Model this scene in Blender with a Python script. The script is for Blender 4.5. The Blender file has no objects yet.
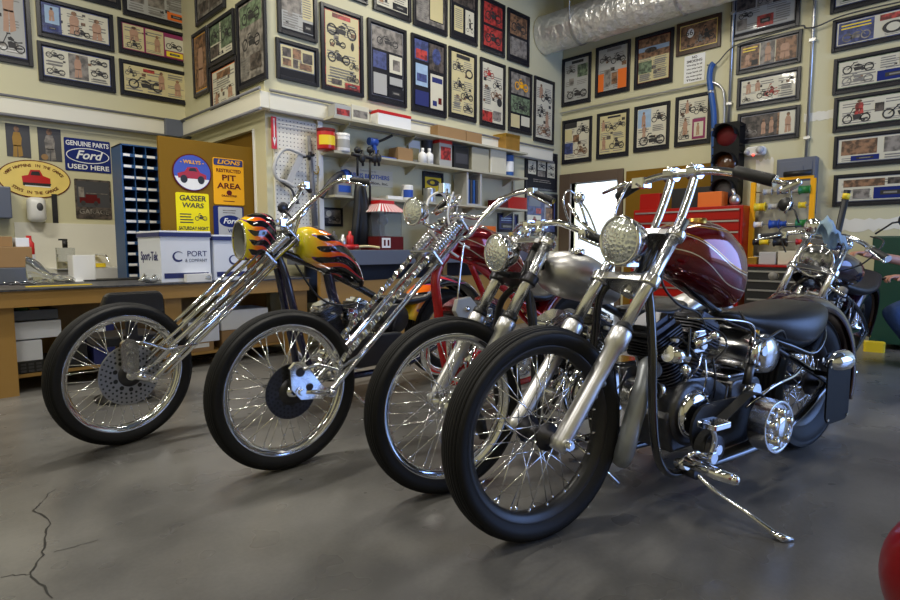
import bpy, math, random
from mathutils import Vector as V, Matrix
PI = math.pi
random.seed(7)
S = bpy.context.scene
COL = S.collection
# ------------------------------------------------------------------ camera
F, HOR, H = 565.0, 248.0, 0.95
PITCH = math.atan((300 - HOR) / F)
cd = bpy.data.cameras.new('camera'); cam = bpy.data.objects.new('camera', cd); COL.objects.link(cam)
cd.sensor_width = 36; cd.lens = 36 * F / 900; cd.clip_start = .02; cd.clip_end = 200
cam.location = (0, 0, H); cam.rotation_euler = (PI / 2 - PITCH, 0, -PI / 4)
S.camera = cam
r2 = math.sqrt(.5)
FW = V((math.cos(PITCH) * r2, math.cos(PITCH) * r2, -math.sin(PITCH))); RT = V((r2, -r2, 0)); UP = RT.cross(FW)


def at(px, py, x=None, y=None, z=None):
    """point of the photographed place on a given wall, table or floor plane"""
    r = FW + RT * ((px - 450) / F) - UP * ((py - 300) / F)
    if z is not None: t = (z - H) / r.z
    elif x is not None: t = x / r.x
    else: t = y / r.y
    return V((0, 0, H)) + r * t


# ------------------------------------------------------------------ materials
M = {}


def mat(name, col, rough=.5, metal=0., coat=0., bump=0., bscale=40, var=0., vscale=6, emit=0, trans=0., spec=.5, rvar=0.):
    m = bpy.data.materials.new(name); m.use_nodes = True
    nt = m.node_tree; b = nt.nodes['Principled BSDF']
    c = (col[0], col[1], col[2], 1)
    b.inputs['Base Color'].default_value = c
    b.inputs['Roughness'].default_value = rough
    b.inputs['Metallic'].default_value = metal
    b.inputs['Coat Weight'].default_value = coat
    b.inputs['Coat Roughness'].default_value = .06
    b.inputs['Specular IOR Level'].default_value = spec
    b.inputs['Transmission Weight'].default_value = trans
    if emit:
        b.inputs['Emission Color'].default_value = c; b.inputs['Emission Strength'].default_value = emit
    if var or bump or rvar:
        tc = nt.nodes.new('ShaderNodeTexCoord')
        n = nt.nodes.new('ShaderNodeTexNoise'); n.inputs['Scale'].default_value = vscale; n.inputs['Detail'].default_value = 5
        nt.links.new(tc.outputs['Object'], n.inputs['Vector'])
        if var:
            mx = nt.nodes.new('ShaderNodeMix'); mx.data_type = 'RGBA'
            mx.inputs[6].default_value = tuple(max(0, k * (1 - var)) for k in col) + (1,)
            mx.inputs[7].default_value = tuple(min(1, k * (1 + var)) for k in col) + (1,)
            fo = n.outputs['Fac']
            if var >= .4:
                st = nt.nodes.new('ShaderNodeMapRange'); st.inputs['From Min'].default_value = .4; st.inputs['From Max'].default_value = .6; nt.links.new(fo, st.inputs['Value']); fo = st.outputs[0]
            nt.links.new(fo, mx.inputs[0]); nt.links.new(mx.outputs[2], b.inputs['Base Color'])
        if rvar:
            mr = nt.nodes.new('ShaderNodeMapRange'); mr.inputs['To Min'].default_value = max(0, rough - rvar); mr.inputs['To Max'].default_value = min(1, rough + rvar)
            nt.links.new(n.outputs['Fac'], mr.inputs['Value']); nt.links.new(mr.outputs[0], b.inputs['Roughness'])
        if bump:
            n2 = nt.nodes.new('ShaderNodeTexNoise'); n2.inputs['Scale'].default_value = bscale; n2.inputs['Detail'].default_value = 3
            nt.links.new(tc.outputs['Object'], n2.inputs['Vector'])
            bp = nt.nodes.new('ShaderNodeBump'); bp.inputs['Strength'].default_value = bump; bp.inputs['Distance'].default_value = .01
            nt.links.new(n2.outputs['Fac'], bp.inputs['Height']); nt.links.new(bp.outputs[0], b.inputs['Normal'])
    M[name] = m
    return m


def srgb(r, g, b):
    f = lambda c: (c / 255 / 12.92) if c <= 10 else ((c / 255 + .055) / 1.055) ** 2.4
    return f(r), f(g), f(b)


for n_, c_, k_ in [
    ('chrome', (.88, .89, .91), dict(rough=.09, metal=1)),
    ('tube_chrome', (.86, .87, .89), dict(rough=.2, metal=1)),
    ('satin_chrome', (.68, .68, .69), dict(rough=.2, metal=1)),
    ('aluminium', (.72, .72, .73), dict(rough=.36, metal=1, var=.08, vscale=30)),
    ('bare_steel', (.66, .65, .63), dict(rough=.36, metal=1, var=.18, vscale=9, rvar=.12)),
    ('dark_metal', (.07, .07, .08), dict(rough=.36, metal=.9, var=.3, vscale=25)),
    ('cast_metal', (.11, .11, .115), dict(rough=.4, metal=.95, var=.25, vscale=30, bump=.15)),
    ('black_paint', (.012, .012, .014), dict(rough=.15, coat=1)),
    ('black_satin', (.015, .015, .016), dict(rough=.38)),
    ('tyre', (.010, .010, .011), dict(rough=.55, spec=.25)),
    ('rubber', (.014, .014, .015), dict(rough=.5, spec=.4)),
    ('leather', (.010, .010, .011), dict(rough=.36, bump=.12, bscale=220)),
    ('red_frame', srgb(175, 12, 14), dict(rough=.25, coat=.8)),
    ('dark_red', srgb(110, 8, 14), dict(rough=.2, coat=1, metal=.35, var=.5, vscale=16)),
    ('deep_blue', (.006, .008, .035), dict(rough=.15, coat=1)),
    ('violet_paint', srgb(52, 26, 40), dict(rough=.15, coat=1, metal=.4)),
    ('red_lens', srgb(150, 10, 10), dict(rough=.1, coat=1)),
    ('amber', srgb(80, 42, 14), dict(rough=.2, coat=1)),
    ('white_cable', (.75, .75, .73), dict(rough=.4)),
    ('brass', srgb(190, 150, 70), dict(rough=.3, metal=1)),
    ('grey_pipe', (.33, .35, .37), dict(rough=.4, metal=.5, var=.2, vscale=14)),
    ('belt', (.02, .02, .02), dict(rough=.7)),
    # paints and stuff of the room
    ('frame_black', (.012, .012, .016), dict(rough=.3, spec=.35)),
    ('frame_brown', srgb(60, 36, 20), dict(rough=.4)),
    ('mount_black', (.013, .013, .017), dict(rough=.6, spec=.2)),
    ('mount_grey', srgb(120, 122, 128), dict(rough=.6)),
    ('paper', srgb(205, 200, 178), dict(rough=.5, coat=.25, var=.06, vscale=14)),
    ('paper_yellow', srgb(200, 188, 140), dict(rough=.5, coat=.25, var=.06, vscale=14)),
    ('paper_grey', srgb(165, 165, 160), dict(rough=.5, coat=.25)),
    ('ink', srgb(46, 44, 44), dict(rough=.6, var=.3, vscale=40)),
    ('ink_grey', srgb(125, 122, 116), dict(rough=.6, var=.3, vscale=50)),
    ('photo_dark', srgb(70, 62, 56), dict(rough=.5, var=.7, vscale=22)),
    ('photo_grey', srgb(118, 112, 104), dict(rough=.5, var=.5, vscale=16)),
    ('photo_brown', srgb(120, 88, 62), dict(rough=.5, var=.6, vscale=22)),
    ('photo_red', srgb(150, 45, 40), dict(rough=.5, var=.6, vscale=22)),
    ('photo_blue', srgb(56, 66, 112), dict(rough=.5, var=.4, vscale=22)),
    ('photo_green', srgb(95, 110, 85), dict(rough=.5, var=.55, vscale=22)),
    ('photo_sky', srgb(150, 175, 200), dict(rough=.5, var=.2, vscale=15)),
    ('skin_print', srgb(172, 134, 108), dict(rough=.5, var=.2, vscale=30)),
    ('magenta', srgb(135, 30, 85), dict(rough=.5)),
    ('orange', srgb(225, 110, 30), dict(rough=.5)),
    ('yellow', srgb(235, 205, 40), dict(rough=.45)),
    ('yellow_sign', srgb(240, 172, 30), dict(rough=.6, spec=.15)),
    ('poster_yellow', srgb(238, 222, 30), dict(rough=.6, spec=.15)),
    ('cream_sign', srgb(232, 206, 118), dict(rough=.6, spec=.15, var=.15, vscale=7)),
    ('maroon', srgb(90, 24, 24), dict(rough=.6, spec=.15)),
    ('ford_blue', srgb(28, 42, 108), dict(rough=.6, spec=.15)),
    ('sky_blue', srgb(70, 90, 180), dict(rough=.6, spec=.15, var=.15)),
    ('red', srgb(190, 24, 22), dict(rough=.35, coat=.3)),
    ('white', (.8, .8, .78), dict(rough=.45)),
    ('white_card', srgb(225, 230, 240), dict(rough=.55, var=.03)),
    ('white_plastic', (.72, .72, .7), dict(rough=.3)),
    ('navy', srgb(32, 40, 100), dict(rough=.5)),
    ('black', (.012, .012, .012), dict(rough=.5)),
    ('dark_grey', (.05, .05, .055), dict(rough=.55)),
    ('grey', (.2, .2, .21), dict(rough=.5)),
    ('grey_blue', srgb(92, 98, 112), dict(rough=.4)),
    ('light_grey', (.45, .45, .44), dict(rough=.5)),
    ('silver', (.55, .55, .55), dict(rough=.3, metal=.9)),
    ('galvanised', (.8, .8, .8), dict(rough=.38, metal=.85, var=.15, vscale=9, bump=1, bscale=9, rvar=.12)),
    ('cabinet_blue', srgb(30, 72, 120), dict(rough=.4)),
    ('cardboard', srgb(150, 118, 78), dict(rough=.8, var=.08)),
    ('gold_card', srgb(170, 130, 60), dict(rough=.3, metal=.5, var=.3)),
    ('brown_door', srgb(124, 92, 24), dict(rough=.7, spec=.15, var=.06, vscale=3)),
    ('door_frame', srgb(92, 76, 62), dict(rough=.5)),
    ('chest_red', srgb(165, 24, 16), dict(rough=.3, spec=.3)),
    ('bench_mat', (.045, .045, .05), dict(rough=.5, var=.4, vscale=30)),
    ('clear_plastic', (.75, .78, .8), dict(rough=.05, trans=.95)),
    ('shelf_cream', srgb(176, 172, 150), dict(rough=.5)),
    ('steel_blue', srgb(38, 84, 150), dict(rough=.4)),
    ('bin_green', srgb(16, 62, 46), dict(rough=.45, var=.1)),
    ('spool_green', srgb(40, 120, 60), dict(rough=.4)),
    ('spool_blue', srgb(35, 75, 165), dict(rough=.4)),
    ('rag_blue', srgb(140, 165, 185), dict(rough=.9)),
    ('denim', srgb(52, 74, 112), dict(rough=.9, var=.25, vscale=20, bump=.3, bscale=90)),
    ('skin', srgb(178, 128, 104), dict(rough=.5, var=.06, bump=.05)),
    ('hair', srgb(60, 48, 38), dict(rough=.7)),
    ('shirt', srgb(38, 38, 42), dict(rough=.9)),
    ('fluoro', (1, .93, .78), dict(rough=.5)),
    ('led', (.9, .05, .03), dict(rough=.5, emit=4)),
]:
    mat(n_, c_, **k_)


for nd_ in M['galvanised'].node_tree.nodes:
    if nd_.type == 'BUMP': nd_.inputs['Distance'].default_value = .05


class NB:
    """tiny node-expression helper"""
    def __init__(s, m): s.nt = m.node_tree; s.b = s.nt.nodes['Principled BSDF']
    def n(s, t): return s.nt.nodes.new(t)
    def m(s, op, a, b=0., c=0.):
        k = s.n('ShaderNodeMath'); k.operation = op
        for i, v in enumerate((a, b, c)):
            if isinstance(v, (int, float)): k.inputs[i].default_value = v
            else: s.nt.links.new(v, k.inputs[i])
        return k.outputs[0]
    def mix(s, f, a, b):
        k = s.n('ShaderNodeMix'); k.data_type = 'RGBA'
        for i, v in ((0, f), (6, a), (7, b)):
            if isinstance(v, (int, float)): k.inputs[i].default_value = v
            elif isinstance(v, tuple): k.inputs[i].default_value = v + (1,)
            else: s.nt.links.new(v, k.inputs[i])
        return k.outputs[2]
    def xyz(s):
        t = s.n('ShaderNodeTexCoord'); q = s.n('ShaderNodeSeparateXYZ'); s.nt.links.new(t.outputs['Object'], q.inputs[0])
        return q.outputs
    def noise(s, scale, detail=4):
        t = s.n('ShaderNodeTexCoord'); k = s.n('ShaderNodeTexNoise'); k.inputs['Scale'].default_value = scale; k.inputs['Detail'].default_value = detail
        s.nt.links.new(t.outputs['Object'], k.inputs['Vector']); return k.outputs['Fac']
    def base(s, o): s.nt.links.new(o, s.b.inputs['Base Color'])


# ------------------------------------------------------------------ mesh builder
class MB:
    def __init__(s): s.v = []; s.f = []; s.mi = []; s.mats = []; s.cur = 0; s.sm = []; s.smooth = False
    def use(s, name):
        m = M[name]
        if m not in s.mats: s.mats.append(m)
        s.cur = s.mats.index(m); return s
    def add(s, vs, fs, smooth=None):
        o = len(s.v); s.v += [V(p) for p in vs]
        for f in fs:
            s.f.append([i + o for i in f]); s.mi.append(s.cur); s.sm.append(s.smooth if smooth is None else smooth)
        return s
    def box(s, x0, y0, z0, x1, y1, z1, mx=None):
        vs = [V((x, y, z)) for x in (x0, x1) for y in (y0, y1) for z in (z0, z1)]
        if mx: vs = [mx @ p for p in vs]
        return s.add(vs, [(0, 1, 3, 2), (4, 6, 7, 5), (0, 4, 5, 1), (2, 3, 7, 6), (0, 2, 6, 4), (1, 5, 7, 3)], False)
    def rbox(s, x0, y0, z0, x1, y1, z1, r=.01, ax='z', n=4, mx=None):
        """box with rounded corners in the plane across ax"""
        A = {'z': (0, 1, 2), 'y': (0, 2, 1), 'x': (1, 2, 0)}[ax]
        lo = (x0, y0, z0); hi = (x1, y1, z1)
        a0, a1, b0, b1 = lo[A[0]], hi[A[0]], lo[A[1]], hi[A[1]]; P = []
        r = min(r, abs(a1 - a0) / 2.01, abs(b1 - b0) / 2.01)
        for cx, cy, st in ((a1 - r, b1 - r, 0), (a0 + r, b1 - r, 1), (a0 + r, b0 + r, 2), (a1 - r, b0 + r, 3)):
            for k in range(n + 1):
                t = PI / 2 * (st + k / n); P.append((cx + r * math.cos(t), cy + r * math.sin(t)))
        return s.prism(P, lo[A[2]], hi[A[2]], ax, mx)
    def prism(s, P, c0, c1, ax='z', mx=None, smooth=False):
        vs = []
        for c in (c0, c1):
            for a, b in P: vs.append(V({'z': (a, b, c), 'y': (a, c, b), 'x': (c, a, b)}[ax]))
        if mx: vs = [mx @ p for p in vs]
        n = len(P); s.add(vs, [[k, (k + 1) % n, n + (k + 1) % n, n + k] for k in range(n)], smooth)
        o = len(s.v) - 2 * n
        for f in (list(range(n))[::-1], list(range(n, 2 * n))):
            s.f.append([i + o for i in f]); s.mi.append(s.cur); s.sm.append(False)
        return s
    def tube(s, pts, r, n=12, cap=True, closed=False):
        pts = [V(p) for p in pts]; N = len(pts)
        rs = r if isinstance(r, (list, tuple)) else [r] * N
        vs = []; up = None
        for i, p in enumerate(pts):
            if closed: d = pts[(i + 1) % N] - pts[i - 1]
            else: d = pts[min(i + 1, N - 1)] - pts[max(i - 1, 0)]
            d.normalize()
            if up is None:
                up = V((0, 0, 1)) if abs(d.z) < .9 else V((1, 0, 0))
            a = (up - d * up.dot(d)).normalized(); up = a; b = d.cross(a)
            for k in range(n):
                t = 2 * PI * k / n; vs.append(p + (a * math.cos(t) + b * math.sin(t)) * rs[i])
        fs = []
        for i in range(N if closed else N - 1):
            j = (i + 1) % N
            for k in range(n): fs.append((i * n + k, i * n + (k + 1) % n, j * n + (k + 1) % n, j * n + k))
        s.add(vs, fs, True)
        if cap and not closed:
            o = len(s.v) - N * n
            for q in (list(range(n))[::-1], list(range((N - 1) * n, N * n))):
                s.f.append([i + o for i in q]); s.mi.append(s.cur); s.sm.append(False)
        return s
    def curve(s, pts, r, n=12, k=8, cap=True):
        return s.tube(spline(pts, k), r, n, cap)
    def cyl(s, a, b, r, n=20, r2=None):
        return s.tube([a, b], [r, r if r2 is None else r2], n)
    def lathe(s, prof, c=(0, 0, 0), ax='y', n=48, smooth=True, a0=0, a1=2 * PI, mx=None):
        """prof: list of (axial, radius)"""
        full = abs(a1 - a0 - 2 * PI) < 1e-6; m = n if full else n + 1; vs = []
        for k in range(m):
            t = a0 + (a1 - a0) * k / n; ct, st = math.cos(t), math.sin(t)
            for h, r in prof:
                p = {'y': V((r * ct, h, r * st)), 'z': V((r * ct, r * st, h)), 'x': V((h, r * ct, r * st))}[ax]
                vs.append((mx @ p) if mx else p + V(c))
        L = len(prof); fs = []
        for k in range(n):
            j = (k + 1) % m
            for i in range(L - 1): fs.append((k * L + i, j * L + i, j * L + i + 1, k * L + i + 1))
        return s.add(vs, fs, smooth)
    def sphere(s, c, rx, ry=None, rz=None, n=20, m=12, mx=None):
        ry = ry or rx; rz = rz or rx; vs = []
        for i in range(m + 1):
            a = PI * i / m
            for k in range(n):
                t = 2 * PI * k / n; p = V((rx * math.sin(a) * math.cos(t), ry * math.sin(a) * math.sin(t), rz * math.cos(a)))
                vs.append((mx @ p if mx else p) + V(c))
        return s.add(vs, [(i * n + k, i * n + (k + 1) % n, (i + 1) * n + (k + 1) % n, (i + 1) * n + k) for i in range(m) for k in range(n)], True)
    def loft(s, secs, n=28, k=6, closed_ends=True):
        """secs: (x, y, z, half-width y, half-height z, exponent) swept along x"""
        Q = spline([list(q) for q in secs], k) if k > 1 else secs
        vs = []
        for x, y, z, w, h, e in Q:
            for i in range(n):
                t = 2 * PI * i / n; c, d = math.cos(t), math.sin(t)
                vs.append((x, y + w * math.copysign(abs(c) ** (2 / e), c), z + h * math.copysign(abs(d) ** (2 / e), d)))
        N = len(Q)
        s.add(vs, [(i * n + j, i * n + (j + 1) % n, (i + 1) * n + (j + 1) % n, (i + 1) * n + j) for i in range(N - 1) for j in range(n)], True)
        if closed_ends:
            o = len(s.v) - N * n
            for q in (list(range(n))[::-1], list(range((N - 1) * n, N * n))):
                s.f.append([i + o for i in q]); s.mi.append(s.cur); s.sm.append(True)
        return s
    def poly(s, pts, y, z0=0):
        """flat polygon facing -y in the local wall frame"""
        return s.add([(a, y, b) for a, b in pts], [list(range(len(pts)))], False)
    def merge(s, o, mx=None):
        base = len(s.v); s.v += [(mx @ p if mx else p) for p in o.v]
        for f, mi, sm in zip(o.f, o.mi, o.sm):
            m = o.mats[mi]
            if m not in s.mats: s.mats.append(m)
            s.f.append([i + base for i in f]); s.mi.append(s.mats.index(m)); s.sm.append(sm)
        return s
    def mesh(s, name):
        me = bpy.data.meshes.new(name); me.from_pydata([tuple(p) for p in s.v], [], s.f)
        for m in s.mats: me.materials.append(m)
        me.polygons.foreach_set('material_index', s.mi); me.polygons.foreach_set('use_smooth', s.sm); me.update()
        return me
    def build(s, name, material=None, parent=None, loc=None, bevel=0, kind=None):
        if material is not None: s.mats = [M[material]] if not s.mats else s.mats
        o = bpy.data.objects.new(name, s.mesh(name)); COL.objects.link(o)
        if parent: o.parent = parent
        if loc is not None: o.location = loc
        if bevel:
            b = o.modifiers.new('bevel', 'BEVEL'); b.width = bevel; b.segments = 2; b.limit_method = 'ANGLE'
        if kind: o['kind'] = kind
        return o


def spline(pts, k=8):
    P = [list(p) for p in pts]; out = []
    n = len(P)
    for i in range(n - 1):
        a, b, c, d = P[max(i - 1, 0)], P[i], P[i + 1], P[min(i + 2, n - 1)]
        for j in range(k):
            t = j / k
            out.append([.5 * ((2 * q) + (-p + r) * t + (2 * p - 5 * q + 4 * r - w) * t * t + (-p + 3 * q - 3 * r + w) * t ** 3) for p, q, r, w in zip(a, b, c, d)])
    out.append(P[-1]); return out


def empty(name, label=None, cat=None, loc=(0, 0, 0), rz=0, group=None, parent=None):
    o = bpy.data.objects.new(name, None); COL.objects.link(o); o.location = loc; o.rotation_euler = (0, 0, rz)
    o.empty_display_size = .1
    if parent: o.parent = parent
    return tag(o, label, cat, group)


def tag(o, label=None, cat=None, group=None, kind=None):
    if label: o['label'] = label
    if cat: o['category'] = cat
    if group: o['group'] = group
    if kind: o['kind'] = kind
    return o


def text_mb(string, size, mname, ex=.001, shear=0, spacing=1, bold=0):
    c = bpy.data.curves.new('t', 'FONT'); c.body = string; c.size = size; c.extrude = ex; c.align_x = 'CENTER'; c.align_y = 'CENTER'
    c.shear = shear; c.space_character = spacing; c.resolution_u = 3; c.offset = bold
    o = bpy.data.objects.new('t', c); me = bpy.data.meshes.new_from_object(o)
    mb = MB().use(mname)
    mb.add([v.co.copy() for v in me.vertices], [list(p.vertices) for p in me.polygons], False)
    bpy.data.objects.remove(o); bpy.data.curves.remove(c); bpy.data.meshes.remove(me)
    return mb


def put_text(mb, string, size, mname, x, z, y=-.003, sx=1, rot=0, fit=0, **k):
    """lettering on a wall-frame board: text x->x, text y->z, facing -y"""
    bo = k.pop('bold', 0); t = text_mb(string, size, mname, bold=size * .022 if bo else 0, **k)
    if fit:
        xs_ = [v.x for v in t.v]; sx = fit / max(1e-4, max(xs_) - min(xs_))
    mx = Matrix.Translation((x, y, z)) @ Matrix.Rotation(PI / 2, 4, 'X') @ Matrix.Rotation(rot, 4, 'Z') @ Matrix.Diagonal((sx, 1, 1, 1))
    return mb.merge(t, mx)


def ell(cx, cz, rx, rz, n=40, a0=0, a1=2 * PI): return [(cx + rx * math.cos(a0 + (a1 - a0) * k / n), cz + rz * math.sin(a0 + (a1 - a0) * k / n)) for k in range(n)]
EXPO, SKY, DAY = .12, 1.0, 160
LAMPS = [(-1.2, 4.6, 95, 'the end of the workbench'), (1.2, 3.6,  90, 'the first chopper'), (4.6, 3.2, 75, 'the shelves'), (-1.8, -1.6, 30, 'the entrance, added as fill'), (1.0, -1.8, 14, 'the driveway side, added as fill'), (-1.2, 1.2, 40, 'the bare floor'), (1.6, .6, 26, 'the front wheels'), (4.9, .8, 22, 'the seats')]  # entrance and driveway lamps are added fill behind the camera, for forks and floor
# ------------------------------------------------------------------ the room shell
YA, XB, YC, XD, ZC = 6.92, 2.58, 5.0, 7.39, 4.9
XL, YF = -4.2, -3.4
wall_m = mat('wall_paint', srgb(205, 196, 160), rough=.55, bump=.05, bscale=120)
nb = NB(wall_m); n_ = nb.m('MULTIPLY', nb.m('SUBTRACT', nb.noise(1.3), .5), .5)
nb.base(nb.mix(nb.m('ADD', nb.noise(.8, 6), 0), srgb(192, 186, 150), srgb(210, 205, 170)))
fl = mat('concrete', (.1, .1, .095), rough=.3)
nb = NB(fl)
a_ = nb.noise(1.3, 5); b_ = nb.noise(5, 2); c_ = nb.noise(70, 2)
f_ = nb.m('ADD', nb.m('ADD', nb.m('MULTIPLY', a_, .8), nb.m('MULTIPLY', b_, .1)), nb.m('MULTIPLY', c_, .1))
cr = nb.n('ShaderNodeMapRange'); cr.inputs['From Min'].default_value = .4; cr.inputs['From Max'].default_value = .6
nb.nt.links.new(f_, cr.inputs['Value'])
nb.base(nb.mix(cr.outputs[0], (.082, .08, .077), (.165, .16, .15)))
mr = nb.n('ShaderNodeMapRange'); mr.inputs['To Min'].default_value = .22; mr.inputs['To Max'].default_value = .36
nb.nt.links.new(b_, mr.inputs['Value']); nb.nt.links.new(mr.outputs[0], nb.b.inputs['Roughness'])
mat('ceiling_paint', srgb(120, 116, 104), rough=.8)
mat('trunking', srgb(222, 218, 200), rough=.35)
mat('patch', srgb(222, 219, 205), rough=.6, var=.05)
mat('outside_white', (.8, .86, .95), rough=.9)


def struct(name, mb, m=None, loc=None, **k):
    o = mb.build(name, m, None, loc, **k); o['kind'] = 'structure'; return o


b = MB().use('concrete'); b.box(XL - .2, YF - .2, -.12, XD + 3.2, YA + .2, 0); struct('floor', b)
b = MB().use('ceiling_paint'); b.box(XL - .2, YF - .2, ZC, XD + .2, YA + .2, ZC + .15)
struct('ceiling', b)
for i in range(6):   # steel joists under the deck
    y = -2.6 + i * 1.55
    b = MB().use('ceiling_paint'); b.box(XL, y - .05, ZC - .26, XB if y > YC else XD, y + .05, ZC - .001); struct('trim_%d' % (i + 20), b)
b = MB().use('wall_paint'); b.box(XL - .2, YA, 0, XB + .15, YA + .15, ZC); struct('wall_left', b)
dB = (5.24, 6.25, 2.08)   # doorway of the office: y0, y1, top
b = MB().use('wall_paint'); b.box(XB, YC + .15, 0, XB + .15, dB[0], ZC); b.box(XB, dB[1], 0, XB + .15, YA, ZC); b.box(XB, dB[0], dB[2], XB + .15, dB[1], ZC)
struct('wall_office_side', b)
b = MB().use('brown_door'); b.box(XB + .05, dB[0], 0, XB + .09, dB[1], dB[2]); struct('door_2', b)
b = MB().use('wall_paint'); b.box(XB, YC, 0, XD + .15, YC + .15, ZC); struct('wall_middle', b)
# right wall with the open doorway
q0 = at(571.5, 190, x=XD); q1 = at(618, 190, x=XD); dt = at(595, 181.5, x=XD).z
dy0, dy1 = q1.y, q0.y
b = MB().use('wall_paint')
b.box(XD, YF, 0, XD + .15, dy0, ZC); b.box(XD, dy1, 0, XD + .15, YC, ZC); b.box(XD, dy0, dt, XD + .15, dy1, ZC); struct('wall_right', b)
b = MB().use('door_frame')
fo = at(559.7, 180, x=XD).y; fi = at(624, 180, x=XD).y; ft = at(595, 171.5, x=XD).z
b.box(XD - .04, dy1, 0, XD + .1, min(fo, YC - .005), ft); b.box(XD - .04, fi, 0, XD + .1, dy0, ft); b.box(XD - .04, dy0, dt, XD + .1, dy1, ft)
struct('trim_1', b, bevel=.006)
# what is seen through it: a white yard wall with a window, in daylight
b = MB().use('outside_white'); b.box(XD + 2.8, 1.8, 0, XD + 2.9, 7.5, 3.2); struct('wall_outside', b)
w_ = empty('window_1', None, None, (XD + 2.79, 4.25, 0)); w_['kind'] = 'structure'
b = MB().use('light_grey'); b.box(-.03, -.5, .5, 0, -.44, 1.5); b.box(-.03, .44, .5, 0, .5, 1.5); b.box(-.03, -.5, 1.44, 0, .5, 1.5); b.box(-.03, -.5, .5, 0, .5, .56); b.box(-.03, -.03, .5, 0, .03, 1.5); b.build('window_frame', None, w_)
b = MB().use('photo_sky'); b.box(-.01, -.44, .56, 0, .44, 1.44); b.build('window_pane', None, w_)
# walls behind the camera, with the big open overhead door towards daylight on the right hand side
b = MB().use('wall_paint'); b.box(XL - .2, YF, 0, XL, YA, ZC); struct('wall_back', b)
gx0, gx1, gz = 3.7, 7.2, 3.2
b = MB().use('wall_paint'); b.box(XL, YF - .15, 0, gx0, YF, ZC); b.box(gx1, YF - .15, 0, XD, YF, ZC); b.box(gx0, YF - .15, gz, gx1, YF, ZC); struct('wall_front', b)
b = MB().use('door_frame'); b.box(gx0 - .08, YF - .02, 0, gx0, YF + .05, gz + .08); b.box(gx1, YF - .02, 0, gx1 + .08, YF + .05, gz + .08); b.box(gx0, YF - .02, gz, gx1, YF + .05, gz + .08); struct('trim_2', b)
# trunking that runs round the wall over the doors, with its conduits
zt0 = at(0, 113.7, y=YA).z; zt1 = at(0, 98.7, y=YA).z
print('trunk z', zt0, zt1, 'C:', at(272, 112, y=YC).z, at(272, 95, y=YC).z, 'door', dy0, dy1, dt)
zt0 = (zt0 + at(272, 112, y=YC).z) / 2; zt1 = (zt1 + at(272, 95, y=YC).z) / 2
for nm, bx in (('trim_3', (XL, YA - .09, XB, YA)), ('trim_4', (XB - .09, YC - .09, XB, YA - .09)), ('trim_5', (XB, YC - .09, at(548, 150, y=YC).x, YC))):
    b = MB().use('trunking'); b.box(bx[0], bx[1], zt0, bx[2], bx[3], zt1)
    struct(nm, b, bevel=.006)
    b = MB().use('grey')
    for z in (zt0 - .016, zt1 + .016):
        if nm == 'trim_4': b.cyl((bx[0] - .01, bx[1] - .02, z), (bx[0] - .01, bx[3], z), .014, 8)
        else: b.cyl((bx[0], bx[1] - .01, z), (bx[2], bx[1] - .01, z), .014, 8)
    struct(nm.replace('trim_', 'trim_1'), b)
b = MB().use('grey_blue'); p0 = at(161, 128, y=YA).x; p1 = at(191, 128, y=YA).x; b.box(p0, YA - .16, zt0 - .02, p1 - .02, YA - .095, zt1 + .02)
tag(b.build('junction_box', None, None, bevel=.005), 'grey metal junction box in the wall trunking above the blue pigeonholes', 'junction box')
# plaster patches on the right wall
b = MB().use('patch')
def patch(x0, x1, y0, y1, wob=.02):
    a0 = at(x0, y0, x=XD - .003); a1 = at(x0, y1, x=XD - .003); c0 = at(x1, y0, x=XD - .003)
    P = []
    n = 14
    for k in range(n + 1): P.append((a0.y + (c0.y - a0.y) * k / n, a0.z + random.uniform(-wob, wob)))
    for k in range(n, -1, -1): P.append((a0.y + (c0.y - a0.y) * k / n, a1.z + random.uniform(-wob, wob)))
    b.add([(XD - .003, p, q) for p, q in P], [list(range(len(P)))])
patch(836, 905, 219, 231); patch(756, 774, 160, 186, .03); patch(804, 835, 114, 122, .01); patch(682, 700, 208, 222)
struct('trim_6', b)
# cracks of the slab
b = MB().use('black_satin')
def crack(P, w):
    Q = [at(x, y, z=0) for x, y in P]; R = []
    for i in range(len(Q) - 1):
        for k in range(4):
            R.append(Q[i].lerp(Q[i + 1], k / 4) + V((random.uniform(-1, 1), random.uniform(-1, 1), 0)) * .006)
    R.append(Q[-1])
    L = []
    for i, p in enumerate(R):
        d = (R[min(i + 1, len(R) - 1)] - R[max(0, i - 1)]).normalized(); n = V((-d.y, d.x, 0)) * w * random.uniform(.4, 1.3); L += [p + n + V((0, 0, .0012)), p - n + V((0, 0, .0012))]
    b.add(L, [(2 * i, 2 * i + 1, 2 * i + 3, 2 * i + 2) for i in range(len(R) - 1)])
crack([(53, 598), (45, 585), (30, 574), (36, 565), (44, 552), (45, 535), (51, 523), (36, 512), (34, 509), (41, 503)], .0028)
crack([(0, 578), (22, 574), (30, 575)], .0014); crack([(54, 552), (75, 547), (98, 540)], .0012); crack([(41, 503), (48, 494), (56, 489)], .0012)
struct('trim_7', b)
# ------------------------------------------------------------------ light
S.view_settings.view_transform = 'Standard'; S.view_settings.look = 'None'; S.view_settings.gamma = 1
S.view_settings.use_curve_mapping = False; S.view_settings.exposure = EXPO
w = bpy.data.worlds.new('World'); S.world = w; w.use_nodes = True
w.node_tree.nodes['Background'].inputs[0].default_value = (.62, .78, 1, 1); w.node_tree.nodes['Background'].inputs[1].default_value = SKY
S.cycles.use_denoising = True; S.cycles.max_bounces = 7; S.cycles.glossy_bounces = 4; S.cycles.sample_clamp_indirect = 6


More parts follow.
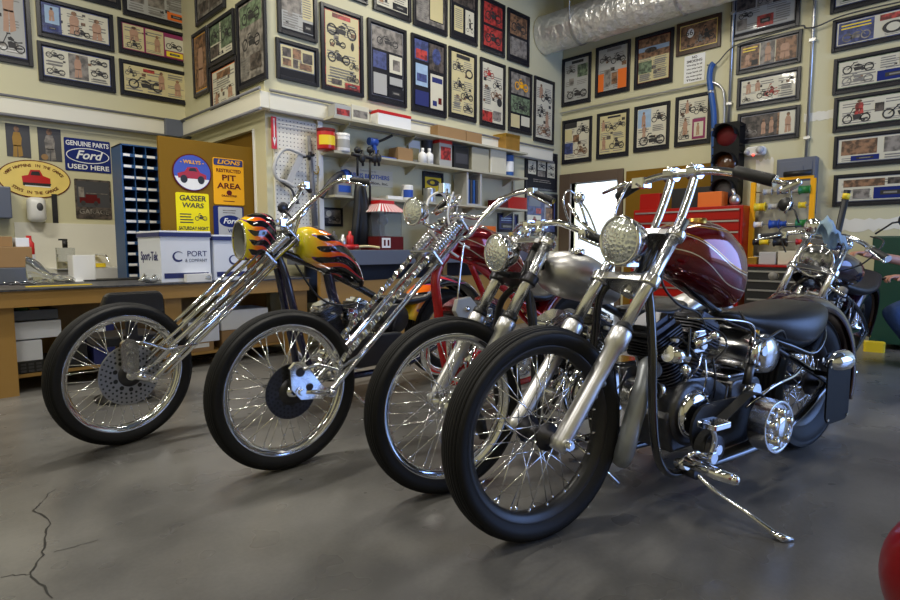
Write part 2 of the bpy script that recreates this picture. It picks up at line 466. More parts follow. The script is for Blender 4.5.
def area(name, loc, rot, sx, sy, power, col):
    l = bpy.data.lights.new(name, 'AREA'); l.shape = 'RECTANGLE'; l.size = sx; l.size_y = sy; l.energy = power; l.color = col
    o = bpy.data.objects.new(name, l); COL.objects.link(o); o.location = loc; o.rotation_euler = rot; return o


for i, (x, y, p, wh) in enumerate(LAMPS):
    rt_ = empty('ceiling_light', 'white ceiling lamp with a long fluorescent tube over ' + wh, 'ceiling light', (x, y, ZC - .32))
    c = MB().use('white'); c.rbox(-.7, -.09, 0, .7, .09, .07, .02, 'x'); c.cyl((-.5, 0, .06), (-.5, 0, .31), .008, 6); c.cyl((.5, 0, .06), (.5, 0, .31), .008, 6); c.build('housing', None, rt_)
    c = MB().use('fluoro'); c.cyl((-.62, 0, -.02), (.62, 0, -.02), .016, 10); c.build('tube', None, rt_)
    area('lamp_light', (x, y, ZC - .36), (0, 0, 0), 1.25, .16, p, (1, .95, .84))
# daylight from the open overhead door, and from the yard door
area('daylight', ((gx0 + gx1) / 2, YF + .02, gz / 2 + .2), (PI / 2, 0, 0), gx1 - gx0, gz - .4, DAY, (.22, .41, 1))
area('yard_light', (XD + 1.3, (dy0 + dy1) / 2, 3.1), (0, 0, 0), 2.2, 3, 420, (.8, .88, 1))
mat('plate_black', (.005, .005, .005), rough=.5, spec=.2)
mat('disc_steel', (.4, .4, .4), rough=.35, metal=.95)
# ------------------------------------------------------------------ things hanging on the walls
def wrect(wall, xl, xr, yt, yb, ref='l'):
    k = {'A': dict(y=YA), 'C': dict(y=YC), 'B': dict(x=XB), 'D': dict(x=XD)}[wall]
    px = xl if ref == 'l' else xr
    zt, zb = at(px, yt, **k).z, at(px, yb, **k).z
    a = at(xl, (yt + yb) / 2, **k); c = at(xr, (yt + yb) / 2, **k)
    return (a + c) / 2, (c - a).length, zt - zb, zb


def wroot(wall, name, label, cat, xl, xr, yt, yb, ref='l', group=None, off=0.):
    c, w, h, zb = wrect(wall, xl, xr, yt, yb, ref)
    n = V((0, -1, 0)) if wall in 'AC' else V((-1, 0, 0))
    c = V((c.x, c.y, zb)) + n * (off + .001)
    return empty(name, label, cat, c, 0 if wall in 'AC' else -PI / 2, group), w, h


def moto(mb, x0, z0, x1, z1, y, ink='ink', flip=False):
    """a small printed motorcycle: two wheels, frame, tank, engine"""
    W, Hh = x1 - x0, z1 - z0; r = min(W * .19, Hh * .38)
    def X(u): return x1 - u * W if flip else x0 + u * W
    mb.use(ink)
    for cx in (.18, .82):
        o = ell(X(cx), z0 + r, r, r, 14); i = ell(X(cx), z0 + r, r * .72, r * .72, 14)
        mb.add([(a, y, c) for a, c in o + i], [(k, (k + 1) % 14, 14 + (k + 1) % 14, 14 + k) for k in range(14)])
    def P(pts): mb.poly([(X(u), z0 + v * Hh) for u, v in pts], y)
    P([(.16, .36), (.36, .92), (.4, .92), (.2, .36)]); P([(.34, .96), (.48, .98), (.5, .9), (.34, .9)])
    P([(.37, .72), (.5, .8), (.62, .66), (.6, .56), (.4, .6)]); P([(.58, .6), (.74, .56), (.92, .62), (.92, .54), (.62, .48)])
    P([(.36, .5), (.5, .56), (.66, .48), (.68, .24), (.4, .2)]); P([(.6, .24), (.9, .3), (.92, .22), (.6, .16)])


def figure(mb, x0, z0, x1, z1, y, top='skin_print'):
    W, Hh = x1 - x0, z1 - z0; P = lambda pts: mb.poly([(x0 + u * W, z0 + v * Hh) for u, v in pts], y)
    mb.use(top); P([(.25, .35), (.22, .62), (.32, .8), (.68, .8), (.78, .62), (.72, .35)])
    P([(.2, .0), (.27, .38), (.5, .38), (.46, .0)]); P([(.52, .0), (.52, .38), (.75, .38), (.8, .05)])
    mb.use('photo_brown'); mb.poly(ell(x0 + W * .5, z0 + Hh * .9, W * .16, Hh * .1, 10), y - .0004)


def lines(mb, x0, z0, x1, z1, y, ink='ink_grey', n=None, wob=True):
    n = n or max(2, int((z1 - z0) / .022)); mb.use(ink); d = (z1 - z0) / n
    for k in range(n):
        e = x1 - (random.uniform(0, .18) * (x1 - x0) if wob else 0)
        mb.poly([(x0, z0 + d * (k + .2)), (e, z0 + d * (k + .2)), (e, z0 + d * (k + .62)), (x0, z0 + d * (k + .62))], y)


def page(mb, spec, x0, z0, x1, z1, y0):
    """spec: 'K u0 v0 u1 v1 arg;...' with K one of P patch, M motorcycle, W flipped one, T text, F figure, R bordered patch, O round"""
    W, Hh = x1 - x0, z1 - z0; y = y0
    for q in spec.split(';'):
        q = q.split()
        if not q: continue
        k = q[0]; u0, v0, u1, v1 = [float(v) for v in q[1:5]]; a = q[5] if len(q) > 5 else None
        X0, Z0, X1, Z1 = x0 + u0 * W, z0 + v0 * Hh, x0 + u1 * W, z0 + v1 * Hh; y -= .0006
        if k == 'P': mb.use(a or 'photo_grey'); mb.poly([(X0, Z0), (X1, Z0), (X1, Z1), (X0, Z1)], y)
        elif k == 'R':
            mb.use('mount_black'); mb.poly([(X0, Z0), (X1, Z0), (X1, Z1), (X0, Z1)], y); e = .012; y -= .0006
            mb.use(a); mb.poly([(X0 + e, Z0 + e), (X1 - e, Z0 + e), (X1 - e, Z1 - e), (X0 + e, Z1 - e)], y)
        elif k == 'M': moto(mb, X0, Z0, X1, Z1, y, a or 'ink')
        elif k == 'W': moto(mb, X0, Z0, X1, Z1, y, a or 'ink', True)
        elif k == 'T': lines(mb, X0, Z0, X1, Z1, y, a or 'ink_grey')
        elif k == 'F': figure(mb, X0, Z0, X1, Z1, y, a or 'skin_print')
        elif k == 'O': mb.use(a or 'ink'); mb.poly(ell((X0 + X1) / 2, (Z0 + Z1) / 2, (X1 - X0) / 2, (Z1 - Z0) / 2, 20), y)
        elif k == 'Q':   # plaque: dark plate with a light slot
            mb.use(a or 'mount_black'); mb.poly([(X0, Z0), (X1, Z0), (X1, Z1), (X0, Z1)], y); y -= .0006; w, h = X1 - X0, Z1 - Z0
            mb.use('black'); mb.poly([(X0 + w * .2, Z0 + h * .3), (X1 - w * .2, Z0 + h * .3), (X1 - w * .2, Z1 - h * .3), (X0 + w * .2, Z1 - h * .3)], y); y -= .0006
            mb.use('ink_grey'); mb.poly([(X0 + w * .3, Z0 + h * .42), (X1 - w * .3, Z0 + h * .42), (X1 - w * .3, Z1 - h * .42), (X0 + w * .3, Z1 - h * .42)], y)


FG = 'framed magazine pages on the walls'


def framed(wall, xl, xr, yt, yb, ref, label, spec, paper='paper', mount='mount_black', fm=.12, fb=None, inner=None, fr='frame_black', name='framed_picture'):
    r, w, h = wroot(wall, name, label, 'picture', xl, xr, yt, yb, ref, FG)
    t = min(.035, min(w, h) * .09); d = .028
    b = MB().use(fr)
    for x0, z0, x1, z1 in ((-w / 2, 0, -w / 2 + t, h), (w / 2 - t, 0, w / 2, h), (-w / 2 + t, 0, w / 2 - t, t), (-w / 2 + t, h - t, w / 2 - t, h)): b.box(x0, -d, z0, x1, 0, z1)
    b.build('frame', None, r, bevel=.003)
    b = MB().use(mount); b.box(-w / 2 + t, -.012, t, w / 2 - t, -.001, h - t); b.build('mount', None, r)
    m = fm * min(w, h) * .5; mb_ = (fb if fb is not None else fm * .5) * min(w, h)
    x0, x1, z0, z1 = -w / 2 + t + m * .4, w / 2 - t - m * .4, t + mb_, h - t - m * .4
    b = MB()
    if inner: b.use(inner); b.box(x0, -.0135, z0, x1, -.0121, z1); e = .008; x0 += e; x1 -= e; z0 += e; z1 -= e
    b.use(paper); b.box(x0, -.015, z0, x1, -.0136 if inner else -.0121, z1)
    if paper.startswith('paper'):
        W_, H_ = x1 - x0, z1 - z0; nc = 3 if W_ > H_ * 1.3 else 2
        for c_ in range(nc):
            for q_ in range(3):
                u = x0 + W_ * (c_ + .08) / nc; v = z0 + H_ * (q_ + .1) / 3
                lines(b, u, v, u + W_ * .8 / nc, v + H_ * random.uniform(.1, .24), -.0151, 'ink_grey')
        for q_ in range(5):
            u = random.uniform(.03, .85); v = random.uniform(.05, .85); e_ = min(W_, H_) * random.uniform(.08, .16)
            b.use(random.choice(('photo_grey', 'photo_dark', 'photo_brown', 'ink'))); b.poly([(x0 + u * W_, z0 + v * H_), (min(x1, x0 + u * W_ + e_), z0 + v * H_), (min(x1, x0 + u * W_ + e_), z0 + v * H_ + e_ * .8), (x0 + u * W_, z0 + v * H_ + e_ * .8)], -.01515)
    page(b, spec, x0, z0, x1, z1, -.0153); b.build('print', None, r)
    return r


g = framed
# --- left wall
g('A', -26, 29.5, -22, 67, 'r', 'large framed print of a standing figure above a chopper, at the left edge', 'F .4 .3 .9 1.05;M .35 .05 .98 .3', paper='paper_grey', inner='navy')
g('A', 37.5, 111, -3.5, 36, 'l', 'wide framed spread with a blue-bordered panel and two figures, second up from the trunking', 'P .0 0 .27 1 photo_blue;P .03 .3 .24 .95 photo_sky;F .06 .4 .2 .9 ;Q .05 .05 .22 .22 navy;F .33 .1 .6 .95;F .68 .05 .95 .85;M .45 .05 .7 .4', inner='photo_blue')
g('A', 38.5, 113, 41, 80.5, 'l', 'wide framed spread with a seated figure between four small motorcycles', 'M .03 .65 .3 .95;M .03 .06 .3 .36;P .36 .04 .66 .96 photo_grey;F .4 .1 .6 .95;M .7 .68 .97 .95;M .7 .25 .97 .6;T .05 .4 .3 .6;T .72 .04 .95 .22', inner='photo_blue')
g('A', 66, 118.5, -30, 9.5, 'r', 'dark framed print cut off by the top edge, between two rows of spreads', 'M .1 .1 .9 .6', paper='photo_dark')
g('A', 123, 187.5, -27, 14.5, 'l', 'large framed newspaper spread with an orange corner plaque', 'P .05 .3 .28 .9 photo_grey;P .34 .3 .62 .9 photo_grey;T .05 .05 .28 .28;T .34 .05 .6 .28;T .66 .34 .97 .95;Q .66 .02 .98 .28 orange', paper='paper_grey')
g('A', 118.7, 187, 17.5, 52.5, 'l', 'framed magenta-edged spread with a yellow plaque', 'F .04 .35 .3 .95;M .05 .05 .28 .5;P .32 0 .35 1 magenta;F .45 .1 .62 .8;P .64 0 1 1 magenta;P .66 .3 .97 .85 paper;M .68 .35 .95 .7;Q .68 .03 .96 .25 yellow', paper='paper_yellow', inner='magenta')
g('A', 120, 188, 59, 94.5, 'l', 'framed spread with a long-forked chopper and seated figures, lowest above the trunking corner', 'M .02 .6 .2 .95;P .3 .82 .48 .95 photo_red;M .04 .1 .62 .62;F .5 .25 .68 .95;F .76 .1 .95 .75;T .7 .78 .95 .95', paper='paper_yellow')
# --- office side wall
g('B', 197.5, 226, -18, 28, 'l', 'dark framed pages on the office side wall, cut off at the top', 'M .1 .5 .9 .9;P .1 .1 .45 .4 photo_dark;P .5 .1 .9 .4 photo_dark', paper='photo_grey')
g('B', 195, 210, 35, 99.5, 'l', 'narrow framed brown print of a tall figure, beside the inner wall corner', 'F .1 .05 .9 .95', paper='photo_brown', mount='mount_grey', inner='yellow_sign')
g('B', 210.5, 236, 25, 69, 'l', 'framed print of a green motorcycle on the office side wall', 'P 0 .45 .45 1 photo_green;M .05 .55 .42 .9;P .5 .2 1 1 photo_green;M .52 .4 .98 .8;P .02 .05 .42 .4 photo_dark', paper='paper')
g('B', 212.5, 239.5, 69.5, 115.5, 'l', 'framed pale page with small figures, lowest on the office side wall', 'P .2 .75 .8 .95 photo_brown;F .05 .05 .3 .4;F .6 .1 .95 .45;T .2 .5 .8 .7', paper='paper', inner='orange')
g('B', 239.5, 267.5, 4, 92, 'l', 'tall framed print with two motorcycles above text blocks, nearest the outer wall corner', 'P .05 .7 .95 .98 photo_green;M .1 .72 .9 .93;P .05 .36 .95 .66 photo_grey;M .1 .38 .9 .6;T .05 .05 .4 .3;P .45 .1 .9 .3 photo_dark', paper='photo_grey')
# --- middle wall, top row
g('C', 277, 315, -19, 32.5, 'l', 'framed page with a grey photograph over yellow text columns', 'P 0 .45 .62 .98 photo_grey;T .04 .04 .55 .42;P .66 .35 1 .98 paper_yellow;T .68 .4 .95 .9;Q .66 .02 1 .28 mount_black', paper='paper_grey')
g('C', 345, 366, -40, 5.5, 'r', 'dark frame cut off by the top edge of the picture', 'M .1 .1 .9 .5', paper='photo_dark')
g('C', 373, 409, -45, 9.5, 'l', 'framed page with a corner plaque, at the top edge above the two dark panelled frames', 'M .05 .4 .5 .9;T .55 .2 .95 .9;Q .5 .02 .98 .18', paper='paper')
g('C', 413, 445.5, -42, 25, 'l', 'framed page with a pale text box, at the top over the blue and red pages', 'T .05 .05 .4 .9;R .45 .08 .97 .6 paper_yellow;P .45 .65 .97 .98 photo_grey', paper='photo_grey')
g('C', 450, 476, -35, 37.5, 'l', 'framed page with two text boxes under a dark photograph', 'P 0 .5 1 1 photo_dark;P .05 .05 .45 .45 paper_yellow;T .1 .1 .42 .42;P .55 .05 .95 .45 paper;M .6 .1 .92 .4', paper='mount_black')
g('C', 480.5, 503.5, -5, 50, 'l', 'framed page of dark red photographs', 'P .02 .52 .98 .98 photo_red;P .02 .02 .98 .46 photo_red;M .1 .6 .9 .9;M .1 .1 .9 .4', paper='mount_black')
g('C', 507, 528, 7.5, 60, 'l', 'framed page with a brown photograph over a grey one, furthest right of the top row', 'P .02 .52 .98 .98 photo_brown;M .1 .6 .9 .9;P .02 .04 .98 .46 photo_grey;T .1 .1 .5 .4', paper='mount_black')
# --- middle wall, main row
g('C', 275.8, 316.8, 37.5, 78, 'l', 'framed brown picture collage with a slim title plate', 'P .05 .5 .3 .9 photo_dark;P .35 .5 .6 .95 photo_brown;P .65 .4 .95 .85 photo_dark;P .05 .1 .3 .4 photo_brown;P .35 .1 .5 .45 photo_dark;P .55 .08 .92 .35 photo_brown', paper='paper_yellow', fb=.2, inner='grey_blue')
g('C', 320.7, 361.5, 2.5, 88.7, 'l', 'tall framed page of black motorcycle drawings with a red strip below', 'P .2 .93 .75 .99 photo_red;W .02 .68 .95 .9;M .1 .54 .6 .66;O .75 .54 .85 .66;M .05 .32 .72 .5;M .7 .28 .98 .42;T .1 .12 .9 .27;P .15 .03 .45 .1 photo_dark;Q .55 0 1 .08 photo_red;M .6 .1 .98 .2', paper='paper_yellow', inner='photo_red', fb=.02)
g('C', 367.5, 405, 18, 100, 'l', 'framed page with a grey car photograph over four smaller panels', 'P 0 .68 1 1 photo_grey;M .1 .75 .9 .9;R 0 .38 .48 .66 photo_blue;R .52 .36 1 .66 paper;P .66 .42 .9 .58 photo_grey;R 0 0 .48 .34 paper_grey;R .52 .18 1 .33 paper_grey;Q .52 0 1 .15 mount_black', paper='mount_black', inner='mount_grey')
g('C', 411, 445, 33, 111, 'l', 'framed page of blue and red panels beside a dark portrait', 'P 0 .7 .46 1 photo_blue;P .04 .72 .42 .86 photo_red;P .5 .6 1 1 photo_dark;O .6 .7 .9 .95 photo_blue;R 0 .3 .46 .66 photo_sky;P .06 .38 .4 .5 photo_blue;R .5 0 1 .56 paper;P .58 .42 .95 .5 navy;P .6 .06 .75 .14 navy;P .8 .1 .92 .2 maroon;P 0 .02 .46 .24 navy', paper='mount_black')
g('C', 448.3, 475.2, 46, 117, 'l', 'framed yellowish page with a separate wheel among motorcycle parts', 'M .05 .7 .55 .9;O .6 .62 .95 .78;O .66 .65 .89 .75 paper_yellow;M .1 .4 .6 .6;M .4 .25 .95 .4;M .5 .06 .95 .2;T .1 .1 .4 .3;P .2 .92 .8 .98 ink', paper='paper_yellow')
g('C', 479.5, 504, 57, 125, 'l', 'framed cream page of reddish motorcycles with a red block in the corner', 'M .05 .75 .55 .93 photo_red;M .5 .6 .95 .75;M .4 .42 .95 .58 photo_brown;P 0 0 .48 .18 photo_red;O .7 .3 .95 .45;P .5 .06 .9 .2 photo_grey;T .1 .3 .4 .6', paper='paper')
g('C', 508, 530.6, 67, 131, 'l', 'framed page of stacked photographs with a yellow machine on top', 'P 0 .62 1 1 photo_grey;M .2 .7 .9 .92 yellow_sign;P 0 .28 1 .58 photo_green;M .1 .32 .9 .5;P 0 0 .46 .24 paper_yellow;P .54 .06 1 .24 paper', paper='mount_black')
g('C', 533.3, 553, 75.5, 141, 'l', 'framed pale page with a figure over crowded motorcycles, next to the room corner', 'F .1 .7 .5 .95;M .3 .65 .95 .85;M .1 .4 .6 .6;F .5 .2 .85 .5;M .1 .05 .9 .25 photo_brown', paper='paper')
# --- right wall, upper row
g('D', 563, 591, 60, 107.5, 'l', 'framed grey-green page with a chopper at the bottom, furthest left on the right wall', 'P .3 .9 .8 .97 ink;M .1 .68 .45 .82;P .55 .55 .98 .85 photo_green;M .1 .05 .98 .3;P .2 .4 .4 .55 photo_grey', paper='paper_grey')
g('D', 596.5, 630, 48.7, 98, 'l', 'framed page with two orange panels', 'P .3 .92 .8 .99 ink_grey;M .05 .68 .45 .88;M .45 .6 .95 .85;P 0 .0 .2 .42 orange;P .7 0 1 .45 orange;P .22 .1 .45 .5 photo_grey;P .48 .12 .68 .4 photo_brown', paper='paper_grey')
g('D', 635.7, 673, 38, 90, 'l', 'framed page with a sunset photograph over text columns', 'P 0 .55 1 1 photo_brown;P 0 .7 1 .8 photo_sky;O .2 .66 .6 .78 photo_dark;P 0 .2 .45 .48 photo_green;T .05 .02 .4 .18;T .5 .05 .95 .48', paper='paper_yellow', inner='maroon')
r = framed('D', 677.7, 720.5, 25, 57, 'l', 'brown framed picture with a white route shield beside a motorcycle', 'O .18 .45 .38 .85 white;P .2 .55 .36 .72 white;M .5 .15 .95 .85 ink;M .42 .1 .7 .6 ink_grey;M .05 .02 .4 .2 ink', paper='photo_brown', fr='frame_brown', mount='frame_brown', inner='cream_sign')
b = MB(); c_, w_, h_, _ = wrect('D', 677.7, 720.5, 25, 57); put_text(b, '66', h_ * .24, 'ink', -w_ * .2, h_ * .63, -.019); b.build('lettering', None, r)
# --- right wall, lower row
g('D', 563, 592, 121.5, 164.7, 'l', 'framed page with a blue panel and yellow panel, first of the lower row', 'P 0 .85 .5 1 ink;P 0 .5 .3 .82 paper_yellow;M .5 .65 1 .95;P .35 .45 .6 .65 photo_brown;P 0 .15 .35 .45 photo_blue;M .4 .1 .95 .4 photo_brown', paper='paper')
g('D', 597.5, 629, 114.5, 159.5, 'l', 'framed cream page with small figures beside black motorcycles', 'P .3 .92 .8 .97 ink;F .03 .6 .25 .9;M .25 .58 .65 .8;M .6 .65 .98 .85;F .05 .1 .3 .45;M .4 .1 .95 .4;T .5 .45 .9 .55', paper='paper_yellow')
g('D', 634.7, 669.7, 107.5, 153, 'l', 'framed page with a light blue panel and a figure standing by a chopper', 'P .02 .5 .48 .98 photo_sky;F .1 .52 .35 .92;M .5 .6 1 .92;M .08 .02 .98 .35;F .15 .25 .35 .6;T .55 .4 .9 .55', paper='paper')
g('D', 675.7, 711, 98, 147.5, 'l', 'framed page with a purple-edged inset, partly behind the blue pipe', 'M .05 .65 .6 .9;F .2 .65 .4 .98;M .55 .6 1 .85;M .02 .05 .4 .35;F .1 .15 .4 .55;P .5 .02 .95 .5 magenta;P .56 .08 .88 .42 paper;F .6 .1 .8 .4', paper='paper')
# --- right wall, middle column
g('D', 733, 799, -12, 42, 'l', 'large framed spread of dark and red photographs under the top edge', 'P 0 .5 .34 1 photo_dark;P .36 .5 .62 1 photo_grey;P .64 .5 1 1 photo_dark;M .38 .55 .6 .9;P .02 .05 .2 .3 photo_grey;Q .38 .02 .66 .28 photo_red;T .7 .1 .95 .4;M .05 .3 .3 .48', paper='paper_grey', inner='mount_grey')
g('D', 738, 800.5, 44.5, 75, 'l', 'framed brown spread with yellow headline letters', 'P .0 .0 .34 1 photo_brown;T .03 .7 .3 .95 yellow;P .2 .05 .32 .3 ink;F .05 .1 .2 .7;P .36 0 .62 1 photo_grey;F .4 .1 .6 .95;P .64 0 1 1 photo_brown;F .65 .1 .95 .9', paper='paper', inner='mount_grey')
g('D', 738, 799.7, 79, 110, 'l', 'framed white spread with two seated figures and red machine, between two brown spreads', 'F .05 .4 .22 .95;F .22 .45 .4 .95;M .02 .05 .18 .3;M .3 .1 .6 .5;M .45 .15 .7 .7 photo_red;T .75 .05 .97 .6;M .85 .7 .97 .95', paper='paper', inner='mount_grey')
g('D', 738, 799.3, 114.5, 145, 'l', 'framed dark spread of figures, just over the emergency lamp', 'P 0 0 .68 1 photo_dark;F .35 .1 .5 .8;F .5 .12 .65 .85;M .02 .1 .3 .5 photo_grey;P .72 0 1 1 paper;F .78 .05 .98 .95', paper='photo_brown', inner='mount_grey')
# --- right wall, right column
rw = 985
g('D', 834.3, rw, -25, 14, 'l', 'wide framed spread cut off by the upper right corner of the photo', 'P .05 .1 .25 .9 photo_green;M .05 .1 .25 .6;T .3 .1 .5 .9', paper='paper', inner='photo_blue')
g('D', 834.5, rw, 21, 53, 'l', 'wide framed spread with a blue chopper cover beside a separate wheel', 'P .01 .03 .28 .97 photo_blue;T .03 .65 .26 .92 yellow;W .04 .1 .26 .6 photo_grey;P .32 .7 .52 .95 photo_red;O .34 .1 .5 .62 ink;O .37 .18 .47 .54 paper;M .6 .3 .8 .95 ink;T .62 .05 .98 .25;M .82 .3 1 .8', paper='paper', inner='photo_blue')
g('D', 834.8, rw, 60, 95.5, 'l', 'wide framed spread with a royal blue plaque in its middle', 'M .02 .5 .28 .95;M .02 .05 .28 .5 ink_grey;T .32 .5 .44 .95;P .46 .55 .58 .95 photo_dark;Q .3 .03 .6 .42 ford_blue;P .62 .3 .9 .98 photo_grey;M .63 .35 .88 .9 ink;T .62 .03 .98 .25', paper='paper', inner='photo_green')
g('D', 834.6, rw, 98.5, 133, 'l', 'wide framed spread with a rider at left and a raked chopper', 'M .03 .05 .25 .7;F .1 .4 .22 .98 photo_red;P .28 .4 .35 .75 photo_dark;M .32 .05 .68 .6;F .5 .4 .6 .95;M .7 .1 .98 .7;T .7 .78 .97 .95', paper='paper', inner='photo_green')
g('D', 834.3, rw, 137, 169, 'l', 'wide framed spread with a brown panel and a small blue plaque at its foot', 'P .02 .3 .3 .95 photo_brown;P .35 .3 .6 .95 photo_grey;Q .1 .02 .32 .25 ford_blue;P .65 .2 .95 .95 photo_brown;T .36 .03 .6 .25', paper='paper', inner='mount_grey')
g('D', 833.5, rw, 175.5, 207, 'l', 'wide framed spread of small photographs round a royal blue plaque, lowest of the right column', 'P .04 .6 .36 .93 photo_brown;P .38 .65 .52 .93 photo_dark;P .57 .6 .9 .95 photo_brown;P .66 .65 .72 .85 ford_blue;P .12 .1 .25 .5 photo_grey;Q .28 .04 .53 .54 ford_blue;P .55 .15 .7 .42 photo_brown;P .76 .2 .95 .45 photo_dark', paper='paper', inner='mount_grey')
# --- dark posters under the shelf end, beside the doorway
g('C', 524.3, 556, 148, 189, 'l', 'black framed poster with a red title over three white panels', 'P .3 .86 .66 .97 white;P .33 .89 .63 .94 red;P .03 .34 .3 .76 paper;W .06 .4 .28 .7;P .36 .5 .64 .82 paper;M .38 .55 .62 .75;P .36 .3 .62 .48 photo_grey;P .7 .3 .98 .78 paper;M .72 .55 .96 .72;M .72 .34 .96 .5;T .2 .1 .85 .22 photo_grey', paper='mount_black')
g('C', 524.3, 556, 191, 236, 'l', 'framed blue and violet page below the black poster', 'P 0 .1 .48 .45 paper;F .1 .12 .4 .42 photo_red;P .3 .5 .48 .65 photo_red;P .6 .2 .95 .95 violet_paint;R .64 .3 .9 .7 photo_brown;P .05 .7 .45 .95 grey_blue', paper='photo_blue')

# notice under the route picture
r, w, h = wroot('D', 'notice', 'small white notice with black lines of lettering, under the brown route picture', 'notice', 684.5, 704.5, 57, 84)
b = MB().use('white'); b.box(-w / 2, -.006, 0, w / 2, 0, h); b.build('board', None, r)
b = MB().use('ink')
for i, (s_, k_) in enumerate((('NO', .13), ('SMOKING', .13), ('Warning to all', .085), ('who enter here', .085), ('Keep hands off', .085), ('the motorcycles', .085), ('Thanks', .1))):
    put_text(b, s_, h * k_, 'ink', 0, h * (.9 - i * .135), -.0065, fit=w * (.25 if i == 0 else .75), bold=1)
b.build('lettering', None, r)


# --- tin signs on the left wall and the brown door
def plate(wall, name, label, cat, xl, xr, yt, yb, m, ref='l', off=0, pts=None, th=.006):
    r, w, h = wroot(wall, name, label, cat, xl, xr, yt, yb, ref, off=off)
    b = MB().use(m)
    if pts == 'oval': b.prism(ell(0, h / 2, w / 2, h / 2, 48), -th, 0, 'y')
    else: b.rbox(-w / 2, -th, 0, w / 2, 0, h, .012, 'y')
    b.build('plate', None, r); return r, w, h


r, w, h = plate('A', 'tin_sign', 'dark blue parts sign reading Genuine Parts Ford Used Here', 'sign', 64.5, 110, 137, 170, 'ford_blue')
b = MB(); put_text(b, 'GENUINE PARTS', h * .2, 'white', 0, h * .84, -.0065, fit=w * .93, bold=1); put_text(b, 'USED HERE', h * .2, 'white', 0, h * .13, -.0065, fit=w * .9, bold=1)
b.use('white'); b.poly(ell(0, h * .49, w * .47, h * .235), -.0066); b.use('ford_blue'); b.poly(ell(0, h * .49, w * .45, h * .21), -.0072)
put_text(b, 'Ford', h * .36, 'white', 0, h * .5, -.0078, fit=w * .6, shear=.35, bold=1); b.build('lettering', None, r)

r, w, h = plate('A', 'oval_sign', 'oval cream sign with a red hot rod reading What Happens in the Garage', 'sign', -3, 70, 157, 196, 'maroon', pts='oval')
b = MB().use('cream_sign'); b.poly(ell(0, h / 2, w * .485, h * .475, 48), -.0066)
def arc_text(s, rx, rz, a0, a1, size, flip=False):
    n = len(s)
    for i, ch in enumerate(s):
        if ch == ' ': continue
        a = math.radians(a0 + (a1 - a0) * i / (n - 1)); x, z = rx * math.cos(a), rz * math.sin(a)
        ta = math.atan2(rz * math.cos(a), -rx * math.sin(a)); ta = ta - PI if not flip else ta
        put_text(b, ch, size, 'maroon', x, h / 2 + z, -.0072, rot=ta, bold=.002)
arc_text('WHAT HAPPENS IN THE GARAGE', w * .4, h * .355, 160, 20, h * .105)
arc_text('STAYS IN THE GARAGE', w * .37, h * .37, 216, 324, h * .11, True)
b.use('red'); X, Z = w * .02, h * .5
b.poly([(X - .19 * w, Z - .12 * h), (X - .2 * w, Z + .06 * h), (X - .11 * w, Z + .1 * h), (X - .08 * w, Z + .24 * h), (X + .05 * w, Z + .25 * h), (X + .09 * w, Z + .1 * h), (X + .19 * w, Z + .04 * h), (X + .19 * w, Z - .12 * h)], -.0072)
b.use('black'); b.poly([(X - .19 * w, Z - .18 * h), (X - .19 * w, Z - .1 * h), (X + .2 * w, Z - .1 * h), (X + .18 * w, Z - .19 * h)], -.0076)
b.poly([(X - .08 * w, Z + .1 * h), (X - .06 * w, Z + .2 * h), (X + .04 * w, Z + .21 * h), (X + .06 * w, Z + .1 * h)], -.0076)
b.use('red'); b.poly([(X - .12 * w, Z - .05 * h), (X - .1 * w, Z + .05 * h), (X + .08 * w, Z + .05 * h), (X + .1 * w, Z - .05 * h)], -.008)
b.use('white'); b.poly([(X - .17 * w, Z - .2 * h), (X - .16 * w, Z - .17 * h), (X + .2 * w, Z - .18 * h), (X + .18 * w, Z - .21 * h)], -.008)
b.build('artwork', None, r)

r, w, h = plate('A', 'tin_sign', 'dark weathered garage sign with a small red truck, under the blue parts sign', 'sign', 75, 111, 178.5, 218.5, 'photo_dark')
b = MB(); page(b, 'P .05 .3 .95 .95 dark_grey;P .1 .55 .25 .8 photo_grey;P .12 .4 .68 .54 maroon;P .28 .5 .6 .62 maroon;O .15 .33 .28 .46 ink;O .5 .33 .62 .46 ink;P .3 .64 .9 .66 photo_grey', -w / 2, 0, w / 2, h, -.0065)
put_text(b, 'GARAGE', h * .17, 'photo_grey', 0, h * .18, -.012, bold=.002); b.build('artwork', None, r)

for lab, xl, xr, yt, yb, sp in (('photo poster of a person in khaki holding a camera, left of the pair', 6, 30, 123, 156, 'P 0 0 1 1 dark_grey;F .1 0 .8 .95 gold_card'), ('photo poster of a person in a pale shirt with a guitar, right of the pair', 38, 61, 127, 160, 'P 0 0 1 1 dark_grey;F .1 0 .9 .98 photo_grey;O .1 .02 .4 .2 cardboard')):
    r, w, h = plate('A', 'photo_poster', lab, 'poster', xl, xr, yt, yb, 'paper', th=.003); b = MB(); page(b, sp, -w / 2, 0, w / 2, h, -.0032); b.build('photograph', None, r)

# the brown door standing open, parallel to the middle wall
yd = 5.26
pd = at(158, 137, y=yd); dz = (pd.z + at(257, 147, y=yd).z) / 2
dr = empty('door_1', None, None, (pd.x, yd, 0)); dr['kind'] = 'structure'
wd = at(257, 200, y=yd).x - pd.x
b = MB().use('brown_door'); b.box(0, 0, .02, wd, .04, dz); b.build('door_leaf', None, dr, bevel=.003)
b = MB().use('brass'); b.cyl((.06, -.06, 1.0), (.06, 0, 1.0), .012); b.sphere((.06, -.07, 1.0), .028); b.build('door_knob', None, dr)
b = MB().use('white'); b.box(XB - .012, dB[0] - .03, 0, XB + .03, dB[0], dB[2]); struct('trim_8', b)


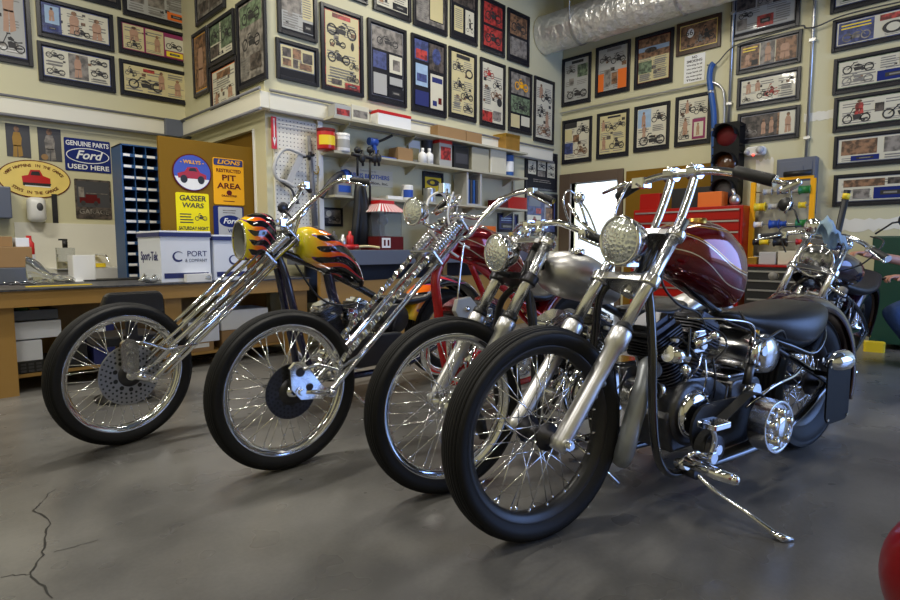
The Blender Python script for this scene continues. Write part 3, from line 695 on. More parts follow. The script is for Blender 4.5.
def dsign(name, label, xl, xr, yt, yb, m, pts=None):
    a = at(xl, (yt + yb) / 2, y=yd); c = at(xr, (yt + yb) / 2, y=yd); zt, zb = at(xl, yt, y=yd).z, at(xl, yb, y=yd).z
    r = empty(name, label, 'sign', ((a.x + c.x) / 2, yd - .001, zb)); w, h = c.x - a.x, zt - zb
    b = MB().use(m)
    if pts: b.prism(ell(0, h / 2, w / 2, h / 2, 48), -.006, 0, 'y')
    else: b.rbox(-w / 2, -.006, 0, w / 2, 0, h, .015, 'y')
    b.build('plate', None, r); return r, w, h


r, w, h = dsign('round_sign', 'round blue sign with a red hot rod reading Willys', 172, 211, 152, 190, 'maroon', 1)
b = MB().use('sky_blue'); b.poly(ell(0, h / 2, w * .47, h * .47, 48), -.0066)
b.use('white'); b.poly(ell(0, h / 2, w * .46, h * .46, 24, PI * 1.08, PI * 1.92), -.0072)
b.use('chest_red'); b.poly([(-.36 * w, .34 * h), (-.38 * w, .46 * h), (-.2 * w, .52 * h), (-.12 * w, .64 * h), (.12 * w, .66 * h), (.2 * w, .52 * h), (.36 * w, .46 * h), (.36 * w, .34 * h)], -.0078)
b.use('black')
for x in (-.22, .22): b.poly(ell(x * w, .32 * h, .09 * w, .11 * h, 16), -.0084)
b.poly([(-.1 * w, .54 * h), (-.06 * w, .62 * h), (.08 * w, .63 * h), (.13 * w, .54 * h)], -.0084)
put_text(b, '- WILLYS -', h * .13, 'yellow_sign', 0, h * .78, -.0084, fit=w * .6, bold=1); b.build('artwork', None, r)

r, w, h = dsign('tin_sign', 'yellow sign with a blue heading reading Restricted Pit Area', 213, 243.5, 157, 204, 'yellow_sign')
b = MB().use('navy'); b.rbox(-w * .47, -.0075, h * .84, w * .47, -.0062, h * .98, .01, 'y')
put_text(b, 'LIONS', h * .12, 'yellow_sign', 0, h * .91, -.008, fit=w * .75, bold=1, shear=.2)
for s_, z_, k_, sx in (('RESTRICTED', .73, .1, 1.0), ('PIT', .575, .17, 1.1), ('AREA', .4, .17, 1.15), ('DRAG STRIP', .19, .06, 1)): put_text(b, s_, h * k_, 'maroon', 0, h * z_, -.0068, fit=w * {'RESTRICTED': .8, 'PIT': .45, 'AREA': .78, 'DRAG STRIP': .5}[s_], bold=1)
b.use('maroon'); b.poly(ell(0, .26 * h, .09 * w, .055 * h, 16), -.0068); lines(b, -.2 * w, .06 * h, .2 * w, .1 * h, -.0068, 'maroon', 1); b.build('lettering', None, r)

r, w, h = dsign('poster', 'bright yellow race poster reading Gasser Wars', 176, 209, 192, 232, 'poster_yellow')
b = MB()
for s_, z_, k_, sx in (('GASSER', .86, .19, 1.1), ('WARS', .68, .17, 1.2), ('SATURDAY NIGHT', .1, .12, .8)): put_text(b, s_, h * k_, 'ink', 0, h * z_, -.0068, fit=w * {'GASSER': .8, 'WARS': .65, 'SATURDAY NIGHT': .9}[s_], bold=1, shear=.1)
moto(b, w * .05, h * .3, w * .42, h * .5, -.0068); lines(b, -w * .4, h * .22, 0, h * .5, -.0068, 'ink', 4); b.build('lettering', None, r)

r, w, h = dsign('tin_sign', 'blue and white Ford sign at the foot of the brown door', 213.5, 243.5, 205.5, 236, 'ford_blue')
b = MB().use('light_grey'); b.rbox(-w * .35, -.0075, h * .02, w * .45, -.0062, h * .97, .012, 'y'); lines(b, -.2 * w, .75 * h, .3 * w, .9 * h, -.008, 'photo_grey', 2)
b.use('ford_blue'); b.poly(ell(.04 * w, h * .5, w * .36, h * .2), -.008); put_text(b, 'Ford', h * .25, 'white', .04 * w, h * .5, -.0088, fit=w * .52, shear=.3, bold=1)
put_text(b, 'V8', h * .16, 'ford_blue', .04 * w, h * .17, -.0082, bold=.003); b.build('artwork', None, r)

# --- wall things on the right wall
r, w, h = wroot('D', 'traffic_light', 'black traffic light housing with dim red and amber lenses on the right wall', 'traffic light', 719, 744, 127, 205)
b = MB().use('plate_black'); b.rbox(-w / 2, -.2, 0, w / 2, 0, h, .02, 'y')
for k in range(3): b.box(-w / 2 - .02, -.19, h * (k / 3 + .04), w / 2 + .02, -.1, h * (k / 3 + .06)); b.box(-w / 2 - .02, -.19, h * (k / 3 + .27), w / 2 + .02, -.1, h * (k / 3 + .29))
b.build('housing', None, r)
for k, m_ in ((2, 'maroon'), (1, 'amber'), (0, 'spool_green')):
    z = h * (k + .5) / 3; rr = min(w, h / 3) * .4
    b = MB().use(m_ if k else 'dark_grey'); b.lathe([(-.235, .001), (-.232, rr * .4), (-.222, rr * .8), (-.2, rr)], (0, 0, z)); b.build('lens', None, r)
    b = MB().use('plate_black'); b.lathe([(-.2, rr * 1.04), (-.32, rr * 1.06), (-.32, rr * 1.1), (-.2, rr * 1.12)], (0, 0, z), a0=0, a1=PI); b.build('visor', None, r)
r, w, h = wroot('D', 'emergency_lamp', 'pale emergency lamp with a small red indicator beside the traffic light', 'lamp', 748, 766.5, 148, 158)
b = MB().use('white_plastic'); b.rbox(-w / 2, -.1, h * .1, w / 2, 0, h * .95, .03, 'y'); b.build('housing', None, r, bevel=.01)
b = MB().use('light_grey'); b.sphere((w * .28, -.1, h * .55), h * .38, .05, h * .38); b.sphere((-w * .4, -.09, h * .45), h * .3, .05, h * .3); b.build('lamp_head', None, r)
b = MB().use('led'); b.cyl((-w * .05, -.1, h * .1), (-w * .05, -.108, h * .1), h * .1, 10); b.build('indicator', None, r)
r, w, h = wroot('D', 'electrical_panel', 'grey electrical panel box with a door on the right wall', 'electrical panel', 779, 817.5, 161, 215)
b = MB().use('grey_blue'); b.box(-w / 2, -.13, 0, w / 2, 0, h); b.build('box', None, r, bevel=.006)
b = MB().use('grey_blue'); b.box(-w * .42, -.14, h * .06, w * .42, -.131, h * .94); b.box(-w * .22, -.146, h * .6, w * .2, -.141, h * .85); b.build('door', None, r, bevel=.002)
for lab, x0, yb_ in (('thin steel conduit running straight up beside the middle picture column, right of it', 805.7, 162), ('thin steel conduit left of the large dark spread, rising to the ceiling', 728.3, 126)):
    p = at(x0, yb_, x=XD - .03); b = MB().use('silver'); b.cyl((p.x, p.y, p.z), (p.x, p.y, ZC - .005), .016, 10)
    for z in (p.z + .25, p.z + 1.3): b.box(p.x - .02, p.y - .03, z, p.x + .028, p.y + .03, z + .03)
    tag(b.build('conduit'), lab, 'conduit')
# blue hose with its feed cable
p = [at(x, y, x=XD - .06) for x, y in ((714, 63), (711, 67), (709.5, 78), (711, 92), (713.5, 110), (714, 130), (714, 206))]
b = MB().use('steel_blue'); b.curve(p, .034, 12); b.use('silver')
for q in (p[3], p[5]): b.cyl(q - V((0, 0, .015)), q + V((0, 0, .015)), .038, 12)
tag(b.build('air_pipe'), 'bright blue air pipe bent at its top, left of the traffic light', 'pipe')
p = [at(x, y, x=XD - .06) for x, y in ((707, 65), (716, 64), (733, 47), (762, 37), (800, 26), (806, 28), (818, 26), (845, 15), (900, 2), (940, -5))]
b = MB().use('dark_grey'); b.curve(p, .008, 6); tag(b.build('cable'), 'thin dark cable sagging across the upper right wall', 'cable')
p = [at(x, y, x=XD - .04) for x, y in ((558.9, 113.7), (600, 105), (660, 93), (712, 82), (720, 86), (724, 96), (724, 128))]
b = MB().use('silver'); b.curve(p[:4], .013, 8); b.curve(p[3:], .013, 8); tag(b.build('conduit'), 'steel conduit running between the two rows of pictures on the right wall', 'conduit')
# duct
dx = XD - .48
c0 = at(541, 37, y=YC - .02); rd = .33
cz = at(555, 35, y=YC - .35).z
print('duct', c0, cz)
prof = []
L = 8.2; y0_ = YC - .01; n = 60
zc_ = at(541, 37, x=dx).z; yst = at(541, 37, x=dx).y
rd = (at(541, 19, x=dx).z - at(541, 56, x=dx).z) / 2
b = MB().use('galvanised'); ystart = min(yst, YC - .01)
for k in range(140):
    yy = ystart - k * .056
    prof.append((yy, rd * (1 + (.035 if k % 14 == 0 else (.006 * math.sin(k * 1.7)))))); prof.append((yy - .02, rd * (1 + (.035 if k % 14 == 0 else 0)))) 
prof = [(ystart + .005, .01)] + prof
b.lathe(prof, (dx, 0, zc_), 'y', 40)
for v in b.v: pass
tag(b.build('air_duct'), 'large round silver air duct under the ceiling along the right wall', 'duct')
for k in range(4):
    b = MB().use('silver'); yy = ystart - .6 - k * 1.4; b.lathe([(yy, rd * 1.045), (yy + .03, rd * 1.045)], (dx, 0, zc_), 'y', 40, a0=-PI, a1=0); 
    for s_ in (-1, 1): b.cyl((dx + s_ * rd * 1.045, yy + .015, zc_), (dx + s_ * rd * 1.045, yy + .015, ZC - .004), .008, 6)
    tag(b.build('duct_hanger'), 'steel strap round the silver duct, number %s counted from the room corner' % ('one', 'two', 'three', 'four')[k], 'hanger', 'duct hangers')

# ------------------------------------------------------------------ the workbench and what stands on it
BZ, BY = .70, 4.45
def one(name, mb, label, cat, loc=(0, 0, 0), rz=0, bevel=0, group=None):
    o = mb.build(name, None, None, loc, bevel); o.rotation_euler = (0, 0, rz); return tag(o, label, cat, group)


def cbox(name, label, cat, x0, y0, z0, x1, y1, z1, m, bevel=.003, group=None, rz=0):
    cx, cy = (x0 + x1) / 2, (y0 + y1) / 2; r = empty(name, label, cat, (cx, cy, z0), rz, group); w, d, h = x1 - x0, y1 - y0, z1 - z0
    b = MB().use(m); b.box(-w / 2, -d / 2, .0005, w / 2, d / 2, h); b.build('box' if name != 'box' else 'carton', None, r, bevel=bevel); return r, w, d, h


zb = at(15, 289.5, y=BY).z
BZ = zb; print('bench z', zb)
bx0, bx1 = -1.3, at(309, 283, y=BY).x
bench = empty('workbench', 'long plywood workbench with a dark mat on top, behind the left chopper', 'workbench', (0, 0, 0))

ply = mat('plywood', srgb(158, 122, 62), rough=.55, var=.12, vscale=2.5)
b = MB().use('plywood'); b.box(bx0, BY, BZ - .115, bx1, BY + .04, BZ - .012); b.box(bx0, BY + .72, BZ - .125, bx1, BY + .76, BZ - .012); b.box(bx1 - .04, BY + .04, BZ - .125, bx1, BY + .72, BZ - .012)
b.build('apron', None, bench)
b = MB().use('bench_mat'); b.box(bx0 - .01, BY - .012, BZ - .012, bx1 + .01, BY + .77, BZ); b.build('bench_top', None, bench)
for xl, xr in ((-12, 17.5), (168.5, 185.5), (291, 309)):
    for dy in (0, .67):
        b = MB().use('plywood'); a_, c_ = at(xl, 350, y=BY).x, at(xr, 350, y=BY).x
        if xr == 309: c_ = bx1
        b.box(a_, BY + dy + .0405 if dy == 0 else BY + dy - .04, 0, c_, BY + dy + .12 if dy == 0 else BY + .7195, BZ - .0125); b.build('leg', None, bench)
b = MB().use('plywood'); b.box(bx0, BY + .125, .10, bx1 - .01, BY + .63, .12); b.build('shelf', None, bench)
b = MB().use('plywood'); b.box(bx0, BY + .635, .0, bx1 - .05, BY + .655, BZ - .13); b.build('back_panel', None, bench)
# under the bench
def under(name, label, cat, xl, xr, yt, yb, m, y=BY + .14, d=.3, **k):
    a_, c_ = at(xl, yb, y=y), at(xr, yb, y=y); zt_ = at(xl, yt, y=y).z; z0_ = max(a_.z, .0)
    return cbox(name, label, cat, a_.x, y, z0_, c_.x, y + d, zt_, m, **k)
shz = .12
y_ = BY + .14
def stack(name, label, cat, xl, xr, yt, zb_, m, y=y_, d=.3, **k):
    a_, c_ = at(xl, yt, y=y), at(xr, yt, y=y); return cbox(name, label, cat, a_.x, y, zb_, c_.x, y + d, a_.z, m, **k)
r, w, d, h = stack('crate', 'black plastic milk crate on the shelf under the bench', 'crate', 17, 60, 363, shz, 'black')
b = MB().use('dark_grey')
for i in range(5):
    for j in range(3): b.box(-w / 2 + w * (.08 + .18 * i), -d / 2 - .006, h * (.12 + .28 * j), -w / 2 + w * (.2 + .18 * i), -d / 2 - .0005, h * (.3 + .28 * j))
b.build('grille', None, r)
zc1 = at(17, 362.5, y=y_).z + .001
r, w, d, h = stack('box', 'small white box standing on the black milk crate', 'box', 15, 42, 342, zc1, 'white_card')
zc2 = at(17, 341, y=y_).z + .004
r, w, d, h = stack('box', 'longer white box stacked on the small white box under the bench', 'box', 14, 61, 323, zc2, 'white_card')
zc3 = at(17, 321.5, y=y_).z + .003
r, w, d, h = stack('tray', 'grey blue plastic tray uppermost under the left end of the bench', 'tray', 13, 58, 311.5, zc3, 'grey_blue', d=.28)
b = MB().use('yellow'); b.box(-w * .1, -.1, h, w * .1, 0, h + .008); b.use('spool_green'); b.box(-w * .35, -.1, h, -w * .15, .02, h + .012); b.build('content', None, r)
r, w, d, h = stack('box', 'black equipment case behind the spokes of the left wheel', 'case', 66, 87, 345, shz, 'black')
r, w, d, h = stack('container', 'white tub with dark blue body under the middle of the bench', 'tub', 92, 114, 326, shz, 'navy')
b = MB().use('white'); b.box(-w * .5, -d / 2 - .003, h * .7, w * .1, -d / 2 - .0005, h * .95); b.build('tub_label', None, r)
r, w, d, h = stack('box', 'cardboard box with a white shipping label on the bench shelf', 'box', 189, 214, 344, shz, 'cardboard')
b = MB().use('white'); b.box(-w * .35, -d / 2 - .003, h * .45, w * .3, -d / 2 - .0005, h * .9); b.build('shipping_label', None, r)
zq = shz + h + .001
r, w, d, h = stack('box', 'white flapped carton lying on the labelled cardboard box', 'box', 188, 219, 323, zq, 'white_card')
r, w, d, h = stack('box', 'tall plain cardboard box on the bench shelf, right of the labelled one', 'box', 222, 247, 331, shz, 'cardboard')
zq2 = shz + h + .001
stack('bin', 'white plastic bin on top of two cardboard boxes under the bench', 'bin', 221, 268, 311, zq2, 'white_plastic')
stack('box', 'plain cardboard box at the right end of the bench shelf', 'box', 250, 285, 334, shz, 'cardboard', d=.26)

# on the bench: shipping cartons
def on(px, py=282): return at(px, py, z=BZ)
ya = BY + .06
def carton(label, xl, xr, yt, y0, d, rz=0, txt=None, m='white_card', name='shipping_box'):
    a_, c_ = at(xl, yt, y=y0), at(xr, yt, y=y0); w = c_.x - a_.x; h = at((xl + xr) / 2, yt, y=y0).z - BZ
    r = empty(name, label, 'box', ((a_.x + c_.x) / 2, y0 + d / 2, BZ), rz)
    b = MB().use(m); b.box(-w / 2, -d / 2, .0005, w / 2, d / 2, h - .05); b.build('carton', None, r, bevel=.003)
    b = MB().use(m); b.box(-w / 2 - .006, -d / 2 - .006, h - .05, w / 2 + .006, d / 2 + .006, h); b.build('lid', None, r, bevel=.003)
    b = MB().use('navy'); b.box(-w / 2 - .008, -d / 2 - .008, h - .045, w / 2 + .008, -d / 2 - .0062, h - .012); b.box(-w / 2 - .008, -d / 2 - .008, h - .045, -w / 2 - .0062, d / 2 + .006, h - .012); b.box(-w / 2 + .02, -d / 2 - .002, .03, w / 2 - .02, -d / 2, .07)
    b.build('stripe', None, r)
    return r, w, h, d
r, w, h, d = carton('large white carton printed Port and Company, its side printed Sport-Tek, on the bench', 159.5, 209.5, 231, BY + .07, .52)
b = MB(); put_text(b, 'PORT', .06, 'navy', w * .22, h * .55, -d / 2 - .001, fit=w * .4); put_text(b, '& COMPANY', .035, 'grey_blue', w * .2, h * .42, -d / 2 - .001, fit=w * .45)
lg = MB().use('navy'); o_, i_ = ell(-w * .16, h * .5, .043, .04, 28, .7, 5.6), ell(-w * .145, h * .51, .034, .03, 28, .7, 5.6)
n = 28; lg.add([(p, -d / 2 - .0012, q) for p, q in o_ + i_], [(k, k + 1, n + k + 1, n + k) for k in range(n - 1)]); b.merge(lg)
t = text_mb('Sport-Tek', .095, 'navy', bold=.002); b.merge(t, Matrix.Translation((-w / 2 - .001, .0, h * .5)) @ Matrix.Rotation(-PI / 2, 4, 'Z') @ Matrix.Rotation(PI / 2, 4, 'X'))
b.build('lettering', None, r)
r, w, h, d = carton('white carton with a blue ring mark, right of the large carton on the bench', 213, 246, 235, BY + .07, .5)
b = MB().use('navy'); o_, i_ = ell(w * .1, h * .45, .043, .04, 28, .7, 5.6), ell(w * .12, h * .46, .034, .03, 28, .7, 5.6)
b.add([(p, -d / 2 - .0012, q) for p, q in o_ + i_], [(k, k + 1, n + k + 1, n + k) for k in range(n - 1)]); b.build('ring_mark', None, r)


a_ = at(206, 283, z=BZ); b = MB().use('white'); b.box(-.1, -.03, .0, .09, .025, .06)
one('carton', b, 'small flat white carton at the bench edge in front of the large carton', 'box', V((a_.x + .03, BY + .035, BZ + .0005)))


def crumple(name, label, cat, c, rx, ry, rz, m, seed=1):
    random.seed(seed); b = MB().use(m); b.sphere((0, 0, rz * .9), rx, ry, rz, 22, 14)
    for v in b.v:
        k = 1 + .35 * math.sin(v.x * 60 + seed) * math.sin(v.y * 70) + random.uniform(-.12, .12); v.x *= k; v.y *= k; v.z = max(.0, v.z * (1 + .25 * math.sin(v.x * 80 + seed * 2)))
    b.smooth = False; return one(name, b, label, cat, c)
crumple('plastic_bag', 'crumpled clear bag in front of the carton side', 'bag', at(149, 283, z=BZ), .06, .05, .032, 'clear_plastic', 2)
crumple('plastic_bag', 'crumpled clear bag at the bench edge in front of the carton with the blue ring', 'bag', V((at(228, 284, z=BZ).x, BY + .03, BZ)), .07, .025, .03, 'clear_plastic', 3)
a_ = at(62, 282, z=BZ)
b = MB().use('clear_plastic'); b.loft([(-.15, 0, .1, .03, .1, 2), (-.09, 0, .085, .05, .085, 2), (0, 0, .04, .07, .035, 2), (.14, 0, .02, .06, .018, 2)], 18)
for v in b.v: v.z = max(0.001, v.z + .01 * math.sin(v.x * 70) * math.sin(v.y * 60))
one('plastic_bag', b, 'clear plastic bag standing open at the left on the bench', 'bag', at(52, 283, z=BZ), rz=-.4)
# paper towels, yellow strip, tools at the front edge
a_ = at(82, 281, z=BZ)
b = MB().use('white'); b.rbox(-.075, -.06, 0, .085, .06, .2, .01, 'z'); one('paper_stack', b, 'upright white block of paper towels on a flat sheet on the bench', 'paper towels', a_, rz=.1)
b = MB().use('white'); b.box(-.1, -.09, 0, .1, .05, .004); one('paper_sheet', b, 'white sheet lying under the paper towel block', 'paper', a_ - V((0, 0, .0)) + V((0, -.0, -.0)))
bpy.data.objects['paper_stack'].location.z += .0045
a_ = at(58, 286, z=BZ); b = MB().use('yellow'); b.box(-.18, -.02, 0, .2, .02, .006); one('yellow_ruler', b, 'flat yellow strip lying at the front edge of the bench', 'ruler', a_)
a_ = at(115, 280, z=BZ); b = MB().use('black'); b.rbox(-.28, -.1, 0, .3, .1, .012, .03, 'z'); one('rubber_mat', b, 'flat black tray lying on the bench between towels and carton', 'tray', a_ + V((.05, .0, 0)))
random.seed(5)
for k in range(6):
    a_ = at(4 + k * 6, 285 - (k % 2) * 2, z=BZ); b = MB().use('chrome' if k % 2 else 'dark_metal'); b.rbox(-.035, -.006, 0, .035, .006, .007, .003, 'z'); b.cyl((.04, 0, .001), (.04, 0, .009), .013, 10); b.cyl((-.04, 0, .001), (-.04, 0, .009), .011, 10)
    one('wrench', b, 'short spanner among loose tools at the left end of the bench', 'wrench', a_, rz=random.uniform(-1, 1), group='spanners on the bench')
# cardboard box and grey tray further back at left
cbox('tool_tray', 'grey steel tray table under the cardboard box at the left edge', 'tray', -.6, BY + .95, 0, at(38, 270, y=BY + .95).x, BY + 1.45, at(10, 268, y=BY + .95).z, 'grey_blue')
ztr = at(10, 268, y=BY + .95).z + .001
cbox('box', 'brown cardboard box at the left edge with smaller goods on it', 'box', -.3, BY + 1.0, ztr, at(32, 250, y=BY + 1.).x, BY + 1.35, at(10, 247, y=BY + 1.).z, 'cardboard')
zt2 = at(10, 247, y=BY + 1.).z + .001
cbox('box', 'low brown carton lying on the cardboard box at the left edge', 'box', -.2, BY + 1.05, zt2, at(14, 250, y=BY + 1.).x, BY + 1.25, zt2 + .08, 'cardboard')
r_ = cbox('box', 'small grey white box right of the low brown carton', 'box', at(15.5, 240, y=BY + 1.05).x, BY + 1.05, zt2, at(29, 240, y=BY + 1.05).x, BY + 1.2, zt2 + .07, 'white_card')
a_ = at(33, 268, y=BY + 1.1); b = MB().use('red'); b.lathe([(0, .001), (0, .035), (.19, .035), (.21, .02), (.25, .018)], (0, 0, 0), 'z', 20); b.use('white'); b.lathe([(.06, .0355), (.1, .0355)], (0, 0, 0), 'z', 20)
one('can', b, 'red bottle with a white band beside the cardboard box', 'bottle', V((a_.x, BY + 1.2, ztr)))
# sink along the left wall with tap and soap
ys = YA - .5
sx0, sx1 = at(57, 270, y=ys).x, at(128, 270, y=ys).x; sz = at(90, 268.5, y=ys).z
sk = empty('sink', 'white wall sink behind the workbench with a curved chrome tap', 'sink', ((sx0 + sx1) / 2, ys + .25, 0)); w = sx1 - sx0
b = MB().use('white_plastic'); b.box(-w / 2, -.25, sz - .2, w / 2, -.22, sz); b.box(-w / 2, .2, sz - .2, w / 2, .24, sz); b.box(-w / 2, -.22, sz - .2, -w / 2 + .03, .2, sz); b.box(w / 2 - .03, -.22, sz - .2, w / 2, .2, sz); b.box(-w / 2 + .03, -.22, sz - .2, w / 2 - .03, .2, sz - .17); b.build('basin', None, sk)
b = MB().use('light_grey'); b.box(-w * .2, -.1, 0, w * .2, .2, sz - .201); b.build('pedestal', None, sk)
tx = at(100, 260, y=ys + .2).x - (sx0 + sx1) / 2
b = MB().use('chrome'); b.curve([(tx - .04, .22, sz), (tx - .04, .22, sz + .08), (tx + .04, .2, sz + .13), (tx + .09, .1, sz + .12), (tx + .1, .06, sz + .06)], .014, 10); b.use('yellow'); b.box(tx, .16, sz, tx + .1, .22, sz + .04); b.build('tap', None, sk)
b = MB().use('patch'); a_, c_ = at(14, 222, y=YA - .012), at(119, 222, y=YA - .012); b.box(a_.x, YA - .012, sz - .1, c_.x, YA - .001, a_.z)
tag(b.build('splash_panel'), 'white splash board on the left wall behind the sink', 'wall panel')
a_ = at(61, 268, y=ys + .02); b = MB().use('clear_plastic'); b.rbox(-.075, -.05, 0, .075, .05, .2, .03, 'z'); o = one('soap_bottle', b, 'large clear soap bottle with a black pump on the sink', 'bottle', V((a_.x + .03, ys + .012, sz + .001)))
o.location.y = ys + .02; o.location.x = max(o.location.x, sx0 + .08)
b = MB().use('paper_yellow'); b.rbox(-.07, -.045, .004, .07, .045, .07, .028, 'z'); b.build('liquid', None, o)
b = MB().use('black'); b.cyl((0, 0, .2), (0, 0, .27), .022, 12); b.box(-.05, -.012, .27, .02, .012, .285); b.build('pump', None, o)
sk2 = MB().use('light_grey'); sk2.box(-.09, -.06, -.004, .09, .06, 0); sk2.build('soap_shelf', None, sk, (o.location.x - sk.location.x, o.location.y - sk.location.y, sz + .001))
o.location.z = sz + .002
r, w, h = wroot('A', 'soap_dispenser', 'white wall soap dispenser with a dark oval window under the oval sign', 'soap dispenser', 26, 44.5, 197.5, 222)
b = MB().use('white_plastic'); b.loft([(-w / 2, -.06, h * .5, .03, h * .4, 3), (-w * .3, -.07, h * .5, .07, h * .5, 3), (w * .3, -.07, h * .5, .07, h * .5, 3), (w / 2, -.06, h * .5, .03, h * .4, 3)], 24, 3); b.build('body', None, r)
b = MB().use('dark_grey'); b.sphere((w * .1, -.135, h * .6), w * .2, .02, h * .18); b.build('window', None, r)
r, w, h = wroot('A', 'towel_dispenser', 'grey paper towel dispenser cut by the left edge of the photo', 'towel dispenser', -22, 9, 188, 219, 'r')
b = MB().use('grey_blue'); b.box(-w / 2, -.16, 0, w / 2, 0, h); b.build('body', None, r, bevel=.01)
r, w, h = wroot('A', 'metal_strip', 'narrow metal strip hanging on the left wall beside the soap dispenser', 'strip', 52, 57.5, 194, 223.5)
b = MB().use('dark_metal'); b.box(-w / 2, -.01, 0, w / 2, 0, h); b.build('strip', None, r)

# blue pigeonhole cabinet
yc = at(123, 277.8, z=BZ).y + .02; yc = max(yc, BY + .8)
cx0, cx1 = at(123, 200, y=yc).x, at(161, 200, y=yc).x; ch = at(123, 143.5, y=yc).z
r = empty('pigeonhole_cabinet', 'tall blue steel pigeonhole cabinet with rows of white labels, by the brown door', 'cabinet', ((cx0 + cx1) / 2, yc, 0)); w = cx1 - cx0; d = .28
yd_ = d
b = MB().use('cabinet_blue'); b.box(-w / 2, 0, 0, -w / 2 + .012, d, ch); b.box(w / 2 - .012, 0, 0, w / 2, d, ch); b.box(-w / 2, 0, ch - .012, w / 2, d, ch); b.box(-w / 2 + .012, 0, 0, w / 2 - .012, d, .5); b.build('case', None, r)
b = MB().use('black'); b.box(-w / 2 + .012, d - .01, .5, w / 2 - .012, d - .002, ch - .013); b.build('back', None, r)
rows = 14; rh = (ch - .512) / rows
for k in range(rows):
    z = .5 + k * rh; b = MB().use('cabinet_blue'); b.box(-w / 2 + .013, .002, z, w / 2 - .013, d - .011, z + .006); b.box(-w / 2 + .013, 0, z, w / 2 - .013, .003, z + .028)
    f = b.build('shelf', None, r)
    for j in range(3):
        b = MB().use('white'); u = -w / 2 + .02 + j * (w - .03) / 3; e = random.uniform(.6, .95); b.box(u, -.002, z + .004, u + (w - .06) / 3 * e, -.0005, z + .025); b.build('card_label', None, f)
for j in (1, 2):
    b = MB().use('cabinet_blue'); u = -w / 2 + .013 + j * (w - .026) / 3; b.box(u - .003, .004, .53, u + .003, d - .012, ch - .014); b.build('divider', None, r)

# black padded stool behind the first wheel
a_ = at(129, 300, y=3.75)
zt_ = at(129, 292, y=3.75).z; xl_, xr_ = at(94, 310, y=3.75).x, at(164, 310, y=3.75).x
r = empty('shop_stool', 'black padded shop stool with a wide low back, between the bench and the left wheel', 'stool', ((xl_ + xr_) / 2, 3.75, 0)); w = xr_ - xl_
b = MB().use('leather'); b.prism([(-w / 2, zt_ - .16), (-w / 2 + .01, zt_ - .13), (-w * .36, zt_ - .02), (-w * .3, zt_), (w * .42, zt_ + .0), (w * .48, zt_ - .03), (w / 2, zt_ - .16)], -.03, .03, 'y'); b.build('backrest', None, r, bevel=.012)
b = MB().use('leather'); b.rbox(-w * .45, .04, .36, w * .45, .36, .42, .06, 'z'); b.build('seat', None, r, bevel=.01)
b = MB().use('black_satin'); b.box(-.03, -.015, .3, .03, .015, zt_ - .155); b.box(-.03, -.015, .3, .03, .2, .33); b.cyl((0, .2, .08), (0, .2, .36), .03); b.build('post', None, r)
b = MB().use('black_satin'); b.lathe([(0, .001), (0, .17), (.02, .17), (.04, .05), (.09, .03)], (0, .2, 0), 'z', 32); b.build('base', None, r)

# ------------------------------------------------------------------ second bench along the middle wall
Y2 = 4.32
z2 = at(385, 250, y=Y2).z; z2b = at(385, 264.5, y=Y2).z
x20, x21 = at(322, 300, y=Y2).x, XD - 1.5
r = empty('work_counter', 'long counter with a grey front edge and plywood face below the shelves', 'counter', (0, 0, 0))
b = MB().use('grey_blue'); b.box(x20, Y2, z2b, x21, Y2 + .6, z2); b.build('counter_top', None, r, bevel=.004)
z3 = at(395, 279, y=Y2 + .05).z
b = MB().use('plywood'); b.box(x20 + .02, Y2 + .05, 0, x21 - .02, Y2 + .08, z3); b.build('front_panel', None, r)
for x in (x20 + .05, (x20 + x21) / 2, x21 - .1):
    b = MB().use('plywood'); b.box(x, Y2 + .09, 0, x + .06, Y2 + .15, z2b - .001); b.build('leg', None, r)
b = MB().use('black'); b.box(x20 + .02, Y2 + .3, z3 - .2, x21 - .02, Y2 + .32, z2b - .001); b.build('back_panel', None, r)  # black sheet standing in for the shade in the gap under the top
# pegboard
p0, p1 = at(274, 130, y=YC - .03), at(317, 130, y=YC - .03); pz = at(274, 116, y=YC - .03).z
r = empty('pegboard', 'white pegboard beside the shelves with tools hung on it', 'pegboard', ((p0.x + p1.x) / 2, YC - .002, .9)); w = p1.x - p0.x; h = pz - .9
pg = mat('peg_white', srgb(225, 222, 210), rough=.45); nb = NB(pg); q = nb.xyz()
fx = nb.m('ABSOLUTE', nb.m('SUBTRACT', nb.m('FRACT', nb.m('MULTIPLY', q[0], 26.)), .5)); fz = nb.m('ABSOLUTE', nb.m('SUBTRACT', nb.m('FRACT', nb.m('MULTIPLY', q[2], 26.)), .5))
dd = nb.m('LESS_THAN', nb.m('ADD', nb.m('MULTIPLY', fx, fx), nb.m('MULTIPLY', fz, fz)), .02); nb.base(nb.mix(dd, srgb(222, 219, 206), (.05, .05, .05)))
b = MB().use('peg_white'); b.box(-w / 2, -.022, 0, w / 2, 0, h); b.build('board', None, r)
b = MB().use('white'); b.box(w / 2, -.05, 0, w / 2 + .05, 0, h + .05); b.build('side_rail', None, r)
yp = YC - .03
def sc(px, py): q_ = at(px, py, y=yp - .09); return q_
r = empty('hacksaw', 'large grey bow-framed hacksaw hanging on the pegboard', 'saw', (0, 0, 0))
b = MB().use('light_grey'); b.curve([sc(305, 156), sc(297, 152), sc(286, 149), sc(278, 156), sc(274, 168), sc(277, 178), sc(286, 182), sc(294, 187)], .016, 10); b.build('bow', None, r)
b = MB().use('light_grey'); a_, c_ = sc(302, 154), sc(289, 183); t = (c_ - a_).normalized(); s_ = V((-t.z, 0, t.x)) * .03
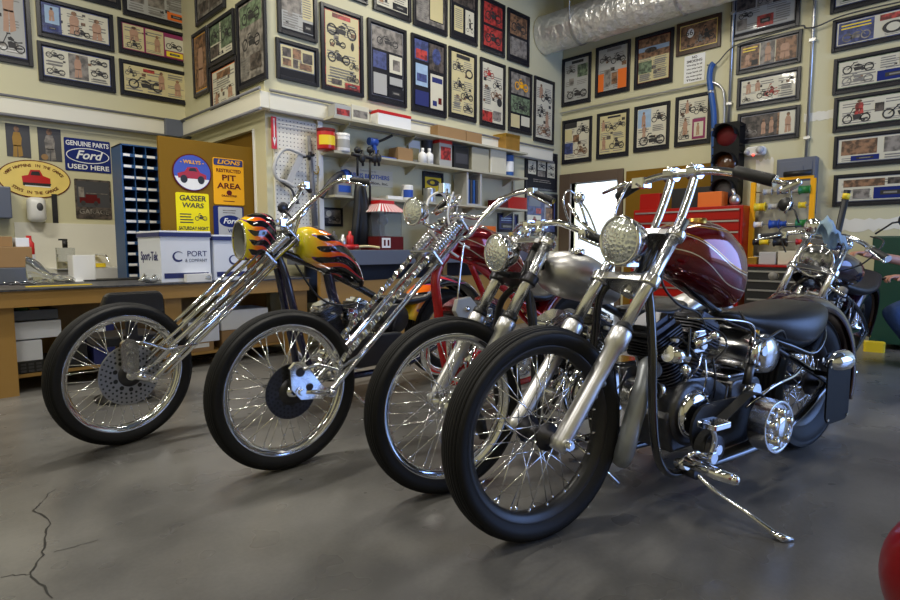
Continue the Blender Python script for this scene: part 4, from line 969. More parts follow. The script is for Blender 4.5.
b.add([p + V((0, e, 0)) for e in (0, .012) for p in (a_ + s_, a_ - s_, c_ - s_, c_ + s_)], [(0, 1, 2, 3), (7, 6, 5, 4), (0, 4, 5, 1), (1, 5, 6, 2), (2, 6, 7, 3), (3, 7, 4, 0)]); b.build('blade', None, r)
b = MB().use('black'); b.cyl(sc(303, 157), sc(314, 155), .014, 8); b.cyl(sc(309, 160), sc(310, 152), .018, 8); b.build('handle', None, r)
b = MB().use('grey'); a_, c_ = at(309, 136, y=yp - .03), at(315, 226, y=yp - .03); b.tube([a_, c_], [.018, .03], 8); one('steel_bar', b, 'upright steel bar hanging at the right of the pegboard', 'bar')
b = MB().use('dark_grey'); b.curve([at(276, 177, y=yp - .03), at(284, 184, y=yp - .03), at(292, 190, y=yp - .03), at(296, 203, y=yp - .03)], .011, 8); b.cyl(at(296, 198, y=yp - .04), at(297, 204, y=yp - .04), .022, 8); one('wrench', b, 'dark bent wrench hanging below the bow saw', 'wrench')
b = MB().use('brass'); b.curve([at(313, 171, y=yp - .02), at(317, 174, y=yp - .02), at(319, 170, y=yp - .02), at(318, 166, y=yp - .02)], .007, 6); one('hook', b, 'small yellow ring hook at the right edge of the pegboard', 'hook')
r, w, h = wroot('C', 'extinguisher_sign', 'narrow red and white arrow sign on the wall corner by the pegboard', 'sign', 269.5, 274.2, 117, 149)
b = MB().use('red'); b.box(-w / 2, -.045, 0, w / 2, -.03, h); b.use('white'); b.poly([(-w * .1, h * .3), (w * .1, h * .3), (w * .1, h * .95), (-w * .1, h * .95)], -.0455); b.poly([(-w * .35, h * .35), (0, h * .08), (w * .35, h * .35)], -.0455); b.build('plate', None, r)

# shelves
def shelf(label, zl, left, right, frontpy_left, d=None):
    pass
shelves = []
ysf = at(334, 115, z=at(320, 120, y=YC).z).y
print('shelf front y', ysf)
ysf = min(max(ysf, 4.5), 4.72)
zs = [at(334, 116, y=ysf).z, at(334, 149, y=ysf).z, at(335, 194.5, y=ysf).z]
zs = [(zs[0] + at(528, 152.5, y=ysf).z) / 2, (zs[1] + at(527.5, 178.5, y=ysf).z) / 2, (zs[2] + at(527, 209.5, y=ysf).z) / 2]
xs0, xs1 = at(334, 149, y=ysf).x, at(528, 165, y=ysf).x
for z, lab in zip(zs, ('topmost cream wall shelf carrying cartons', 'middle cream wall shelf carrying cans and bottles', 'lowest cream wall shelf above the counter')):
    r = empty('wall_shelf', lab, 'shelf', (0, 0, 0), group=None)
    b = MB().use('shelf_cream'); b.box(xs0, ysf, z - .022, xs1, YC - .001, z); b.build('board', None, r)
    for x in (xs0 + .25, xs0 + (xs1 - xs0) * .37, xs0 + (xs1 - xs0) * .68, xs1 - .2):
        b = MB().use('shelf_cream'); b.prism([(YC - .001, z - .022), (ysf + .1, z - .022), (ysf + .1, z - .032), (YC - .02, z - .11), (YC - .001, z - .11)], x, x + .018, 'x'); b.build('bracket', None, r)
Z1, Z2, Z3 = [z + .001 for z in zs]
b = MB().use('shelf_cream'); b.box(xs0 - .03, YC - .03, z2, xs0, YC - .001, Z1 + .02); b.box(xs1, YC - .03, z2, xs1 + .03, YC - .001, Z1); struct('trim_9', b)


def sitem(name, label, cat, xl, xr, yt, z, m, y=None, d=.16, kind='box', cap=None, band=None, bevel=.003):
    y = y if y is not None else ysf + .06
    a_, c_ = at(xl, yt, y=y), at(xr, yt, y=y); h = max(.02, at((xl + xr) / 2, yt, y=y).z - z); w = c_.x - a_.x; cx = (a_.x + c_.x) / 2
    if kind == 'box':
        r = empty(name, label, cat, (cx, y + d / 2, z)); b = MB().use(m); b.box(-w / 2, -d / 2, 0, w / 2, d / 2, h); b.build('body', None, r, bevel=bevel); f = -d / 2
    else:
        rr = w / 2; r = empty(name, label, cat, (cx, y + rr, z)); b = MB().use(m); f = -rr
        if kind == 'can': b.lathe([(0, .001), (0, rr * .96), (.01, rr), (h - .01, rr), (h, rr * .97), (h, .001)], (0, 0, 0), 'z', 28)
        else: b.lathe([(0, .001), (0, rr), (h * .62, rr), (h * .74, rr * .5), (h * .76, rr * .35), (h * .86, rr * .35), (h * .86, .001)], (0, 0, 0), 'z', 22)
        b.build('body', None, r)
    if cap:
        b = MB().use(cap)
        if kind == 'box': b.box(-w / 2 - .002, -d / 2 - .002, h * .82, w / 2 + .002, d / 2 + .002, h + .002)
        elif kind == 'can': b.lathe([(h * .9, rr * 1.03), (h + .01, rr * 1.03), (h + .012, .001)], (0, 0, 0), 'z', 28)
        else: b.lathe([(h * .84, rr * .42), (h, rr * .4), (h, .001)], (0, 0, 0), 'z', 16)
        b.build('lid', None, r)
    if band:
        b = MB().use(band)
        if kind == 'box': b.box(-w * .4, f - .002, h * .25, w * .4, f - .0002, h * .7)
        else: b.lathe([(h * .22, rr * 1.006), (h * .7, rr * 1.006)], (0, 0, 0), 'z', 20, a0=-PI * .95, a1=-PI * .15)
        b.build('printed_label', None, r)
    return r


sitem('carton', 'patterned grey white carton at the left end of the topmost shelf', 'box', 335, 351, 105, Z1, 'paper_grey', d=.3, band='photo_red')
sitem('carton', 'second patterned carton on the topmost shelf, left half', 'box', 351.5, 369, 106, Z1, 'paper', d=.3, band='photo_grey')
sitem('carton', 'white carton with a red line on the topmost shelf', 'box', 378, 411, 113, Z1, 'white', d=.26, cap='red')
sitem('carton', 'long flat brown carton in the middle of the topmost shelf', 'box', 438, 466, 127.5, Z1, 'cardboard', d=.28)
sitem('carton', 'flat brown carton touching the long one on the topmost shelf', 'box', 466.5, 482, 132.5, Z1, 'cardboard', d=.28)
sitem('carton', 'shiny gold carton near the right end of the topmost shelf', 'box', 506, 520, 134.5, Z1, 'gold_card', d=.3, cap='brass')
sitem('coffee_can', 'big red coffee can with a yellow label on the middle shelf', 'can', 323, 338.5, 129, Z2, 'red', kind='can', band='yellow', cap='maroon', y=YC - .3)
sitem('tub', 'white tub right of the red coffee can', 'tub', 339.5, 353, 134, Z2, 'white', kind='can', band='paper_grey', cap='white_plastic', y=YC - .3)
sitem('carton', 'tan carton beside the blue tool on the middle shelf', 'box', 398, 413, 148, Z2, 'cardboard')
sitem('card', 'upright white picture card on the middle shelf', 'card', 409, 420, 140.5, Z2, 'white', y=ysf + .24, d=.02, band='paper_yellow')
sitem('bottle', 'white squeeze bottle, left of the two on the middle shelf', 'bottle', 422, 428.5, 147.5, Z2, 'white', kind='bottle', cap='white', y=ysf + .03)
sitem('bottle', 'white squeeze bottle, right of the two on the middle shelf', 'bottle', 429, 435, 148, Z2, 'white', kind='bottle', cap='white', y=ysf + .03)
sitem('spray_can', 'dark can with a grey cap behind the white bottles', 'can', 427, 436, 138, Z2, 'dark_grey', kind='can', cap='grey', y=ysf + .17)
sitem('tin', 'red and pale oil tin on the middle shelf', 'tin', 439.5, 452, 138.5, Z2, 'paper_grey', cap='red', band='photo_red')
sitem('tin', 'black tin with a pale emblem on the middle shelf', 'tin', 454, 469, 147, Z2, 'black', band='dark_grey')
sitem('plastic_jar', 'greenish clear storage box on the middle shelf', 'storage box', 472, 489, 148, Z2, 'shelf_cream', d=.1)
sitem('paper_bag', 'crinkled pale paper bag near the right end of the middle shelf', 'bag', 491, 507, 149, Z2, 'paper', d=.1, bevel=.02)
sitem('can', 'blue can with a white band next to the pale paper bag', 'can', 509, 516, 155, Z2, 'steel_blue', kind='can', band='white')
r = empty('bench_tool', 'blue cast tool with a dark handle on the middle shelf', 'tool', at(379, 155, y=ysf + .1)); r.location.z = Z2
b = MB().use('spool_blue'); b.box(-.12, -.04, 0, .2, .04, .02); b.curve([(-.04, 0, .02), (-.06, 0, .1), (-.08, 0, .15)], .025, 10); b.cyl((-.13, 0, .16), (-.03, 0, .16), .04, 14); b.build('body', None, r)
b = MB().use('black'); b.curve([(-.04, 0, .16), (.06, 0, .2), (.18, 0, .26)], .014, 8); b.build('handle', None, r)
# shelf three
sitem('tool_case', 'grey and blue striped tool pouch on the lowest shelf, left end', 'case', 337, 352, 181, Z3, 'grey', band='spool_blue')
sitem('mug', 'white blue-labelled can on the lowest shelf', 'can', 406.5, 415.5, 185, Z3, 'white', kind='can', band='spool_blue')
sitem('carton', 'flat white box lying on the lowest shelf', 'box', 388, 403, 196, Z3, 'white')
sitem('mug', 'steel cup on the lowest shelf in front of the yellow card', 'cup', 429, 438, 188, Z3, 'silver', kind='can')
for i_, (a0_, a1_, zz, mm, lb) in enumerate(((497, 508, 200, 'maroon', 'dark red box at the right part of the lowest shelf'), (508.5, 527, 197, 'chest_red', 'red flat toolbox at the right end of the lowest shelf'))):
    sitem('carton', lb, 'box', a0_, a1_, zz, Z3, mm)
a_ = at(465, 205, y=ysf + .04); r = empty('magazine_rack', 'pale grey angled rack holding dark folders on the lowest shelf', 'rack', (a_.x + .14, ysf + .12, Z3))
hh = at(470, 173, y=ysf + .04).z - Z3
b = MB().use('light_grey')
for s_ in (-.13, .11): b.prism([(s_, 0), (s_ + .03, 0), (s_ + .03 + (.06 if s_ < 0 else -.1) * 0, hh), (s_, hh)], -.1, .12, 'y')
b.box(-.1, -.1, .0, .11, .12, .02); b.build('frame', None, r)
for k in range(4): b = MB().use('dark_grey' if k % 2 else 'steel_blue'); b.box(-.095 + k * .05, -.08, .021, -.06 + k * .05, .1, hh * .8); b.build('folder', None, r)
b = MB(); 
# wall sign between shelves and pictures there
r, w, h = wroot('C', 'shop_sign', 'long pale sign with blue letters reading Brothers Construction between the shelves', 'sign', 341, 392, 166, 183)
b = MB().use('paper'); b.box(-w / 2, -.01, 0, w / 2, 0, h); b.build('board', None, r)
b = MB(); put_text(b, 'HARRIS BROTHERS', h * .36, 'spool_blue', 0, h * .55, -.0105, fit=w * .85, bold=1); put_text(b, 'Construction, inc.', h * .25, 'ink', w * .05, h * .18, -.0105, fit=w * .7, bold=1); put_text(b, 'Custom Homes by', h * .16, 'ink_grey', 0, h * .88, -.0105); b.build('lettering', None, r)
g('C', 422, 442, 171, 195, 'l', 'small yellow poster with a dark engine drawing, between the two lower shelves', 'P 0 .85 1 1 ink;O .1 .35 .9 .75 photo_dark;O .3 .45 .6 .65 yellow;P .1 .05 .5 .25 ink', paper='yellow', name='poster')
g('C', 319.5, 341.5, 207, 226, 'l', 'small framed black and white photograph under the lowest shelf', 'P 0 0 1 1 photo_grey;O .2 .5 .5 .95 paper;M .3 .1 .95 .6;P .0 .0 .3 .4 ink', paper='paper')
g('C', 497, 517, 213, 232, 'l', 'dark blue card with pale headline under the lowest shelf, near its right end', 'T .1 .6 .9 .9 photo_sky;P .1 .1 .9 .45 ink;T .2 .15 .8 .3 paper', paper='navy', name='poster')
# on the counter
Zc = z2 + .001; yct = Y2 + .18
a_, c_ = at(378.5, 250, y=yct), at(402.5, 250, y=yct); w = c_.x - a_.x; hh = at(388, 200, y=yct).z - Zc
r = empty('popcorn_machine', 'small red and white popcorn machine with a striped roof on the counter', 'popcorn machine', ((a_.x + c_.x) / 2, yct + w * .45, Zc)); q = w / 2
b = MB().use('maroon'); b.box(-q, -q, 0, q, q, hh * .27); b.use('white'); b.box(-q * .8, -q - .002, hh * .04, -q * .1, -q - .0002, hh * .24); b.use('maroon'); b.box(-q * .65, -q - .003, hh * .08, -q * .5, -q - .002, hh * .2); b.box(-q * .35, -q - .003, hh * .08, -q * .2, -q - .002, hh * .2); b.build('base', None, r)
b = MB().use('clear_plastic'); b.box(-q * .92, -q * .92, hh * .27, q * .92, -q * .9, hh * .78); b.box(-q * .92, -q * .9, hh * .27, -q * .9, q * .9, hh * .78); b.box(q * .9, -q * .9, hh * .27, q * .92, q * .9, hh * .78); b.build('glass', None, r)
b = MB().use('light_grey'); b.box(-q * .9, q * .88, hh * .27, q * .9, q * .9, hh * .78); b.sphere((q * .1, 0, hh * .6), q * .35, q * .35, hh * .09); b.build('kettle', None, r)
nst = 16
for k in range(nst):
    b = MB().use('red' if k % 2 else 'white'); a0_, a1_ = -1 + 2 * k / nst, -1 + 2 * (k + 1) / nst
    b.add([(a0_ * q * 1.2, -q * 1.2, hh * .76), (a1_ * q * 1.2, -q * 1.2, hh * .76), (a1_ * q * .6, -q * .6, hh * .93), (a0_ * q * .6, -q * .6, hh * .93)], [(0, 1, 2, 3)])
    b.add([(-q * 1.2, a0_ * q * 1.2, hh * .76), (-q * 1.2, a1_ * q * 1.2, hh * .76), (-q * .6, a1_ * q * .6, hh * .93), (-q * .6, a0_ * q * .6, hh * .93)], [(3, 2, 1, 0)])
    b.add([(q * 1.2, a0_ * q * 1.2, hh * .76), (q * 1.2, a1_ * q * 1.2, hh * .76), (q * .6, a1_ * q * .6, hh * .93), (q * .6, a0_ * q * .6, hh * .93)], [(0, 1, 2, 3)])
    if k == 0: bb = MB()
    bb.merge(b)
bb.build('awning', None, r)
b = MB().use('red'); b.box(-q * .6, -q * .6, hh * .925, q * .6, q * .6, hh); b.build('roof_box', None, r, bevel=.004)
for lb, a0_, a1_, yt_, m_, nm in (('orange cardboard box on the counter behind the red tank', 476, 496, 226, 'orange', 'carton'), ('small cream box on the counter left of the orange one', 463, 475, 232, 'paper', 'carton'), ('black case on the counter behind the springer bars', 440, 462, 224, 'dark_grey', 'case')):
    sitem(nm, lb, 'box', a0_, a1_, yt_, Zc, m_, y=Y2 + .2, band=None)
for k, (x_, y_) in enumerate(((326, 240), (334, 243), (343, 238), (350, 244))):
    a_ = at(x_, 246, y=Y2 + .25); b = MB().use(('white_plastic', 'dark_grey', 'silver', 'red')[k]); hh = .1 + .03 * (k % 2); b.lathe([(0, .001), (0, .035), (hh, .035), (hh + .02, .015), (hh + .05, .014), (hh + .05, .001)], (0, 0, 0), 'z', 16)
    one('bottle', b, ('white', 'dark', 'silver', 'red')[k] + ' bottle standing on the left end of the counter', 'bottle', V((a_.x, Y2 + .25, Zc)))
# red handled tool with pale hose on the counter front
a_ = at(340, 246, y=Y2 + .1); b = MB().use('red'); b.cyl((0, 0, .03), (.2, 0, .03), .022, 10); b.use('paper_yellow'); b.curve([(.2, 0, .03), (.3, 0, .035), (.36, -.03, .03), (.4, -.08, .02)], .012, 8)
one('tool', b, 'red handled tool with a pale hose lying on the counter edge', 'tool', V((a_.x, Y2 + .1, Zc)))
# drill-like grinder hanging on the wall, black straps, hoses
r = empty('angle_grinder', 'black angle grinder with a blue polishing pad above the left chopper bars', 'power tool', (0, 0, 0)); yg = ysf + .12
b = MB().use('dark_grey'); b.curve([at(321, 197, y=yg), at(325, 190, y=yg), at(330, 183, y=yg), at(338, 175, y=yg), at(343, 174, y=yg)], [.03] * 33 if 0 else .03, 12); b.build('body', None, r)
b = MB().use('spool_blue'); b.cyl(at(343, 175, y=yg), at(347, 174, y=yg), .05, 18); b.build('polishing_pad', None, r)
b = MB().use('black'); b.cyl(at(347, 174, y=yg), at(349, 173.5, y=yg), .035, 18); b.build('backing_plate', None, r)
yh = ysf - .03
r = empty('apron', 'long black shop apron hanging from the shelf', 'apron', (0, 0, 0))
b = MB().use('black')
prof = [(358, 363, 178), (356, 367, 192), (355, 370, 208), (353, 372, 225), (350, 373, 246)]
n_ = 8
for j, (xa, xb, y0) in enumerate(prof):
    for k in range(n_ + 1):
        p = at(xa + (xb - xa) * k / n_, y0, y=yh); b.v.append(p + V((0, .025 * math.cos(k * 1.6 + j * .3), 0)))
for j in range(len(prof) - 1):
    for k in range(n_): o_ = j * (n_ + 1) + k; b.f.append([o_, o_ + 1, o_ + n_ + 2, o_ + n_ + 1]); b.mi.append(0); b.sm.append(True)
o = b.build('cloth', None, r); sm = o.modifiers.new('s', 'SOLIDIFY'); sm.thickness = .012
for i_, x_ in enumerate((357.5, 370)):
    b = MB().use('black'); b.cyl(at(x_, 147, y=yh + .02), at(x_, 176 if i_ == 0 else 215, y=yh + .02), .012, 8); b.sphere(at(x_, 150, y=yh + .02), .035); b.build('strap', None, r)
b = MB().use('black')
for x_ in (362, 374, 378): b.sphere(at(x_, 158, y=yh + .01), .04, .03, .05); b.cyl(at(x_, 150, y=yh + .01), at(x_ + 1, 166, y=yh + .01), .013, 8)
b.curve([at(352, 154, y=yh + .01), at(362, 156, y=yh + .01), at(380, 160, y=yh + .01)], .02, 8); one('clamp', b, 'row of black clamps hooked on the front of the middle shelf', 'clamp')

# ------------------------------------------------------------------ tool chests, spool rack, green bin near the right wall
def chest(name, label, xw, y0, y1, d, z0, z1, m, drawers, handle='silver', top=None, face=None):
    """chest with its face towards -x; y0<y1"""
    r = empty(name, label, 'tool chest', (xw, (y0 + y1) / 2, z0), -PI / 2); w = y1 - y0; h = z1 - z0
    b = MB().use(m); b.box(-w / 2, 0, 0, w / 2, d, h); b.build('case', None, r, bevel=.006)
    if top: b = MB().use(top); b.box(-w / 2 - .005, -.01, h, w / 2 + .005, d, h + .025); b.build('top_edge', None, r, bevel=.004)
    z = .03; hs = (h - .06) / drawers
    for k in range(drawers):
        b = MB().use(face or m); b.box(-w / 2 + .03, -.016, z + .004, w / 2 - .03, -.001, z + hs - .004); f = b.build('drawer', None, r, bevel=.002)
        b = MB().use(handle); b.box(-w / 2 + .035, -.03, z + hs - .026, w / 2 - .035, -.0165, z + hs - .008); b.build('handle', None, f)
        z += hs
    return r, w, h
xc = XD - .55
ry0, ry1 = at(741.5, 220, x=xc).y, at(632, 220, x=xc).y
zt = at(735, 205, x=xc).z
zm = .86
chest('tool_chest', 'red roller cabinet with silver drawer handles under the red top chest', xc, ry0, ry1, .5, .1, zm - .002, 'chest_red', 6)
rc = bpy.data.objects['tool_chest']
for sx_ in (-1, 1):
    for sy_ in (.08, .42): b = MB().use('black'); b.cyl((sx_ * (ry1 - ry0) * .44 - .02, sy_, -.05), (sx_ * (ry1 - ry0) * .44 + .02, sy_, -.05), .049, 14); b.build('caster', None, rc)
chest('tool_chest', 'red top chest with shallow silver-edged drawers below the open black lid', xc + .04, ry0, ry1, .42, zm, zt, 'chest_red', 4)
sitem_ = None
def boxD(name, label, cat, xl, xr, yt, x, z0, m, d=.2, bevel=.005, group=None):
    a_, c_ = at(xr, yt, x=x), at(xl, yt, x=x); r = empty(name, label, cat, (x, (a_.y + c_.y) / 2, z0), -PI / 2, group); w = c_.y - a_.y; h = a_.z - z0
    b = MB().use(m); b.box(-w / 2, 0, 0, w / 2, d, max(h, .02)); b.build('body', None, r, bevel=bevel); return r, w, h
boxD('carton', 'orange and black parts box on the red tool chest', 'box', 698, 722, 191, xc + .1, zt + .001, 'orange')
boxD('case', 'small red case with a black handle on the left of the tool chest', 'case', 640, 660, 193, xc + .1, zt + .001, 'chest_red')
boxD('case', 'black power tool case lying on the tool chest behind the orange box', 'case', 672, 712, 186, xc + .3, zt + .001, 'black', d=.08)
b = MB().use('silver'); a_ = at(741, 196, x=xc + .2); b.sphere((0, 0, .07), .06, .06, .07); b.cyl((0, 0, .1), (0, .03, .2), .02); one('sprayer', b, 'silver cup gun standing on the tool chest', 'spray gun', V((xc + .2, at(735, 196, x=xc + .2).y, zt + .001)))
# open door leaf / ply panel behind the chest
p0, p1 = at(626, 180, x=XD - .06), at(716, 180, x=XD - .06); b = MB().use('brown_door'); b.box(XD - .06, p1.y, .02, XD - .02, p0.y, at(640, 170, x=XD - .06).z); struct('door_3', b)
# spool rack
xr_ = XD - .3
y0, y1 = at(812, 200, x=xr_).y, at(752.5, 200, x=xr_).y; zt_ = at(812, 178, x=xr_).z
r = empty('spool_rack', 'yellow steel rack with rods of coloured wire spools on the right wall', 'rack', (0, 0, 0))
for y in (y0, y1):
    b = MB().use('yellow_sign'); b.box(xr_, y - .025, 0.0, xr_ + .04, y + .025, zt_); b.build('post', None, r)
b = MB().use('yellow_sign'); b.box(xr_, y0, zt_, xr_ + .04, y1, zt_ + .03); b.build('top_bar', None, r)
rods = []
for py in (191, 206, 224, 242, 259): rods.append(at(780, py, x=xr_).z)
for z in rods: b = MB().use('silver'); b.cyl((xr_ + .02, y0, z), (xr_ + .02, y1, z), .007, 8); b.build('rod', None, r)
b = MB().use('shelf_cream'); b.box(XD - .16, y0 + .03, .9, XD - .15, y1 - .03, zt_ - .01); b.build('back_sheet', None, r)
random.seed(11)
cols = [('white', 'white'), ('yellow', 'yellow'), ('spool_blue', 'blue'), ('spool_green', 'green'), ('black', 'black'), ('red', 'red'), ('grey', 'grey'), ('light_grey', 'pale grey')]
wl = ['topmost rod', 'second rod', 'third rod', 'fourth rod', 'lowest rod']
layout = [[(803, 'spool_green', 10), (792, 'light_grey', 8), (780, 'grey', 8), (766, 'light_grey', 8)], [(759, 'yellow', 10), (772, 'light_grey', 8), (784, 'grey', 10), (801, 'yellow', 6)],
          [(758, 'white', 8), (774, 'spool_blue', 9), (783, 'spool_blue', 5), (801, 'spool_green', 9)], [(757, 'black', 6), (765, 'yellow', 8), (781, 'black', 12), (801, 'red', 7)], [(760, 'light_grey', 8), (772, 'grey', 8), (784, 'light_grey', 8), (797, 'light_grey', 8)]]
ops = {'white': 'white', 'yellow': 'yellow', 'spool_blue': 'blue', 'spool_green': 'green', 'black': 'black', 'red': 'red', 'grey': 'grey', 'light_grey': 'pale grey'}
nth = {}
for z, ws, nm in zip(rods, layout, wl):
    for px, m_, wd_ in ws:
        y = at(px, 220, x=xr_).y; hw = wd_ * .0055; R_ = .03 + (.012 if wd_ > 8 else 0)
        b = MB().use(m_); b.lathe([(-hw, .008), (-hw, R_ * 1.25), (-hw + .006, R_ * 1.25), (-hw + .006, R_), (hw - .006, R_), (hw - .006, R_ * 1.25), (hw, R_ * 1.25), (hw, .008)], (0, 0, 0), 'y', 18)
        k = (m_, nm); nth[k] = nth.get(k, 0) + 1
        lab = '%s wire spool%s on the %s of the yellow rack' % (ops[m_], '' if nth[k] == 1 else ', %s of its colour' % ('second', 'third')[nth[k] - 2], nm)
        if sum(1 for w_ in ws if w_[1] == m_) > 1 and nth[k] == 1: lab = '%s wire spool, leftmost of its colour on the %s of the yellow rack' % (ops[m_], nm)
        one('wire_spool', b, lab, 'spool', (xr_ + .02, y, z), group='wire spools on the yellow rack')
b = MB().use('black'); a_, c_ = at(784, 174, x=XD - .3), at(812, 171.5, x=XD - .3); b.cyl(a_, c_, .03, 12); one('roll', b, 'black tube lying on top of the yellow spool rack', 'tube', (0, 0, zt_ + .03 + .031 - a_.z))
# low black chest with red top
xk = XD - .75
ky0, ky1 = at(812, 280, x=xk).y, at(745, 280, x=xk).y; zk = at(780, 265, x=xk).z
chest('tool_chest', 'low black tool chest with a red top edge and silver handles below the spool rack', xk, ky0, ky1, .4, .08, zk - .025, 'black_satin', 6, top='chest_red')
bk_ = bpy.data.objects[[o.name for o in bpy.data.objects if o.get('label', '').startswith('low black tool')][0]]
for sx_ in (-1, 1):
    for sy_ in (.08, .3): b = MB().use('black'); b.cyl((sx_ * .2 - .02, sy_, -.04), (sx_ * .2 + .02, sy_, -.04), .039, 14); b.build('caster', None, bk_)
for k, (xl, xr, yt, m_, lb) in enumerate(((748, 757, 257, 'brass', 'small brass tin on the low black chest'), (759, 776, 252, 'light_grey', 'pale stack of trays on the low black chest'), (778, 800, 251, 'paper', 'cream box with a round gauge on the low black chest'))):
    boxD('carton', lb, 'box', xl, xr, yt, xk + .08, zk + .001, m_, d=.2)
# green bin at the right edge
xg = 6.6
gy1 = at(872, 290, x=xg).y; gzt = at(885, 236, x=xg).z
r = empty('waste_bin', 'dark green steel bin with a lid at the right edge behind the seated person', 'bin', (xg, gy1 - .45, 0), -PI / 2)
b = MB().use('bin_green'); b.box(-.45, 0, .05, .45, .7, gzt - .42 * .5); b.build('body', None, r, bevel=.01)
b = MB().use('bin_green'); b.box(-.47, -.02, gzt - .205, .47, .72, gzt); b.build('lid', None, r, bevel=.015)
b = MB().use('black'); 
for s_ in (-.38, .38): b.cyl((s_, .1, .03), (s_ + .03, .1, .03), .03)
b.build('caster', None, r)
a_ = at(878, 345, z=0.12)
b = MB().use('yellow'); b.rbox(-.06, -.09, 0, .06, .07, .09, .02, 'z'); one('tool_case', b, 'flat yellow case on the floor by the green bin', 'case', V((6.4, .885, 0)), rz=.2)
# ------------------------------------------------------------------ motorcycles (local frame: x forward, y to the rider's left, z up; origin on the floor under the front axle)
def flame_paint(name, x0, x1, z0, z1, n=5, L0=.2, dc=.33):
    """licks of yellow-orange-red flame running back over black lacquer"""
    m = mat(name, (0, 0, 0), rough=.08, coat=1); nb = NB(m); q = nb.xyz()
    s = nb.m('DIVIDE', nb.m('SUBTRACT', x0, q[0]), x0 - x1)          # 0 at the front, 1 at the tail
    v = nb.m('DIVIDE', nb.m('SUBTRACT', q[2], z0), z1 - z0)
    vv = nb.m('ADD', nb.m('ADD', v, nb.m('MULTIPLY', nb.m('SINE', nb.m('MULTIPLY', s, 9.)), .05)), nb.m('MULTIPLY', s, .35))
    saw = nb.m('ABSOLUTE', nb.m('SUBTRACT', nb.m('FRACT', nb.m('MULTIPLY', vv, n)), .5))   # 0..0.5
    nn = nb.m('SUBTRACT', nb.noise(5, 2), .5)
    L = nb.m('ADD', nb.m('ADD', L0, nb.m('MULTIPLY', nb.m('POWER', nb.m('MULTIPLY', saw, 2.), 2.2), 1.0 - L0)), nb.m('MULTIPLY', nn, .3))
    d = nb.m('SUBTRACT', L, s)
    # teardrops of bare black between the licks
    sm = nb.m('ABSOLUTE', nb.m('SUBTRACT', nb.m('FRACT', nb.m('ADD', nb.m('MULTIPLY', vv, n), .5)), .5))
    e1 = nb.m('DIVIDE', nb.m('SUBTRACT', s, dc), .12); e2 = nb.m('DIVIDE', nb.m('SUBTRACT', .5, sm), .29)
    drop = nb.m('GREATER_THAN', nb.m('ADD', nb.m('MULTIPLY', e1, e1), nb.m('MULTIPLY', e2, e2)), 1.)
    mask = nb.m('MULTIPLY', nb.m('GREATER_THAN', d, 0.), drop); edge = nb.m('MULTIPLY', nb.m('GREATER_THAN', d, -.07), drop)
    cr = nb.n('ShaderNodeValToRGB'); e = cr.color_ramp; e.elements[0].position = 0; e.elements[0].color = srgb(225, 215, 40) + (1,)
    e.elements[1].position = 1; e.elements[1].color = srgb(120, 20, 60) + (1,)
    for p_, c_ in ((.12, srgb(240, 195, 20)), (.26, srgb(240, 120, 20)), (.55, srgb(215, 55, 30))): k = e.elements.new(p_); k.color = c_ + (1,)
    nb.nt.links.new(s, cr.inputs[0])
    base = nb.mix(edge, (.006, .006, .008), srgb(120, 50, 130)); nb.base(nb.mix(mask, base, cr.outputs[0]))
    return name


def stripe_paint(name, base, lines_, stripe=srgb(215, 205, 180), gold=srgb(190, 140, 40), flake=True, metal=.45):
    """deep lacquer with thin scalloped pinstripes; lines_: (height, slope, wave, gold?)"""
    m = mat(name, base, rough=.12, coat=1, metal=metal); nb = NB(m); q = nb.xyz()
    c = nb.mix(nb.noise(22, 6), tuple(k * .35 for k in base), tuple(min(1, k * 1.7) for k in base)) if flake else None
    for h, sl, wv, gd in lines_:
        f = nb.m('ADD', nb.m('ADD', nb.m('MULTIPLY', q[0], sl), h), nb.m('MULTIPLY', nb.m('SINE', nb.m('MULTIPLY', q[0], 17.)), wv))
        hit = nb.m('LESS_THAN', nb.m('ABSOLUTE', nb.m('SUBTRACT', q[2], f)), .0022)
        c = nb.mix(hit, c if c is not None else base, gold if gd else stripe)
    nb.base(c); return name


